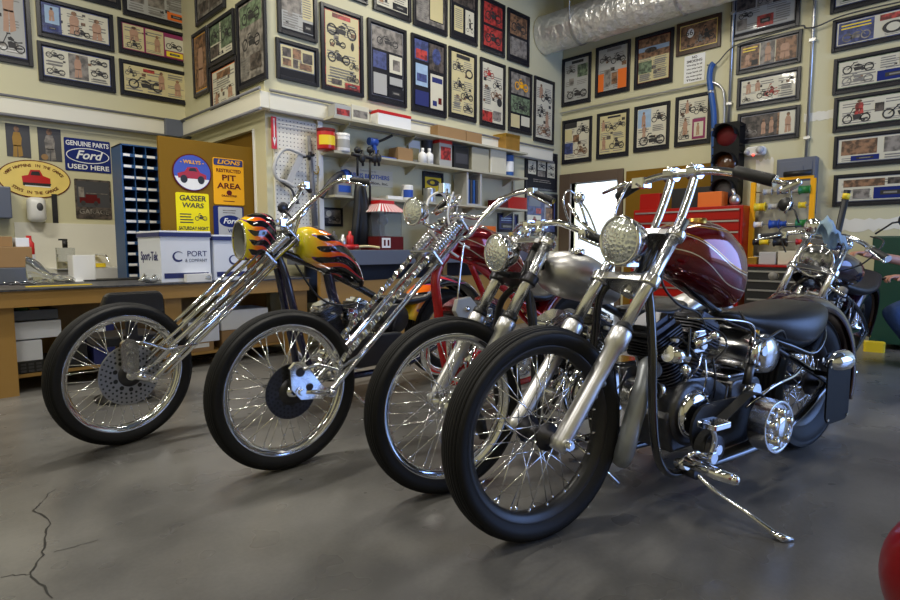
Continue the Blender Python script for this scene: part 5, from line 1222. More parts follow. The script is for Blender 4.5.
def wheel(root, name, X, R, tw, rim='chrome', sr=.0021, ns=40, ribs=True, rimdepth=.062, hubr=.034, hubw=.075, spokes=True):
    w = empty(name, parent=root, loc=(X, 0, R + .0)); b = MB().use('tyre')
    h = tw / 2; prof = [(-h * .62, R - rimdepth), (-h * .95, R - rimdepth * .72), (-h, R - rimdepth * .45), (-h * .9, R - rimdepth * .2)]
    nr = 9 if ribs else 7
    for i in range(nr):
        u = -.82 + 1.64 * i / (nr - 1); z = R - .016 * (abs(u) ** 2.2) * (tw / .09) - .002
        du = .82 / (nr - 1) * .74
        for q, dz in ((u - du, -.006), (u - du * .8, .001), (u + du * .8, .001), (u + du, -.006)): prof.append((q * h, z + dz))
    prof += [(h * .9, R - rimdepth * .2), (h, R - rimdepth * .45), (h * .95, R - rimdepth * .72), (h * .62, R - rimdepth)]
    b.lathe(prof, n=96); b.build('tyre', None, w)
    rr = R - rimdepth; f = h * .62
    b = MB().use(rim); b.lathe([(-f, rr - .006), (-f, rr + .009), (-f + .006, rr + .009), (-f + .007, rr - .006), (-f * .55, rr - .012), (-f * .4, rr - .024), (f * .4, rr - .024), (f * .55, rr - .012), (f - .007, rr - .006), (f - .006, rr + .009), (f, rr + .009), (f, rr - .006), (f * .6, rr - .02), (f * .42, rr - .03), (-f * .42, rr - .03), (-f * .6, rr - .02), (-f, rr - .006)], n=96)
    b.build('rim', None, w)
    b = MB().use('chrome' if rim == 'chrome' else 'dark_metal'); p = []
    for y, r in ((-hubw, .012), (-hubw, hubr * .6), (-hubw * .72, hubr * .7), (-hubw * .68, hubr * 1.35), (-hubw * .56, hubr * 1.35), (-hubw * .5, hubr * .8), (0, hubr * .62), (hubw * .5, hubr * .8), (hubw * .56, hubr * 1.35), (hubw * .68, hubr * 1.35), (hubw * .72, hubr * .7), (hubw, hubr * .6), (hubw, .012)): p.append((y, r))
    b.lathe(p, n=28); b.build('hub', None, w)
    if not spokes: return w
    protos = {}
    for sd in (-1, 1):
        for dr in (-1, 1):
            a = V((hubr * 1.2 * math.sin(dr * 1.15), sd * hubw * .62, hubr * 1.2 * math.cos(dr * 1.15))); e = V((0, sd * .008, rr - .026)); t = (e - a)
            b = MB().use('chrome'); b.cyl(a, e, sr, 6); b.cyl(a + t * .93, e, sr * 1.9, 6); protos[sd, dr] = b.mesh('spoke')
    for k in range(ns):
        sd = 1 if k % 2 else -1; dr = 1 if (k // 2) % 2 else -1
        o = bpy.data.objects.new('spoke', protos[sd, dr]); COL.objects.link(o); o.parent = w; o.rotation_euler = (0, 2 * PI * (k + .5 * 0) / ns, 0)
    return w


def disc(w, y, r, m='cast_metal', r0=.055, holes=True):
    b = MB().use(m); b.lathe([(y - .0025, r0), (y - .0025, r), (y + .0025, r), (y + .0025, r0), (y - .0025, r0)], n=64, smooth=False)
    b.use('dark_metal'); b.lathe([(y - .004, .02), (y - .004, r0 + .008), (y + .004, r0 + .008), (y + .004, .02)], n=32)
    if holes:
        b.use('black')
        for j, (q, cnt, hr) in enumerate(((r * .92, 36, .0045), (r * .78, 30, .005), (r * .64, 24, .006), (r * .5, 10, .011))):
            for k in range(cnt): t = 2 * PI * (k + .5 * (j % 2)) / cnt; b.cyl((q * math.cos(t), y - .0032, q * math.sin(t)), (q * math.cos(t), y + .0032, q * math.sin(t)), hr, 8)
    return b.build('brake_disc', None, w)


def lin(p, q, t): return V(p).lerp(V(q), t)


def headlight(root, c, r, lens='lamp_glass', shell='chrome', depth=1.25):
    """round headlamp facing forward (+x)"""
    h = empty('headlight', parent=root, loc=c)
    b = MB().use(shell); b.lathe([(-r * depth, .002), (-r * depth * .97, r * .3), (-r * depth * .8, r * .62), (-r * .5, r * .88), (-r * .1, r * 1.0), (0, r * 1.02), (r * .12, r * 1.06), (r * .22, r * 1.05), (r * .25, r * .97), (r * .2, r * .93)], ax='x', n=36); b.build('lamp_shell', None, h)
    b = MB().use(lens); b.lathe([(r * .18, r * .955), (r * .3, r * .8), (r * .37, r * .45), (r * .4, .001)], ax='x', n=36); b.build('lens', None, h)
    return h


lg_ = mat('lamp_glass', (.8, .84, .83), rough=.12, metal=.75, coat=1); nb = NB(lg_); q = nb.xyz()
n1 = nb.n('ShaderNodeTexVoronoi'); n1.inputs['Scale'].default_value = 75; tc = nb.n('ShaderNodeTexCoord'); nb.nt.links.new(tc.outputs['Object'], n1.inputs['Vector'])
bp = nb.n('ShaderNodeBump'); bp.inputs['Strength'].default_value = .35; bp.inputs['Distance'].default_value = .01; nb.nt.links.new(n1.outputs['Distance'], bp.inputs['Height']); nb.nt.links.new(bp.outputs[0], nb.b.inputs['Normal'])
nb.base(nb.mix(nb.m('MULTIPLY', n1.outputs['Distance'], 2.2), (.42, .45, .45), (.85, .9, .88)))
mat('lamp_glass_dark', (.3, .31, .33), rough=.1, metal=.8, coat=1, var=.5, vscale=30)


def vtwin(root, cx, cz, s=1., covers='black_satin', fins='dark_metal', shiny='chrome', y=.0, lift=.36, rocker=None, air=True):
    """45 degree V-twin: crankcase, two finned cylinders, heads, rocker covers, pushrods, carburettor"""
    e = empty('engine', parent=root)
    b = MB().use(shiny if covers == 'chrome' else 'cast_metal')
    b.lathe([(y - .1, .001), (y - .1, .1 * s), (y - .07, .125 * s), (y + .07, .125 * s), (y + .1, .11 * s), (y + .1, .001)], (cx, 0, cz), n=32)
    b.prism([(cx - .24 * s, cz - .12 * s), (cx + .1 * s, cz - .13 * s), (cx + .14 * s, cz), (cx + .02, cz + .13 * s), (cx - .12 * s, cz + .12 * s), (cx - .24 * s, cz + .06 * s)], y - .085, y + .085, 'y')
    b.build('crankcase', None, e, bevel=.012)
    for sg, nm in ((1, 'front'), (-1, 'rear')):
        a = math.radians(22.5) * sg
        mx = Matrix.Translation((cx, y, cz)) @ Matrix.Rotation(a, 4, 'Y')
        b = MB().use(fins); p = [(.1 * s, .05 * s)]
        for k in range(10):
            z = (.12 + k * .0135) * s; R_ = (.066 + .006 * min(k, 5) / 5) * s; p += [(z, .052 * s), (z, R_), (z + .005 * s, R_), (z + .005 * s, .052 * s)]
        p.append((.26 * s, .05 * s)); b.lathe(p, ax='z', n=28, smooth=False, mx=mx); b.build('cylinder', None, e)
        b = MB().use(fins)
        for k in range(6): z = (.262 + k * .012) * s; b.rbox(-.085 * s, -.075 * s, z, .085 * s, .075 * s, z + .005, .03, 'z', mx=mx)
        b.use(rocker or covers); b.rbox(-.055 * s, -.05 * s, .25 * s, .055 * s, .05 * s, .33 * s, .02, 'z', mx=mx); b.build('cylinder_head', None, e)
        b = MB().use(rocker or shiny); b.rbox(-.072 * s, -.062 * s, .333 * s, .072 * s, .062 * s, .352 * s, .025, 'z', mx=mx); b.rbox(-.055 * s, -.05 * s, .352 * s, .055 * s, .05 * s, .372 * s, .025, 'z', mx=mx)
        for bx_ in (-.05, .05):
            for by_ in (-.045, .045): b.cyl(mx @ V((bx_ * s, by_ * s, .35 * s)), mx @ V((bx_ * s, by_ * s, .362 * s)), .007 * s, 8)
        b.build('rocker_cover', None, e, bevel=.005)
        for k in (-1, 1):
            b = MB().use('chrome'); b.cyl(mx @ V((.03 * k * s, -.085 * s, .06 * s)), mx @ V((.028 * k * s, -.06 * s, .34 * s)), .009 * s, 10); b.build('pushrod_tube', None, e)
        b = MB().use('black_satin'); b.curve([mx @ V((.0, .06 * s, .3 * s)), mx @ V((0, .11 * s, .31 * s)), mx @ V((-.02, .13 * s, .26 * s)), (cx - .05, y + .1, cz + .16 * s)], .004, 6); b.use('white_cable'); b.cyl(mx @ V((0, .075 * s, .3 * s)), mx @ V((0, .1 * s, .3 * s)), .009, 8); b.build('spark_lead', None, e)
        b = MB().use('chrome'); b.cyl(mx @ V((.0, -.05, .3 * s)), mx @ V((.12 * s * sg if sg > 0 else .02, -.08, .29 * s)), .02, 12); b.build('manifold', None, e)
    b = MB().use(shiny); b.cyl((cx - .02, y - .02, cz + .26 * s), (cx - .02, y + .09, cz + .26 * s), .028 * s, 16); b.rbox(cx - .055, y + .04, cz + .22 * s, cx + .015, y + .1, cz + .3 * s, .01, 'y'); b.cyl((cx - .02, y + .1, cz + .25 * s), (cx - .02, y + .12, cz + .25 * s), .02, 14); b.build('carburettor', None, e, bevel=.004)
    if air:
        b = MB().use(shiny); b.lathe([(y - .17, .001), (y - .17, .05), (y - .155, .075), (y - .13, .078), (y - .12, .07)], (cx - .02, 0, cz + .26 * s), n=28); b.build('air_cleaner', None, e)
    b = MB().use('chrome'); b.lathe([(y + .1, .09 * s), (y + .115, .085 * s), (y + .125, .06 * s), (y + .128, .001)], (cx - .0, 0, cz), n=28)
    for k in range(6): t = k * PI / 3; b.cyl((cx + .075 * s * math.cos(t), y + .11, cz + .075 * s * math.sin(t)), (cx + .075 * s * math.cos(t), y + .125, cz + .075 * s * math.sin(t)), .006, 8)
    b.build('cam_cover', None, e)
    b = MB().use('cast_metal'); b.rbox(cx - .42 * s, y - .08, cz - .1 * s, cx - .22 * s, y + .1, cz + .09 * s, .04, 'y'); b.use('chrome'); b.rbox(cx - .4 * s, y - .06, cz + .091 * s, cx - .24 * s, y + .07, cz + .105 * s, .02, 'z'); b.build('gearbox', None, e, bevel=.008)
    b = MB().use(shiny); b.cyl((cx - .33 * s, y + .1, cz + .05), (cx - .33 * s, y + .14, cz + .05), .03, 16); b.build('shaft_cap', None, e)
    b = MB().use(shiny); b.cyl((cx + .09, y + .02, cz + .09), (cx + .16, y + .04, cz + .1), .033, 16); b.build('oil_filter', None, e)
    # fuel and oil lines, linkage rods, bolts
    b = MB().use('dark_metal')
    random.seed(int(cx * 1000) + 3)
    for k in range(7):
        p0 = V((cx + random.uniform(-.3, .1), y + .1, cz + random.uniform(-.05, .15))); p1 = p0 + V((random.uniform(-.12, .12), .03, random.uniform(.08, .2)))
        b = MB().use('chrome' if k % 3 == 0 else 'black_satin'); b.curve([p0, lin(p0, p1, .5) + V((.03, .03, 0)), p1], .004, 6); b.build('engine_line', None, e)
    return e


def fender(root, X, Z, R, w, a0, a1, m, name='rear_fender', th=.004, flat=False):
    b = MB().use(m); n = 9; prof = []
    for i in range(n + 1):
        u = -1 + 2 * i / n; prof.append((u * w / 2, R - (.035 * abs(u) ** 2.5 if not flat else .004 * u * u)))
    prof = [(-w / 2, R - .07)] * (0 if flat else 1) + prof + [(w / 2, R - .07)] * (0 if flat else 1)
    b.lathe(prof, (X, 0, Z), n=40, a0=math.radians(a0), a1=math.radians(a1)); o = b.build(name, None, root)
    s = o.modifiers.new('s', 'SOLIDIFY'); s.thickness = th; return o


def fork_line(p0, p1):
    return V(p0), V(p1), (V(p1) - V(p0)).normalized()


def tele_fork(root, ax, top, ltree, utree, Y, slider_end, rs=.029, rt=.0215, treem='satin_chrome', R=.345, slm='aluminium', utm=None):
    """two telescopic legs; ax/top (x,z) points of the leg axis"""
    A = V((ax[0], 0, ax[1])); T = V((top[0], 0, top[1])); d = (T - A).normalized(); nrm = V((d.z, 0, -d.x))
    def P(t, y): q = A.lerp(T, t); return V((q.x, y, q.z))
    for y in (-Y, Y):
        lg = empty('fork_leg', parent=root)
        b = MB().use(slm); q0 = P(-.03, y); b.tube([q0, P(.0, y), P(.06, y), P(slider_end * .45, y), P(slider_end * .5, y), P(slider_end - .08, y), P(slider_end - .07, y), P(slider_end - .01, y), P(slider_end, y)], [rs * .9, rs, rs, rs, rs * .97, rs * .97, rs * 1.25, rs * 1.25, rs * 1.08], 24)
        b.cyl(P(.0, y - .03) - nrm * .0, P(.0, y + .03), rs * .62, 18); b.cyl(P(slider_end * .56, y) + nrm * -.04, P(slider_end * .56, y), .012, 12); b.cyl(P(slider_end * .44, y) + nrm * -.038, P(slider_end * .44, y), .009, 12); b.build('slider', None, lg)
        b = MB().use('tube_chrome'); b.tube([P(slider_end - .005, y), P(1, y)], rt, 24); b.build('fork_tube', None, lg)
        b = MB().use('rubber'); b.cyl(P(slider_end, y), P(slider_end + .018, y), rs * .96, 22); b.build('dust_seal', None, lg)
        b = MB().use('chrome'); s_ = 1 if y > 0 else -1; b.cyl(P(0, y + s_ * .0), P(0, y + s_ * .05), .011, 6); b.cyl(P(0, y + s_ * .03), P(0, y + s_ * .04), .018, 6); b.build('axle_nut', None, lg)
    for t, nm, th in ((ltree, 'lower_tree', .022), (utree, 'upper_tree', .016)):
        b = MB().use(utm if utm and nm == 'upper_tree' else treem)
        for y in (-Y, Y): b.tube([P(t, y) - d * th, P(t, y) - d * th * .8, P(t, y) + d * th * .8, P(t, y) + d * th], [rt + .008, rt + .0125, rt + .0125, rt + .008], 24)
        c = P(t, 0)
        for i_ in range(1):
            q = [(-Y, -.024), (-Y, .02), (-Y * .5, .028), (0, .03), (Y * .5, .028), (Y, .02), (Y, -.024), (Y * .45, -.075), (-Y * .45, -.075)]
            vs = []
            for h_ in (-th * .72, th * .72):
                for y_, f_ in q: vs.append(c + V((0, y_, 0)) + nrm * f_ + d * h_)
            n = len(q); b.add(vs, [[k, (k + 1) % n, n + (k + 1) % n, n + k] for k in range(n)] + [list(range(n))[::-1], list(range(n, 2 * n))], False)
        b.cyl(c - nrm * .05 - d * (th + .01), c - nrm * .05 + d * (th + .012), .024, 18); b.build(nm, None, root, bevel=.004)
    b = MB().use('satin_chrome'); b.cyl((A.x, -Y - .01, A.z), (A.x, Y + .01, A.z), .0095, 14); b.build('front_axle', None, root)
    return P, d, nrm


def springer(root, ax, legbot, legtop, Y, treeZ, twisted=False, spring0=.78, spring1=.97, sep=.055, thick=.0125):
    """springer fork: rigid rear legs, sprung front legs with coil springs, rockers at the axle"""
    B = V((legbot[0], 0, legbot[1])); T = V((legtop[0], 0, legtop[1])); d = (T - B).normalized(); n = V((d.z, 0, -d.x))
    def P(t, y, o=0): q = B.lerp(T, t) + n * o; return V((q.x, y, q.z))
    L = (T - B).length
    for y in (-Y, Y):
        lg = empty('fork_leg', parent=root)
        b = MB().use('chrome'); b.tube([P(-.02, y), P(.0, y), P(1, y)], [thick * .8, thick * 1.1, thick * 1.1], 18); b.cyl(P(0, y - .018), P(0, y + .018), thick * 1.5, 16); b.build('rigid_leg', None, lg)
        b = MB().use('chrome'); yf = y * .92
        if twisted:
            N = 90; pts = [P(.03 + (spring0 - .03) * k / N, yf, sep) for k in range(N + 1)]; sq = thick * 1.15; a = V((0, 1, 0)); c = n
            for k, p in enumerate(pts):
                tw = k / N * 7 * PI if .02 < k / N < .98 else 0
                for j in range(4): t = tw + j * PI / 2; b.v.append(p + (a * math.cos(t) + c * math.sin(t)) * sq)
            for k in range(N):
                for j in range(4): b.f.append([k * 4 + j, k * 4 + (j + 1) % 4, k * 4 + 4 + (j + 1) % 4, k * 4 + 4 + j]); b.mi.append(0); b.sm.append(False)
        else: b.tube([P(.03, yf, sep), P(spring0, yf, sep)], thick * .95, 16)
        b.tube([P(spring0, yf, sep), P(spring1 + .03, yf, sep)], thick * .6, 12); b.cyl(P(spring1 + .02, yf, sep), P(spring1 + .04, yf, sep), thick * 1.1, 14); b.build('sprung_leg', None, lg)
        b = MB().use('chrome'); N = 16 * 12; pts = []
        R_ = .026
        for k in range(N + 1):
            t = spring0 + .015 + (spring1 - spring0 - .02) * k / N; a_ = 2 * PI * k / 16
            pts.append(P(t, yf, sep) + V((0, 1, 0)) * R_ * math.cos(a_) + n * R_ * math.sin(a_))
        b.tube(pts, .0058, 6); b.build('spring', None, lg)
        b = MB().use('chrome'); A = V((ax[0], y, ax[1])); r0 = P(0, y); r1 = P(.03, yf, sep)
        b.tube([r0, A], [.02, .017], 14); b.cyl((A.x, y - .02, A.z), (A.x, y + .02, A.z), .022, 18); b.tube([A, r1], .012, 12)
        for q in (r0, A): b.sphere(q + V((0, .022 if y > 0 else -.022, 0)), .014, .008, .014)
        b.build('rocker', None, lg)
    for t, nm, th in ((spring0, 'lower_tree', .014), (treeZ, 'upper_tree', .012)):
        b = MB().use('satin_chrome'); c = P(t, 0); vs = []
        q = [(-Y - .016, -.02), (-Y - .016, sep + .018), (Y + .016, sep + .018), (Y + .016, -.02), (Y * .4, -.06), (-Y * .4, -.06)]
        for h_ in (-th / 2, th / 2):
            for y_, f_ in q: vs.append(c + V((0, y_, 0)) + n * f_ + d * h_)
        m = len(q); b.add(vs, [[k, (k + 1) % m, m + (k + 1) % m, m + k] for k in range(m)] + [list(range(m))[::-1], list(range(m, 2 * m))], False)
        b.cyl(c - n * .04 - d * .02, c - n * .04 + d * .02, .022, 16); b.build(nm, None, root, bevel=.003)
    b = MB().use('chrome'); b.cyl((ax[0], -Y - .03, ax[1]), (ax[0], Y + .03, ax[1]), .011, 14); b.build('front_axle', None, root)
    return P, d, n


def bars(root, pts, r=.0127, grip=.13, gripm='rubber', m='chrome', lever=True, gr=.0175, name='handlebar'):
    """pts: left half from centre to tip; mirrored. Grips at the tips"""
    h = empty(name, parent=root)
    full = [V((x, -y, z)) for x, y, z in pts[::-1]] + [V(p) for p in pts]
    if (full[len(pts) - 1] - full[len(pts)]).length < 1e-4: full.pop(len(pts))
    b = MB().use(m); b.curve(full, r, 14); b.build('bar', None, h)
    for sg in (1, -1):
        a, c = V(pts[-1]), V(pts[-2]); a.y *= sg; c.y *= sg; t = (c - a).normalized(); g0 = a - t * .004
        b = MB().use(gripm); b.tube([g0, g0 + t * .006, a + t * grip * .5, a + t * (grip - .006), a + t * grip], [gr * .92, gr, gr * .95, gr, gr * .8], 18); b.use('chrome'); b.cyl(g0 - t * .004, g0, gr * .95, 16); b.build('grip', None, h)
        if lever:
            q = a + t * (grip + .02); b = MB().use('chrome'); b.rbox(-.022, -.02, -.02, .022, .02, .02, .006, 'z', mx=Matrix.Translation(q)); b.tube([q + V((.03, 0, 0)), q + V((.055, 0, -.005)) - t * .03, q + V((.055, 0, -.012)) - t * .08, q + V((.05, 0, -.02)) - t * .15], [.007, .008, .007, .006], 8); b.sphere(q + V((.05, 0, -.02)) - t * .15, .009); b.build('lever', None, h)
    return h


def cable(root, pts, r=.004, m='black_satin', name='cable'):
    b = MB().use(m); b.curve(pts, r, 8); return b.build(name, None, root)


def clutch_drum(root, x, y0, z, r, w, m='satin_chrome'):
    c = empty('clutch', parent=root, loc=(x, y0, z))
    b = MB().use(m); b.lathe([(0, r * .9), (0, r), (w, r), (w, r * .9), (w - .012, r * .86), (w - .012, .02), (w - .014, .001)], n=48, smooth=False); b.build('clutch_drum', None, c, bevel=.002)
    b = MB().use('chrome'); b.lathe([(w - .011, r * .5), (w + .008, r * .48), (w + .015, r * .3), (w + .016, .001)], n=24)
    for k in range(5):
        t = 2 * PI * k / 5 + .3; p = (r * .58 * math.cos(t), r * .58 * math.sin(t)); b.lathe([(w - .011, .017), (w + .016, .016), (w + .018, .001)], (p[0], 0, p[1]), n=14)
        t += PI / 5; p = (r * .66 * math.cos(t), r * .66 * math.sin(t)); b.cyl((p[0], w - .011, p[1]), (p[0], w + .008, p[1]), .008, 8)
    b.build('pressure_plate', None, c); return c


def new_bike(no, x, y, yaw, label):
    return empty('motorcycle', label, 'motorcycle', (x, y, 0), math.radians(yaw), 'custom motorcycles lined up in the workshop')


def seat(root, secs, m='leather', name='seat'):
    b = MB().use(m); b.loft(secs, 28, 6); return b.build(name, None, root)


def tank(root, secs, m, name='fuel_tank', cap='chrome', capat=None):
    b = MB().use(m); b.loft(secs, 40, 8); t = b.build(name, None, root)
    if capat:
        b = MB().use(cap); x, y, z = capat; b.lathe([(z - .01, .034), (z + .008, .034), (z + .012, .028), (z + .013, .001)], (x, y, 0), 'z', 24); b.build('filler_cap', None, t)
    return t


def frame_tubes(root, paths, m, name='frame'):
    b = MB().use(m)
    for r, p in paths: b.curve(p, r, 14)
    return b.build(name, None, root)


def mir(paths):
    out = []
    for r, p in paths: out.append((r, p)); out.append((r, [(a, -c, e) for a, c, e in p]))
    return out


# ============ the nearest motorcycle: dark red flake tank, telescopic fork, drag bars on tall risers
def bike_near():
    R = .352
    k = new_bike(4, 1.468, 1.066, 167, 'nearest motorcycle, with dark red flake tank, plain aluminium fork sliders and black solo seat')
    wheel(k, 'front_wheel', 0, R, .098, 'black_satin', .0019)
    wheel(k, 'rear_wheel', -1.62, .325, .135, 'black_satin', .0028, ribs=False, rimdepth=.11, hubr=.045, hubw=.09)
    P, d, n = tele_fork(k, (0, .352), (-.56, 1.045), .70, .925, .11, .475)
    # headlight with bracket
    headlight(k, (-.375, 0, .975), .084)
    b = MB().use('satin_chrome'); b.tube([P(.80, 0) - n * .02, (-.40, 0, .9)], .012, 10); b.box(-.43, -.03, .885, -.37, .03, .897); b.build('headlight_bracket', None, k)
    # risers and bars
    for y in (-.05, .05):
        b = MB().use('chrome'); b.curve([P(.93, y) - n * .045, P(.99, y) - n * .055, (-.665, y, 1.13), (-.70, y, 1.215)], .0155, 16); b.cyl((-.70, y - .022, 1.228), (-.70, y + .022, 1.228), .026, 18)
        b.rbox(-.73, y - .018, 1.212, -.67, y + .018, 1.252, .012, 'y'); b.cyl((-.68, y, 1.25), (-.68, y, 1.258), .007, 6); b.cyl((-.72, y, 1.25), (-.72, y, 1.258), .007, 6); b.build('riser', None, k)
    bars(k, [(-.70, 0, 1.23), (-.70, .1, 1.228), (-.70, .18, 1.215), (-.715, .26, 1.195), (-.725, .325, 1.172)], r=.0145, grip=.135, gr=.021, lever=False)
    b = MB().use('chrome'); q = V((-.705, -.195, 1.212)); b.rbox(-.03, -.03, -.02, .03, .03, .02, .008, 'z', mx=Matrix.Translation(q)); b.tube([q, q + V((.045, -.05, .0)), q + V((.05, -.16, -.03))], [.01, .009, .007], 8); b.build('lever', None, k)
    cable(k, [q + V((.05, -.02, 0)), q + V((.11, .0, -.05)), (-.56, -.2, 1.08), (-.52, -.13, .98), (-.5, -.07, .9)], .0055, 'satin_chrome')
    # small round mirror under the left grip
    b = MB().use('chrome'); b.loft([(-.035, 0, 0, .003, .004, 2), (-.028, 0, 0, .011, .012, 2.2), (.0, 0, 0, .013, .016, 2.3), (.028, 0, 0, .011, .012, 2.2), (.035, 0, 0, .003, .004, 2)], 16, 3)
    mx_ = Matrix.Translation((-.735, .375, 1.15)) @ Matrix.Rotation(-1.1, 4, 'Z') @ Matrix.Rotation(.5, 4, 'Y')
    b.v = [mx_ @ v for v in b.v]; b.cyl((-.727, .328, 1.172), (-.73, .365, 1.16), .008, 8); b.tube([(-.735, .37, 1.15), (-.70, .40, 1.10), (-.66, .41, 1.075), (-.665, .40, 1.06)], .004, 8); b.build('mirror', None, k)
    # frame
    frame_tubes(k, [(.0165, [(-.47, 0, .845), (-.52, 0, .955), (-.6, 0, .99)]), (.019, [(-.545, 0, .93), (-.8, 0, .78), (-1.05, 0, .64), (-1.2, 0, .56)]), (.03, [(-.475, 0, .84), (-.565, 0, .985)])] +
                mir([(.0155, [(-.49, .0, .86), (-.40, .1, .80), (-.39, .13, .62), (-.39, .14, .42), (-.41, .145, .26), (-.47, .145, .17), (-.6, .14, .145), (-1.0, .14, .145), (-1.25, .14, .18), (-1.62, .13, .325)]),
                     (.0145, [(-1.05, .03, .64), (-1.2, .1, .54), (-1.66, .13, .325)])]), 'black_paint')
    b = MB().use('black_paint')
    for y in (-.13, .13): b.rbox(-1.72, y - .005, .28, -1.6, y + .005, .37, .02, 'y')
    b.build('axle_plate', None, k)
    # tank
    stripe_paint('tank_red', srgb(112, 6, 16), [(1.095, .09, .003, 0), (1.087, .09, .003, 1), (1.27, .45, .012, 1), (1.261, .45, .012, 0), (1.2, .45, .014, 0)])
    tank(k, [(-.55, 0, .94, .02, .03, 2), (-.562, 0, .94, .07, .06, 2.2), (-.63, 0, .938, .108, .097, 2.3), (-.73, 0, .928, .132, .128, 2.4), (-.83, 0, .903, .14, .145, 2.5), (-.90, 0, .868, .138, .145, 2.5), (-.945, 0, .845, .122, .136, 2.4), (-.962, 0, .82, .05, .06, 2)], 'tank_red', capat=(-.74, .04, 1.05), cap='brass')
    # seat
    seat(k, [(-.93, 0, .682, .02, .01, 2), (-.98, 0, .675, .055, .025, 2.2), (-1.1, 0, .64, .10, .05, 2.3), (-1.24, 0, .615, .155, .085, 2.4), (-1.38, 0, .605, .178, .108, 2.5), (-1.5, 0, .63, .165, .085, 2.5), (-1.6, 0, .665, .12, .045, 2.4), (-1.65, 0, .68, .05, .015, 2)])
    b = MB().use('black_paint'); b.loft([(-.95, 0, .66, .03, .015, 2.2), (-1.1, 0, .595, .105, .018, 2.4), (-1.24, 0, .545, .16, .02, 2.6), (-1.38, 0, .505, .183, .016, 2.6), (-1.5, 0, .56, .168, .016, 2.6), (-1.62, 0, .64, .1, .014, 2.4)], 28, 6); b.build('seat_pan', None, k)
    # rear fender, stripes
    stripe_paint('fender_violet', srgb(48, 16, 26), [(1.5, .55, .0, 0)])
    fender(k, -1.62, .325, .405, .18, 25, 200, 'fender_violet')
    # tail lamp, side plate
    b = MB().use('chrome'); b.lathe([(0, .035), (-.05, .035), (-.09, .025), (-.11, .001)], (0, 0, 0), ax='x', n=24, mx=Matrix.Translation((-1.56, .215, .465)) @ Matrix.Rotation(PI, 4, 'Z') @ Matrix.Diagonal((1.3, 1.3, 1.3, 1))); b.cyl((-1.6, .215, .45), (-1.62, .14, .36), .01, 10); o = b.build('tail_lamp', None, k)
    b = MB().use('red_lens'); b.lathe([(0, .043), (-.03, .034), (-.045, .001)], ax='x', n=24, mx=Matrix.Translation((-1.563, .215, .465))); b.build('lamp_lens', None, o)
    b = MB().use('plate_black'); b.rbox(-1.60, .222, .20, -1.40, .229, .48, .04, 'y'); b.cyl((-1.5, .13, .4), (-1.5, .222, .4), .012); b.use('chrome')
    for x in (-1.585, -1.415):
        for z in (.22, .45): b.cyl((x, .229, z), (x, .234, z), .006, 8)
    b.build('number_plate_holder', None, k)
    # engine and drive
    vtwin(k, -.68, .33, 1.05, covers='black_satin', fins='dark_metal', rocker='dark_metal')
    clutch_drum(k, -.905, .23, .295, .098, .066)
    b = MB().use('dark_metal'); b.lathe([(.165, .001), (.165, .05), (.22, .05), (.222, .045), (.222, .001)], (-.64, 0, .24), n=28); b.use('chrome'); b.cyl((-.64, .222, .24), (-.64, .232, .24), .018, 12); b.build('belt_pulley', None, k)
    b = MB().use('belt'); o_ = []
    for cx_, cz_, r_, s0, s1 in ((-.64, .24, .056, -105, 75), (-.90, .30, .104, 75, 255)):
        for j in range(13): t = math.radians(s0 + (s1 - s0) * j / 12 + 0); o_.append((cx_ + r_ * math.cos(t), cz_ + r_ * math.sin(t)))
    i_ = [(x + (-.72 - x) * 0, z) for x, z in o_]
    m_ = len(o_); cxm, czm = sum(p[0] for p in o_) / m_, sum(p[1] for p in o_) / m_
    inn = []
    for cx_, cz_, r_, s0, s1 in ((-.64, .24, .051, -105, 75), (-.90, .30, .099, 75, 255)):
        for j in range(13): t = math.radians(s0 + (s1 - s0) * j / 12); inn.append((cx_ + r_ * math.cos(t), cz_ + r_ * math.sin(t)))
    vs = [(x, y, z) for y in (.168, .208) for x, z in o_] + [(x, y, z) for y in (.168, .208) for x, z in inn]
    fs = []
    for j in range(m_): jn = (j + 1) % m_; fs += [(j, jn, m_ + jn, m_ + j), (2 * m_ + j, 3 * m_ + j, 3 * m_ + jn, 2 * m_ + jn), (j, 2 * m_ + j, 2 * m_ + jn, jn), (m_ + j, m_ + jn, 3 * m_ + jn, 3 * m_ + j)]
    b.add(vs, fs, False); b.build('drive_belt', None, k)
    b = MB().use('black_satin'); b.rbox(-1.0, .15, .2, -.58, .162, .385, .09, 'y'); b.build('belt_backplate', None, k)
    # oil tank with rounded end, chrome canister
    b = MB().use('satin_chrome'); b.lathe([(-.14, .001), (-.14, .07), (-.12, .082), (.13, .082), (.155, .07), (.165, .03), (.166, .001)], (-1.08, 0, .525), n=32); b.use('brass'); b.cyl((-1.03, .12, .6), (-1.03, .12, .625), .014, 10); b.build('oil_tank', None, k)
    b = MB().use('chrome'); b.cyl((-.955, .15, .50), (-.985, .15, .595), .023, 20); b.use('cast_metal'); b.cyl((-.93, .15, .42), (-.955, .15, .50), .017, 16); b.build('starter_solenoid', None, k)
    b = MB().use('chrome'); b.cyl((-1.0, .17, .55), (-1.0, .178, .55), .02, 12); b.curve([(-.9, .17, .34), (-1.02, .2, .41), (-1.2, .19, .43), (-1.3, .17, .45)], .006, 8); b.build('linkage_rod', None, k)
    # exhausts on the right, thick grey header in front of the down tube
    b = MB().use('grey_pipe'); b.curve([(-.54, .02, .5), (-.46, .06, .53), (-.41, .085, .47), (-.36, .085, .36), (-.335, .08, .27), (-.37, .03, .2), (-.6, -.15, .17), (-1.3, -.2, .2), (-1.7, -.2, .22)], .033, 18); b.build('exhaust_pipe', None, k)
    b = MB().use('chrome'); b.curve([(-.86, -.07, .6), (-.95, -.16, .55), (-1.0, -.2, .4), (-1.2, -.22, .3), (-1.7, -.22, .3)], .024, 16); b.build('exhaust_pipe', None, k)
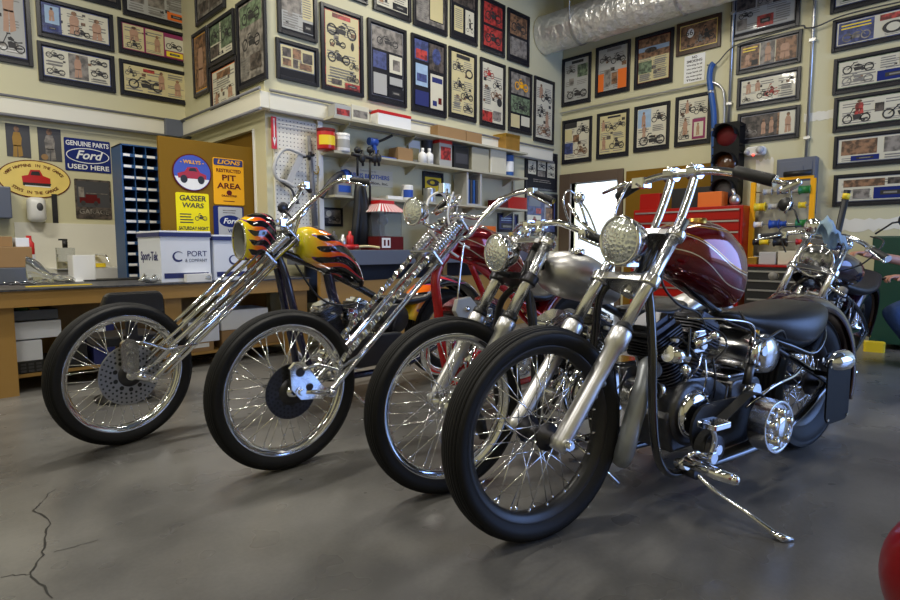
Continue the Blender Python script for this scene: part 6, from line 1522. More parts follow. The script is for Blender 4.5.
    # foot controls, peg, kickstand
    b = MB().use('chrome'); b.cyl((-.52, .15, .19), (-.52, .19, .2), .02, 14); b.tube([(-.505, .19, .215), (-.53, .30, .2), (-.545, .345, .195)], [.017, .021, .018], 16); b.sphere((-.545, .345, .195), .019); b.build('foot_peg', None, k)
    b = MB().use('chrome'); b.cyl((-.60, .17, .22), (-.60, .24, .22), .022, 14); b.curve([(-.6, .22, .22), (-.61, .23, .28), (-.585, .235, .33), (-.56, .24, .35)], .011, 10)
    b.rbox(-.64, .20, .335, -.54, .275, .355, .012, 'z'); b.curve([(-.5, .17, .2), (-.54, .2, .24), (-.6, .2, .23), (-.66, .19, .26)], .009, 8); b.build('shift_lever', None, k, bevel=.004)
    b = MB().use('dark_metal'); b.cyl((-.57, .14, .16), (-.57, .2, .16), .024, 14); b.use('chrome'); b.curve([(-.57, .17, .17), (-.585, .24, .12), (-.62, .35, .065), (-.65, .435, .018)], .0085, 10)
    b.tube([(-.64, .42, .024), (-.655, .45, .011), (-.685, .47, .008)], [.009, .014, .006], 10); b.build('kickstand', None, k)
    # hoses and cables around the neck and motor
    cable(k, [(-.5, .1, .93), (-.44, .12, .84), (-.5, .14, .76), (-.62, .14, .72), (-.7, .12, .66)], .0045)
    cable(k, [(-.95, .1, .7), (-.9, .16, .66), (-.98, .18, .6), (-1.12, .17, .62), (-1.2, .15, .58)], .0055)
    cable(k, [(-.6, .11, .7), (-.75, .17, .69), (-.9, .18, .66), (-.93, .17, .58)], .004, 'chrome')
    b = MB().use('chrome'); b.cyl((-.62, .12, .60), (-.70, .13, .62), .018, 14); b.cyl((-.50, .11, .58), (-.58, .12, .56), .03, 18); b.sphere((-.56, .14, .52), .02); b.sphere((-.72, .14, .63), .018); b.build('breather_cap', None, k)
    return k


# ============ bare metal tank motorcycle
def bike_bare():
    R = .345
    k = new_bike(3, 1.511, 1.524, 167, 'motorcycle with unpainted bare steel tank and low bars, just behind the nearest one')
    wheel(k, 'front_wheel', 0, R, .086, 'chrome', .0017); wheel(k, 'rear_wheel', -1.55, .325, .13, 'chrome', .0026, ribs=False, rimdepth=.11, hubr=.045, hubw=.08)
    P, d, n = tele_fork(k, (0, .345), (-.43, 1.0), .735, .95, .1, .50, rs=.029, rt=.0235, treem='dark_metal', utm='satin_chrome')
    for y in (-.1, .1): b = MB().use('black_satin'); b.cyl(P(.495, y), P(.53, y), .031, 20); b.build('fork_collar', None, k)
    headlight(k, (-.24, 0, .93), .073)
    b = MB().use('dark_metal'); b.cyl((-.23, 0, .86), P(.735, 0), .012, 8); b.build('headlight_bracket', None, k)
    for y in (-.04, .04): b = MB().use('chrome'); b.cyl((-.41, y, 1.0), (-.43, y, 1.045), .018, 14); b.rbox(-.45, y - .015, 1.03, -.41, y + .015, 1.065, .01, 'y'); b.build('riser', None, k)
    bars(k, [(-.43, 0, 1.045), (-.43, .06, 1.05), (-.455, .14, 1.045), (-.52, .27, .985), (-.555, .345, .96)], r=.0127, grip=.125, gr=.018)
    cable(k, [(-.44, .2, 1.03), (-.36, .24, 1.12), (-.43, .2, 1.17), (-.5, .22, 1.1), (-.52, .26, 1.0)], .004, 'chrome')
    b = MB().use('chrome'); b.cyl((-.5, .25, .99), (-.44, .24, 1.13), .005, 8); b.sphere((-.44, .24, 1.14), .022); b.tube([(-.46, .31, 1.0), (-.46, .22, 1.06), (-.46, .16, 1.12)], .007, 8); b.build('mirror_stem', None, k)
    frame_tubes(k, [(.028, [(-.36, 0, .79), (-.44, 0, .94)]), (.018, [(-.42, 0, .9), (-.7, 0, .76), (-1.0, 0, .62)])] + mir([(.015, [(-.37, 0, .81), (-.33, .11, .7), (-.33, .13, .4), (-.37, .14, .22), (-.5, .14, .15), (-1.1, .14, .16), (-1.55, .12, .325)]), (.014, [(-1.0, .03, .62), (-1.2, .1, .5), (-1.55, .12, .325)])]), 'black_satin')
    tank(k, [(-.47, 0, .855, .02, .03, 2), (-.485, 0, .85, .07, .06, 2.1), (-.56, 0, .84, .12, .095, 2.2), (-.68, 0, .82, .135, .105, 2.2), (-.8, 0, .78, .115, .085, 2.1), (-.88, 0, .745, .07, .05, 2), (-.905, 0, .735, .02, .015, 2)], 'bare_steel', capat=(-.62, .05, .935))
    fender(k, -1.55, .325, .395, .17, 30, 195, 'bare_steel')
    seat(k, [(-.93, 0, .665, .03, .012, 2), (-1.05, 0, .65, .09, .028, 2.3), (-1.2, 0, .64, .13, .035, 2.5), (-1.3, 0, .67, .12, .03, 2.4)], 'leather')
    vtwin(k, -.66, .32, 1.0, covers='chrome', fins='dark_metal'); clutch_drum(k, -.86, .17, .30, .085, .05)
    b = MB().use('chrome'); b.curve([(-.5, -.07, .53), (-.4, -.12, .48), (-.38, -.16, .3), (-.6, -.2, .22), (-1.5, -.22, .24)], .024, 14); b.build('exhaust_pipe', None, k)
    b = MB().use('chrome'); b.cyl((-.5, -.2, .19), (-.5, .25, .19), .013, 10); b.build('foot_peg', None, k)
    b = MB().use('chrome'); b.cyl((-.5, .15, .17), (-.6, .33, .01), .009, 10); b.build('kickstand', None, k)
    b = MB().use('black_satin'); b.tube([(-.02, .12, .36), (-.06, .13, .30), (-.08, .13, .24)], [.02, .026, .02], 12); b.build('brake_caliper', None, k)
    for sg in (1, -1):
        b = MB().use('dark_metal'); b.cyl((-.42, .15 * sg, .62), (-.42, .17 * sg, .62), .022, 14); b.cyl((-.36, .14 * sg, .6), (-.36, .17 * sg, .6), .026, 16); b.cyl((-.36, .17 * sg, .6), (-.36, .175 * sg, .6), .018, 16); b.build('horn', None, k)
    # steering head hose
    cable(k, [(-.33, .08, .9), (-.3, .11, .8), (-.32, .12, .6), (-.33, .13, .5)], .011, 'black_satin')
    return k


# ============ red framed springer
def bike_red():
    R = .345
    k = new_bike(2, 1.187, 2.188, 180, 'motorcycle with red frame, red tank and twisted chrome springer fork')
    w = wheel(k, 'front_wheel', 0, R, .084, 'chrome', .0024)
    disc(w, .05, .118, 'dark_metal', .05)
    P, d, n = springer(k, (-.02, .345), (-.165, .315), (-1.0, 1.065), .075, .985, twisted=True, spring0=.755, spring1=.965)
    b = MB().use('chrome'); b = MB().use('chrome'); b.prism([(.02, .36), (.025, .45), (0, .475), (-.04, .47), (-.11, .37), (-.16, .315), (-.12, .295), (-.02, .31)], .072, .09, 'y'); b.use('dark_metal'); b.cyl((-.02, .09, .43), (-.02, .094, .43), .02, 16); b.cyl((-.06, .09, .36), (-.06, .094, .36), .016, 16); b.use('chrome'); b.tube([(-.03, .09, .44), (-.1, .09, .45), (-.2, .08, .41), (-.32, .08, .46)], .008, 10); b.build('brake_caliper', None, k, bevel=.006)
    headlight(k, (-.70, 0, 1.135), .068)
    b = MB().use('chrome'); b.cyl((-.76, 0, 1.08), P(.90, 0, .055), .011, 10); b.build('headlight_bracket', None, k)
    bars(k, [(-.95, 0, 1.0), (-.965, .07, 1.0), (-1.0, .10, 1.03), (-1.05, .125, 1.10), (-1.13, .165, 1.18), (-1.22, .21, 1.25), (-1.255, .27, 1.262), (-1.25, .34, 1.24), (-1.265, .43, 1.20)], r=.0127, grip=.11)
    b = MB().use('chrome')
    for y in (-.04, .04): b.cyl(P(.99, y, -.02), (-.955, y, 1.09), .014, 12); b.cyl((-.955, y - .015, 1.09), (-.955, y + .015, 1.09), .021, 14)
    b.cyl((-.93, .0, 1.12), (-.95, -.03, 1.27), .006, 8); b.rbox(-.03, -.02, 0, .03, .02, .05, .01, 'z', mx=Matrix.Translation((-.95, -.05, 1.25))); b.cyl((-.98, .03, 1.2), (-.93, -.1, 1.14), .012, 10); b.build('riser', None, k)
    b = MB().use('chrome'); b.curve([(-1.255, -.27, 1.262), (-1.16, -.18, 1.22), (-1.066, -.1, 1.12), (-.975, -.04, 1.13), (-.975, .04, 1.13), (-1.066, .1, 1.12), (-1.16, .18, 1.22), (-1.255, .27, 1.262)], .0127, 12); b.build('handlebar_brace', None, k)
    cable(k, [(-1.08, -.16, 1.22), (-.98, -.12, 1.26), (-.86, -.08, 1.2), (-.83, -.03, 1.05), (-.9, .02, .95), (-.95, .06, .9)], .0065, 'white_cable')
    cable(k, [(-.95, .02, 1.25), (-.9, .03, 1.12), (-.93, .06, 1.0), (-.99, .1, .95)], .005, 'white_cable')
    cable(k, [(-.95, .1, .98), (-.9, .12, .8), (-.88, .12, .6), (-.9, .12, .5)], .0045, 'chrome')
    frame_tubes(k, [(.03, [(-.86, 0, .86), (-1.0, 0, 1.0)]), (.022, [(-.93, 0, .92), (-1.15, 0, .85), (-1.45, 0, .66), (-1.6, 0, .56)]), (.025, [(-.89, 0, .89), (-.84, 0, .78), (-.86, 0, .62), (-.88, 0, .44), (-.93, 0, .25)]), (.017, [(-1.1, 0, .86), (-1.3, 0, .5), (-1.34, 0, .3)])] +
                mir([(.019, [(-.93, .0, .25), (-1.0, .11, .17), (-1.3, .13, .15), (-1.6, .13, .17), (-1.98, .12, .325)]), (.017, [(-1.5, .03, .62), (-1.7, .1, .48), (-1.98, .12, .325)])]), 'red_frame')
    stripe_paint('tank_candy', srgb(130, 6, 18), [(1.28, .27, .01, 0), (1.17, .22, .02, 0)])
    tank(k, [(-.98, 0, .975, .02, .02, 2), (-1.0, 0, .975, .065, .07, 2.1), (-1.1, 0, .97, .115, .105, 2.2), (-1.25, 0, .93, .135, .115, 2.2), (-1.4, 0, .86, .115, .095, 2.1), (-1.52, 0, .78, .06, .05, 2), (-1.55, 0, .76, .02, .015, 2)], 'tank_candy', capat=(-1.18, 0, 1.06))
    vtwin(k, -1.12, .31, 1.0, covers='chrome', fins='cast_metal', rocker='dark_red')
    b = MB().use('paper_grey'); b.prism([(-.90, .56), (-.86, .62), (-.88, .68), (-.97, .69), (-1.02, .64), (-.99, .56)], .10, .13, 'y'); b.use('chrome'); b.sphere((-.94, .135, .625), .022, .015, .018); b.build('horn_cover', None, k, bevel=.004)
    wheel(k, 'rear_wheel', -1.98, .325, .14, 'chrome', .0028, ribs=False, rimdepth=.11, hubr=.045, hubw=.08); fender(k, -1.98, .325, .4, .18, 30, 195, 'dark_red')
    seat(k, [(-1.5, 0, .66, .05, .02, 2), (-1.65, 0, .64, .12, .035, 2.4), (-1.8, 0, .68, .12, .035, 2.4)])
    b = MB().use('red_frame'); b.rbox(-1.22, .13, .18, -.98, .16, .42, .07, 'y'); b.build('primary_cover', None, k, bevel=.01); clutch_drum(k, -1.33, .15, .29, .09, .05)
    b = MB().use('chrome'); b.curve([(-1.0, -.07, .52), (-.9, -.12, .46), (-.92, -.16, .28), (-1.2, -.2, .2), (-1.95, -.22, .22)], .023, 14); b.build('exhaust_pipe', None, k)
    b = MB().use('chrome'); b.cyl((-1.0, .14, .2), (-1.0, .3, .2), .014, 12); b.cyl((-.8, .1, .28), (-.86, .26, .26), .012, 10); b.sphere((-.86, .27, .26), .018); b.build('foot_peg', None, k)
    b = MB().use('chrome'); b.cyl((-1.05, .14, .16), (-1.15, .33, .01), .009, 10); b.build('kickstand', None, k)
    return k


# ============ flamed springer chopper
def bike_flame():
    R = .345
    k = new_bike(1, .79, 3.03, 180, 'long chopper with flame-painted tank and flame-painted headlight shell, furthest left')
    w = wheel(k, 'front_wheel', 0, R, .084, 'chrome', .0018)
    disc(w, .055, .145, 'disc_steel', .05); w.rotation_euler = (0, 0, math.radians(12))
    P, d, n = springer(k, (-.01, .345), (-.10, .31), (-.86, 1.02), .07, .98, spring0=.80, spring1=.95, sep=.05, thick=.012)
    b = MB().use('chrome')
    for o_ in (-.03, .085):
        for y in (-.062, .062): b.tube([P(.05, y, o_), P(.8, y, o_)], .008, 12)
    b.build('brace_rods', None, k)
    b = MB().use('satin_chrome'); b.rbox(-.035, .07, .36, .035, .098, .52, .03, 'y', mx=Matrix.Translation((-.005, 0, 0))); b.use('chrome')
    for z in (.40, .45, .49): b.cyl((-.005, .098, z), (-.005, .106, z), .013, 12)
    b.tube([(-.0, .09, .5), (-.06, .09, .5), (-.16, .085, .45), (-.3, .08, .46)], .007, 10); b.build('brake_caliper', None, k)
    # flamed headlight nacelle, open to the front
    flame_paint('flame_nacelle', -.60, -.80, .88, 1.14, 5, .03, .22)
    mx = Matrix.Translation((-.655, .0, 1.015)) @ Matrix.Rotation(.10, 4, 'Y')
    b = MB().use('flame_nacelle'); b.loft([(-.56, 0, .992, .082, .105, 2.1), (-.61, 0, 1.008, .094, .122, 2.2), (-.67, 0, 1.025, .092, .118, 2.2), (-.72, 0, 1.04, .075, .095, 2.1), (-.74, 0, 1.045, .04, .05, 2)], 40, 6, closed_ends=False); sh = b.build('headlight_shell', None, k); s_ = sh.modifiers.new('s', 'SOLIDIFY'); s_.thickness = .004
    b = MB().use('paper_grey'); b.loft([(-.561, 0, .992, .077, .1, 2.1), (-.61, 0, 1.008, .088, .116, 2.2), (-.66, 0, 1.02, .086, .112, 2.2)], 40, 5, closed_ends=False); b.build('shell_lining', None, sh)
    b = MB().use('chrome'); b.lathe([(-.555, .098), (-.552, .102), (-.56, .106), (-.567, .104)], ax='x', n=36, mx=Matrix.Translation((0, 0, .992)) @ Matrix.Diagonal((1, .8, 1, 1))); b.build('trim_ring', None, sh)
    b = MB().use('lamp_glass'); b.lathe([(-.62, .1), (-.615, .07), (-.61, .001)], ax='x', n=36, mx=Matrix.Translation((0, 0, .998)) @ Matrix.Diagonal((1, .78, 1, 1))); b.build('lens', None, sh)
    # bars: pulled-back pair
    bars(k, [(-.80, 0, 1.09), (-.81, .055, 1.09), (-.87, .08, 1.16), (-.95, .12, 1.25), (-1.03, .18, 1.33), (-1.1, .26, 1.345), (-1.16, .33, 1.33)], r=.0127, grip=.11)
    b = MB().use('chrome')
    for y in (-.035, .035): b.curve([P(.98, y, -.01), (-.84, y, 1.08), (-.80, y, 1.09)], .016, 12); b.rbox(-.03, -.016, -.02, .03, .016, .02, .008, 'y', mx=Matrix.Translation((-.8, y, 1.095)))
    b.tube([P(.86, .02, 0), P(.95, .05, -.01), (-.86, .08, 1.12), (-.93, .1, 1.2)], .010, 10); b.tube([P(.86, -.02, 0), (-.84, -.06, 1.1), (-.9, -.1, 1.19)], .010, 10); b.build('riser', None, k)
    b = MB().use('dark_metal'); b.lathe([(-.006, .03), (0, .034), (.006, .03), (.007, .001)], ax='y', n=20, mx=Matrix.Translation((-.80, .02, 1.18))); b.cyl((-.80, .02, 1.18), (-.85, .05, 1.1), .006, 8); b.build('mirror', None, k)
    frame_tubes(k, [(.032, [(-.74, 0, .9), (-.86, 0, 1.0)]), (.024, [(-.78, 0, .93), (-1.0, 0, .84), (-1.25, 0, .72), (-1.5, 0, .58)])], 'black_paint')
    frame_tubes(k, [(.021, [(-.75, 0.02, .93), (-.79, 0.04, .8), (-.83, .05, .6), (-.88, .06, .35), (-.95, .1, .18), (-1.2, .13, .15), (-1.6, .13, .17), (-2.0, .12, .325)]), (.021, [(-.75, -.02, .93), (-.79, -.04, .8), (-.83, -.05, .6), (-.88, -.06, .35), (-.95, -.1, .18), (-1.2, -.13, .15), (-1.6, -.13, .17), (-2.0, -.12, .325)]), (.03, [(-1.08, 0, .8), (-1.12, 0, .62), (-1.16, 0, .55)])], 'deep_blue', 'down_tubes')
    flame_paint('flame_tank', -.95, -1.42, .70, 1.09, 6, .1, .27)
    tank(k, [(-.885, 0, .975, .03, .04, 2), (-.90, 0, .975, .08, .09, 2.2), (-.96, 0, .965, .118, .115, 2.4), (-1.05, 0, .93, .135, .125, 2.4), (-1.16, 0, .87, .125, .11, 2.3), (-1.25, 0, .79, .095, .085, 2.2), (-1.305, 0, .74, .05, .05, 2), (-1.32, 0, .72, .015, .02, 2)], 'flame_tank', capat=(-.98, 0, 1.07), cap='black_satin')
    vtwin(k, -1.17, .29, .95, covers='chrome', fins='cast_metal')
    wheel(k, 'rear_wheel', -2.0, .325, .16, 'chrome', .0028, ribs=False, rimdepth=.12, hubr=.045, hubw=.08)
    flame_paint('flame_fender', -1.7, -2.3, .5, .8, 3); fender(k, -2.0, .325, .42, .2, 20, 195, 'flame_fender')
    b = MB().use('black_satin'); b.lathe([(-.1, .001), (-.1, .1), (.12, .1), (.13, .09), (.13, .001)], (-1.50, 0, .48), n=32); b.build('oil_tank', None, k)
    b = MB().use('leather'); b.loft([(-1.42, 0, .62, .05, .02, 2), (-1.56, 0, .59, .12, .035, 2.4), (-1.75, 0, .6, .13, .035, 2.5), (-1.85, 0, .66, .1, .03, 2.2)], 24, 6); b.build('seat', None, k)
    b = MB().use('black_satin'); b.rbox(-1.55, .13, .2, -1.1, .18, .4, .09, 'y'); b.build('primary_cover', None, k, bevel=.012)
    b = MB().use('chrome'); b.curve([(-1.03, -.07, .5), (-.93, -.12, .45), (-.95, -.16, .28), (-1.2, -.2, .2), (-2.0, -.22, .22)], .023, 14); b.build('exhaust_pipe', None, k)
    b = MB().use('chrome'); b.cyl((-1.0, .12, .2), (-1.0, .28, .2), .014, 12); b.build('foot_peg', None, k)
    b = MB().use('chrome'); b.cyl((-1.05, .14, .16), (-1.12, .33, .01), .009, 10); b.build('kickstand', None, k)
    cable(k, [(-.83, .08, .86), (-.95, .12, .66), (-1.1, .14, .6), (-1.25, .12, .62)], .006)
    return k


# ============ motorcycle at the right, further back
def bike_far():
    R = .33
    k = new_bike(5, 3.88, 1.10, 176, 'dark motorcycle at the right with a blue rag on its bars and black grips')
    wheel(k, 'front_wheel', 0, R, .1, 'chrome', .0024); wheel(k, 'rear_wheel', -1.6, .32, .14, 'chrome', .003, ribs=False, rimdepth=.1, hubr=.05, hubw=.09)
    P, d, n = tele_fork(k, (0, .33), (-.48, 1.04), .70, .96, .115, .42, rs=.028, rt=.021, treem='chrome')
    headlight(k, (-.36, 0, .885), .10, depth=1.1, lens='lamp_glass_dark')
    bars(k, [(-.5, 0, 1.05), (-.5, .08, 1.06), (-.47, .18, 1.04), (-.40, .28, 1.0), (-.34, .36, .975)], r=.014, grip=.13, gr=.022)
    b = MB().use('chrome'); b.lathe([(-.06, .001), (-.06, .04), (-.03, .055), (.02, .055), (.03, .045), (.031, .001)], ax='x', n=24, mx=Matrix.Translation((-.48, -.1, 1.09))); b.build('gauge', None, k)
    for sg in (-1, 1):
        b = MB().use('black_satin'); b.tube([(-.56, sg * .22, 1.1), (-.6, sg * .28, 1.18), (-.62, sg * .33, 1.2)], .006, 8); b.lathe([(-.01, .001), (-.01, .04), (.004, .05), (.012, .048), (.012, .001)], ax='x', n=24, mx=Matrix.Translation((-.62, sg * .35, 1.21))); b.build('mirror', None, k)
    b = MB().use('chrome'); b.tube([P(.6, .12), (-.2, .2, .74), (-.18, .25, .73)], .01, 8); b.build('lamp_bracket', None, k)
    for sg in (-1, 1):
        b = MB().use('satin_chrome'); b.lathe([(-.06, .001), (-.05, .022), (-.01, .03), (.0, .03)], ax='x', n=20, mx=Matrix.Translation((-.28, sg * .2, .74))); o = b.build('turn_signal', None, k)
        b = MB().use('ink_grey'); b.lathe([(0, .029), (.012, .022), (.016, .001)], ax='x', n=20, mx=Matrix.Translation((-.28, sg * .2, .74))); b.build('lamp_lens', None, o)
    b = MB().use('satin_chrome'); b.lathe([(-.3, .03), (.0, .06), (.1, .075)], ax='x', n=20, mx=Matrix.Translation((-.42, .0, .76)) @ Matrix.Diagonal((.6, 1.5, .7, 1))); b.build('fork_shroud', None, k)
    stripe_paint('tank_violet', srgb(50, 24, 40), [(1.1, .25, .01, 0)])
    tank(k, [(-.52, 0, .86, .03, .03, 2), (-.55, 0, .86, .09, .07, 2.2), (-.7, 0, .85, .15, .1, 2.4), (-.9, 0, .81, .155, .1, 2.4), (-1.02, 0, .77, .1, .06, 2.1)], 'tank_violet', capat=(-.75, 0, .945))
    seat(k, [(-1.0, 0, .7, .06, .03, 2.2), (-1.2, 0, .67, .14, .045, 2.5), (-1.4, 0, .7, .16, .045, 2.5), (-1.6, 0, .76, .12, .04, 2.3)])
    frame_tubes(k, [(.03, [(-.42, 0, .78), (-.5, 0, .95)]), (.019, [(-.46, 0, .86), (-.8, 0, .74), (-1.15, 0, .6)])] + mir([(.016, [(-.43, 0, .8), (-.38, .1, .66), (-.38, .13, .3), (-.46, .14, .16), (-1.2, .14, .16), (-1.6, .13, .32)]), (.015, [(-1.1, .04, .62), (-1.3, .11, .5), (-1.6, .13, .32)])]), 'black_paint')
    fender(k, -1.6, .32, .40, .19, 30, 195, 'violet_paint'); fender(k, 0, .33, .37, .12, 40, 150, 'violet_paint', 'front_fender')
    vtwin(k, -.72, .33, 1.05, covers='chrome', fins='dark_metal', y=0)
    b = MB().use('chrome'); b.rbox(-1.12, .12, .2, -.58, .2, .42, .1, 'y'); b.build('primary_cover', None, k, bevel=.015)
    b = MB().use('chrome'); b.curve([(-.55, -.07, .55), (-.45, -.12, .48), (-.42, -.16, .3), (-.7, -.2, .22), (-1.7, -.22, .24)], .026, 14); b.build('exhaust_pipe', None, k)
    b = MB().use('chrome'); b.cyl((-.6, .12, .2), (-.6, .34, .2), .017, 12); b.curve([(-.6, .2, .2), (-.45, .26, .24), (-.4, .3, .3)], .01, 8); b.build('foot_peg', None, k)
    b = MB().use('chrome'); b.cyl((-.6, .15, .17), (-.72, .36, .01), .009, 10); b.build('kickstand', None, k)
    cable(k, [(-.56, .2, 1.08), (-.44, .3, 1.06), (-.4, .24, .92), (-.44, .12, .84)], .005); cable(k, [(-.56, -.2, 1.08), (-.42, -.28, 1.04), (-.4, -.2, .9)], .005)
    return k


def stretch(o, s, done):
    if abs(o.location.x) > 1e-6: o.location.x *= s; return
    if o.type == 'MESH' and o.data.name not in done:
        done.add(o.data.name)
        for v in o.data.vertices: v.co.x *= s
    for c in o.children: stretch(c, s, done)


K4, K3, K2, K1, K5 = bike_near(), bike_bare(), bike_red(), bike_flame(), bike_far()

for k_, s_ in ((K2, 1.06), (K1, 1.075)):
    for c_ in list(k_.children):
        if c_.name.startswith('front_wheel'): continue
        stretch(c_, s_, set())
K5.rotation_euler = (math.radians(-11), 0, K5.rotation_euler.z)
# ------------------------------------------------------------------ rag, feather duster, person, red fender in the foreground
def bw(k, x, y, z): a = k.rotation_euler.z; return V((k.location.x + x * math.cos(a) - y * math.sin(a), k.location.y + x * math.sin(a) + y * math.cos(a), z))


c = at(832, 237, x=4.22)
random.seed(9)
b = MB().use('rag_blue'); N = 14
for i in range(N + 1):
    for j in range(N + 1):
        u, v = i / N - .5, j / N - .5
        x, y = u * .13, v * .15; z = .10 * math.exp(-((u + .35) ** 2) * 9) - .22 * u * u * .6 - .5 * abs(v) ** 1.5 * .5 + .016 * math.sin(i * 1.5) * math.cos(j * 1.3)
        b.v.append(V((x, y, z)))
for i in range(N):
    for j in range(N): o_ = i * (N + 1) + j; b.f.append([o_, o_ + 1, o_ + N + 2, o_ + N + 1]); b.mi.append(0); b.sm.append(True)
o = one('rag', b, 'pale blue cloth rag draped over the bars of the right-hand motorcycle', 'rag', c + V((0, 0, .03)), rz=math.radians(-45)); s_ = o.modifiers.new('s', 'SOLIDIFY'); s_.thickness = .006
# black stick with yellow band leaning behind
p0, p1 = at(838, 232, x=5.6), at(847.5, 190, x=5.6)
b = MB().use('black'); p0g = p0 + (p0 - p1).normalized() * ((p0.z - .02) / abs((p0 - p1).normalized().z)); b.cyl(p0g, p1, .025, 12); b.use('yellow'); t = (p1 - p0).normalized(); b.cyl(p0.lerp(p1, .78), p0.lerp(p1, .92), .027, 12)
one('flashlight', b, 'black pole with a yellow band upright behind the right-hand motorcycle', 'pole')

# seated person, mostly beyond the right edge: reaching arm, hand with a tool, denim knee
def skin_body(name, verts, edges, mname, parent=None, sub=2):
    me = bpy.data.meshes.new(name); me.from_pydata([v[0] for v in verts], edges, []); me.materials.append(M[mname])
    o = bpy.data.objects.new(name, me); COL.objects.link(o)
    if parent: o.parent = parent
    s = o.modifiers.new('skin', 'SKIN'); s.use_smooth_shade = True
    sv = me.skin_vertices[0].data if me.skin_vertices else None
    if sv is None:
        bpy.context.view_layer.objects.active = o
        me.attributes.new if False else None
    for i, v in enumerate(verts):
        r = v[1]; r = (r, r) if isinstance(r, (int, float)) else r
        me.skin_vertices[0].data[i].radius = r; me.skin_vertices[0].data[i].use_root = (i == 0)
    u = o.modifiers.new('sub', 'SUBSURF'); u.levels = sub; u.render_levels = sub
    return o


def skinned(name, verts, edges, mname, parent=None, sub=2):
    me = bpy.data.meshes.new(name); me.from_pydata([v[0] for v in verts], edges, [])
    o = bpy.data.objects.new(name, me); COL.objects.link(o)
    bpy.context.view_layer.objects.active = o; o.select_set(True)
    if not me.skin_vertices:
        bpy.ops.mesh.customdata_skin_add()
    for i, v in enumerate(verts):
        r = v[1]; r = (r, r) if isinstance(r, (int, float)) else r
        me.skin_vertices[0].data[i].radius = r; me.skin_vertices[0].data[i].use_root = (i == 0)
    s = o.modifiers.new('skin', 'SKIN'); s.use_smooth_shade = True; u = o.modifiers.new('sub', 'SUBSURF'); u.levels = sub; u.render_levels = sub
    me.materials.append(M[mname]); o.select_set(False)
    dg = bpy.context.evaluated_depsgraph_get(); m2 = bpy.data.meshes.new_from_object(o.evaluated_get(dg)); o.modifiers.clear(); o.data = m2; m2.name = name
    if not m2.materials: m2.materials.append(M[mname])
    for p in m2.polygons: p.use_smooth = True
    if parent: o.parent = parent
    return o


pr_ = empty('person', 'person in blue jeans crouching at the right edge, reaching one bare arm to the bars', 'person', (0, 0, 0))
hip = V((6.12, .40, .47)); chest = V((6.25, .40, .95)); neck = V((6.2, .42, 1.1)); head = V((6.12, .45, 1.24))
kn = at(891, 308, x=5.7); kn.z -= .03; kn = V((kn.x, kn.y, kn.z)); an = V((5.92, .50, .10)); 
kn2 = V((5.75, .25, .5)); an2 = V((5.85, .15, .1))
sh1 = V((6.15, .23, 1.02)); sh2 = V((6.13, .58, 1.02))
w2 = at(866, 254, x=5.58); e2 = at(908, 262, x=5.86)
w1 = at(900, 278, x=5.62); e1 = at(940, 284, x=5.88)
def hand(V0, wrist, d, up, s=1.):
    """adds palm and finger chains to lists"""
    return


BV = [(hip, (.15, .12)), (hip.lerp(chest, .5), (.15, .115)), (chest, (.17, .12)), (neck, .055), (head, (.075, .09)), (head + V((-.01, .0, .09)), (.07, .08)),
      (sh1, .06), (e1, .042), (w1, .028), (sh2, .06), (e2, .045), (w2, .03),
      (hip + V((-.05, .09, -.01)), .095), (kn, .062), (an, .042), (an + V((-.17, .02, -.06)), (.04, .03)),
      (hip + V((-.02, -.12, -.01)), .095), (kn2, .062), (an2, .042), (an2 + V((-.17, .04, -.05)), (.04, .03))]
BE = [(0, 1), (1, 2), (2, 3), (3, 4), (4, 5), (2, 6), (6, 7), (7, 8), (2, 9), (9, 10), (10, 11), (0, 12), (12, 13), (13, 14), (14, 15), (0, 16), (16, 17), (17, 18), (18, 19)]
def add_hand(wi, w, el, curl=.6, nrm=V((0, 0, 1))):
    d = (w - el).normalized(); sd = d.cross(nrm).normalized(); dn = -nrm
    i0 = len(BV); p = w + d * .05; BV.append((p, (.034, .016))); BE.append((wi, i0))
    for k, (o_, L) in enumerate(((-.027, .068), (-.009, .078), (.009, .073), (.026, .058))):
        q = p + d * .03 + sd * o_; j = len(BV); BV.append((q, .0085)); BE.append((i0, j))
        for s_ in range(3):
            a = curl * (s_ + .6); q = q + (d * math.cos(a) + dn * math.sin(a)) * L * (.45, .32, .23)[s_]; BV.append((q, (.0082, .0075, .0065)[s_])); BE.append((j, len(BV) - 1)); j = len(BV) - 1
    q = w + d * .018 - sd * .026; j = len(BV); BV.append((q, .011)); BE.append((i0, j))
    for s_ in range(2):
        q = q + (d * .8 - sd * .45 + dn * .35 * (s_ + 1)).normalized() * (.034, .026)[s_]; BV.append((q, (.0095, .0075)[s_])); BE.append((j, len(BV) - 1)); j = len(BV) - 1
add_hand(8, w1, e1, .75); add_hand(11, w2, e2, .55)
skinned('body', [(tuple(a), r) for a, r in BV], BE, 'skin', pr_)
JV = [(hip, (.165, .135)), (hip.lerp(chest, .16), (.16, .13)), (hip + V((-.05, .09, -.01)), .112), (hip.lerp(kn, .55) + V((0, 0, 0.02)), .09), (kn + (kn - hip).normalized() * .012, .078), (kn.lerp(an, .15), .074), (kn.lerp(an, .9), .062), (hip + V((-.02, -.12, -.01)), .112), (hip.lerp(kn2, .5), .09), (kn2, .078), (kn2.lerp(an2, .9), .062)]
JE = [(0, 1), (0, 2), (2, 3), (3, 4), (4, 5), (5, 6), (0, 7), (7, 8), (8, 9), (9, 10)]
skinned('jeans', [(tuple(a), r) for a, r in JV], JE, 'denim', pr_)
TV = [(hip.lerp(chest, .1), (.165, .13)), (hip.lerp(chest, .55), (.168, .13)), (chest, (.182, .132)), (neck - V((0, 0, .03)), .07), (sh1, .075), (sh1.lerp(e1, .5), .062), (sh2, .075), (sh2.lerp(e2, .5), .062)]
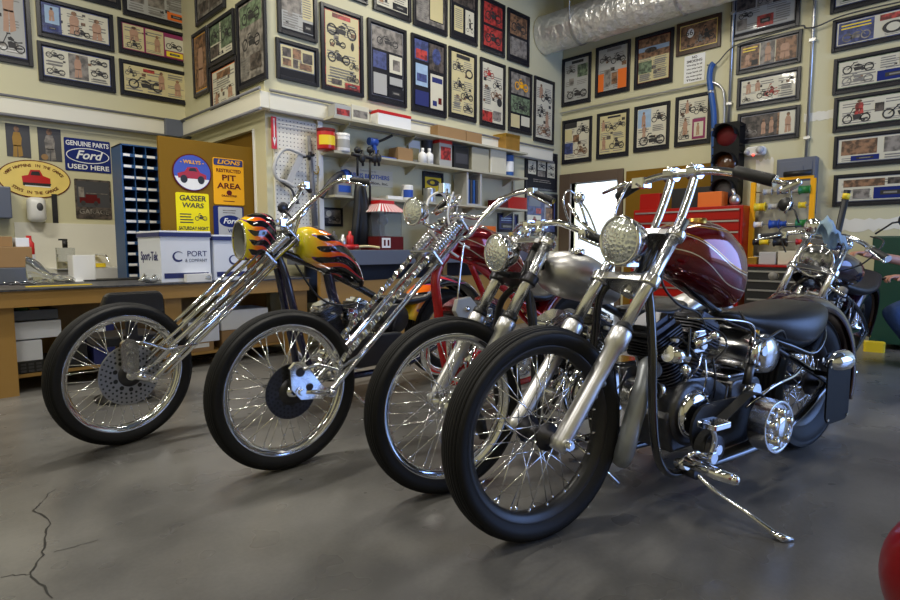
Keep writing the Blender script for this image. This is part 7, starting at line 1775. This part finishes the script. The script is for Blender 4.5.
skinned('shirt', [(tuple(a), r) for a, r in TV], [(0, 1), (1, 2), (2, 3), (2, 4), (4, 5), (2, 6), (6, 7)], 'shirt', pr_)
b = MB().use('hair'); b.sphere(head + V((.012, 0, .075)), .1, .098, .1); 
for v in b.v:
    if v.x < head.x - .03: v.x = head.x - .03 + (v.x - head.x + .03) * .3
b.build('hair', None, pr_)
for an_ in (an, an2):
    b = MB().use('black'); b.loft([(-.24, 0, .05, .03, .035, 2.2), (-.18, 0, .05, .05, .045, 2.4), (-.05, 0, .06, .048, .058, 2.4), (.04, 0, .06, .045, .058, 2.4), (.06, 0, .055, .03, .05, 2.2)], 20, 4)
    b.build('shoe', None, pr_, (an_.x, an_.y + .01, 0))
for s_, y_ in ((-1, -.035), (1, .035)):   # face, beyond the frame
    b = MB().use('white'); b.sphere(head + V((-.075, y_, .035)), .013); b.build('eye', None, pr_)
b = MB().use('skin'); b.loft([(head.x - .115, head.y, head.z + .0, .01, .01, 2), (head.x - .09, head.y, head.z + .012, .016, .02, 2), (head.x - .07, head.y, head.z + .03, .012, .03, 2)], 12, 3); b.build('nose', None, pr_)
b = MB().use('maroon'); b.sphere(head + V((-.075, 0, -.03)), .012, .024, .006); b.build('mouth', None, pr_)
b = MB().use('black'); tp = at(869, 280, x=5.5); hd = w1 + (w1 - e1).normalized() * .085 + V((0, 0, -.012)); b.cyl(hd + (hd - tp).normalized() * .05, hd.lerp(tp, .4), .011, 10); b.use('dark_metal'); b.cyl(hd.lerp(tp, .4), tp, .005, 8)
one('screwdriver', b, 'dark screwdriver held in the hand of the crouching person', 'screwdriver')
b = MB().use('black_satin'); b.lathe([(.0, .001), (.0, .16), (.03, .17), (.04, .15), (.042, .001)], (0, 0, .27), 'z', 28); b.cyl((0, 0, .08), (0, 0, .27), .03)
for k in range(4): t = PI / 4 + k * PI / 2; b.cyl((0, 0, .1), (.2 * math.cos(t), .2 * math.sin(t), .03), .016, 8); b.sphere((.2 * math.cos(t), .2 * math.sin(t), .03), .03)
one('stool', b, 'low black stool under the crouching person', 'stool', V((6.14, .38, 0)))
# red rounded fender close to the camera at the lower right corner, over its own wheel
mat('dark_red_gloss', srgb(112, 8, 12), rough=.3, coat=.3)
b = MB(); r = empty('wheel_fender', 'bright red rounded fender in the lower right corner, nearest to the camera', 'vehicle fender', (1.765, .0, 0), math.radians(-45))
# local x to the right, y away
b = MB().use('dark_red_gloss'); b.sphere((0, 0, .15), .2, .2, .2, 40, 24)
b.v = [V((v.x, v.y, max(v.z, .03))) for v in b.v]; fo_ = b.build('fender', None, r)
b = MB().use('tyre'); b.lathe([(-.05, .06), (-.06, .1), (-.05, .13), (0, .14), (.05, .13), (.06, .1), (.05, .06)], (0, 0, .141), n=48); b.build('tyre', None, r)
b = MB().use('chrome'); b.lathe([(-.04, .001), (-.045, .04), (-.05, .06), (.05, .06), (.045, .04), (.04, .001)], (0, 0, .141), n=32); b.build('wheel_rim', None, r)
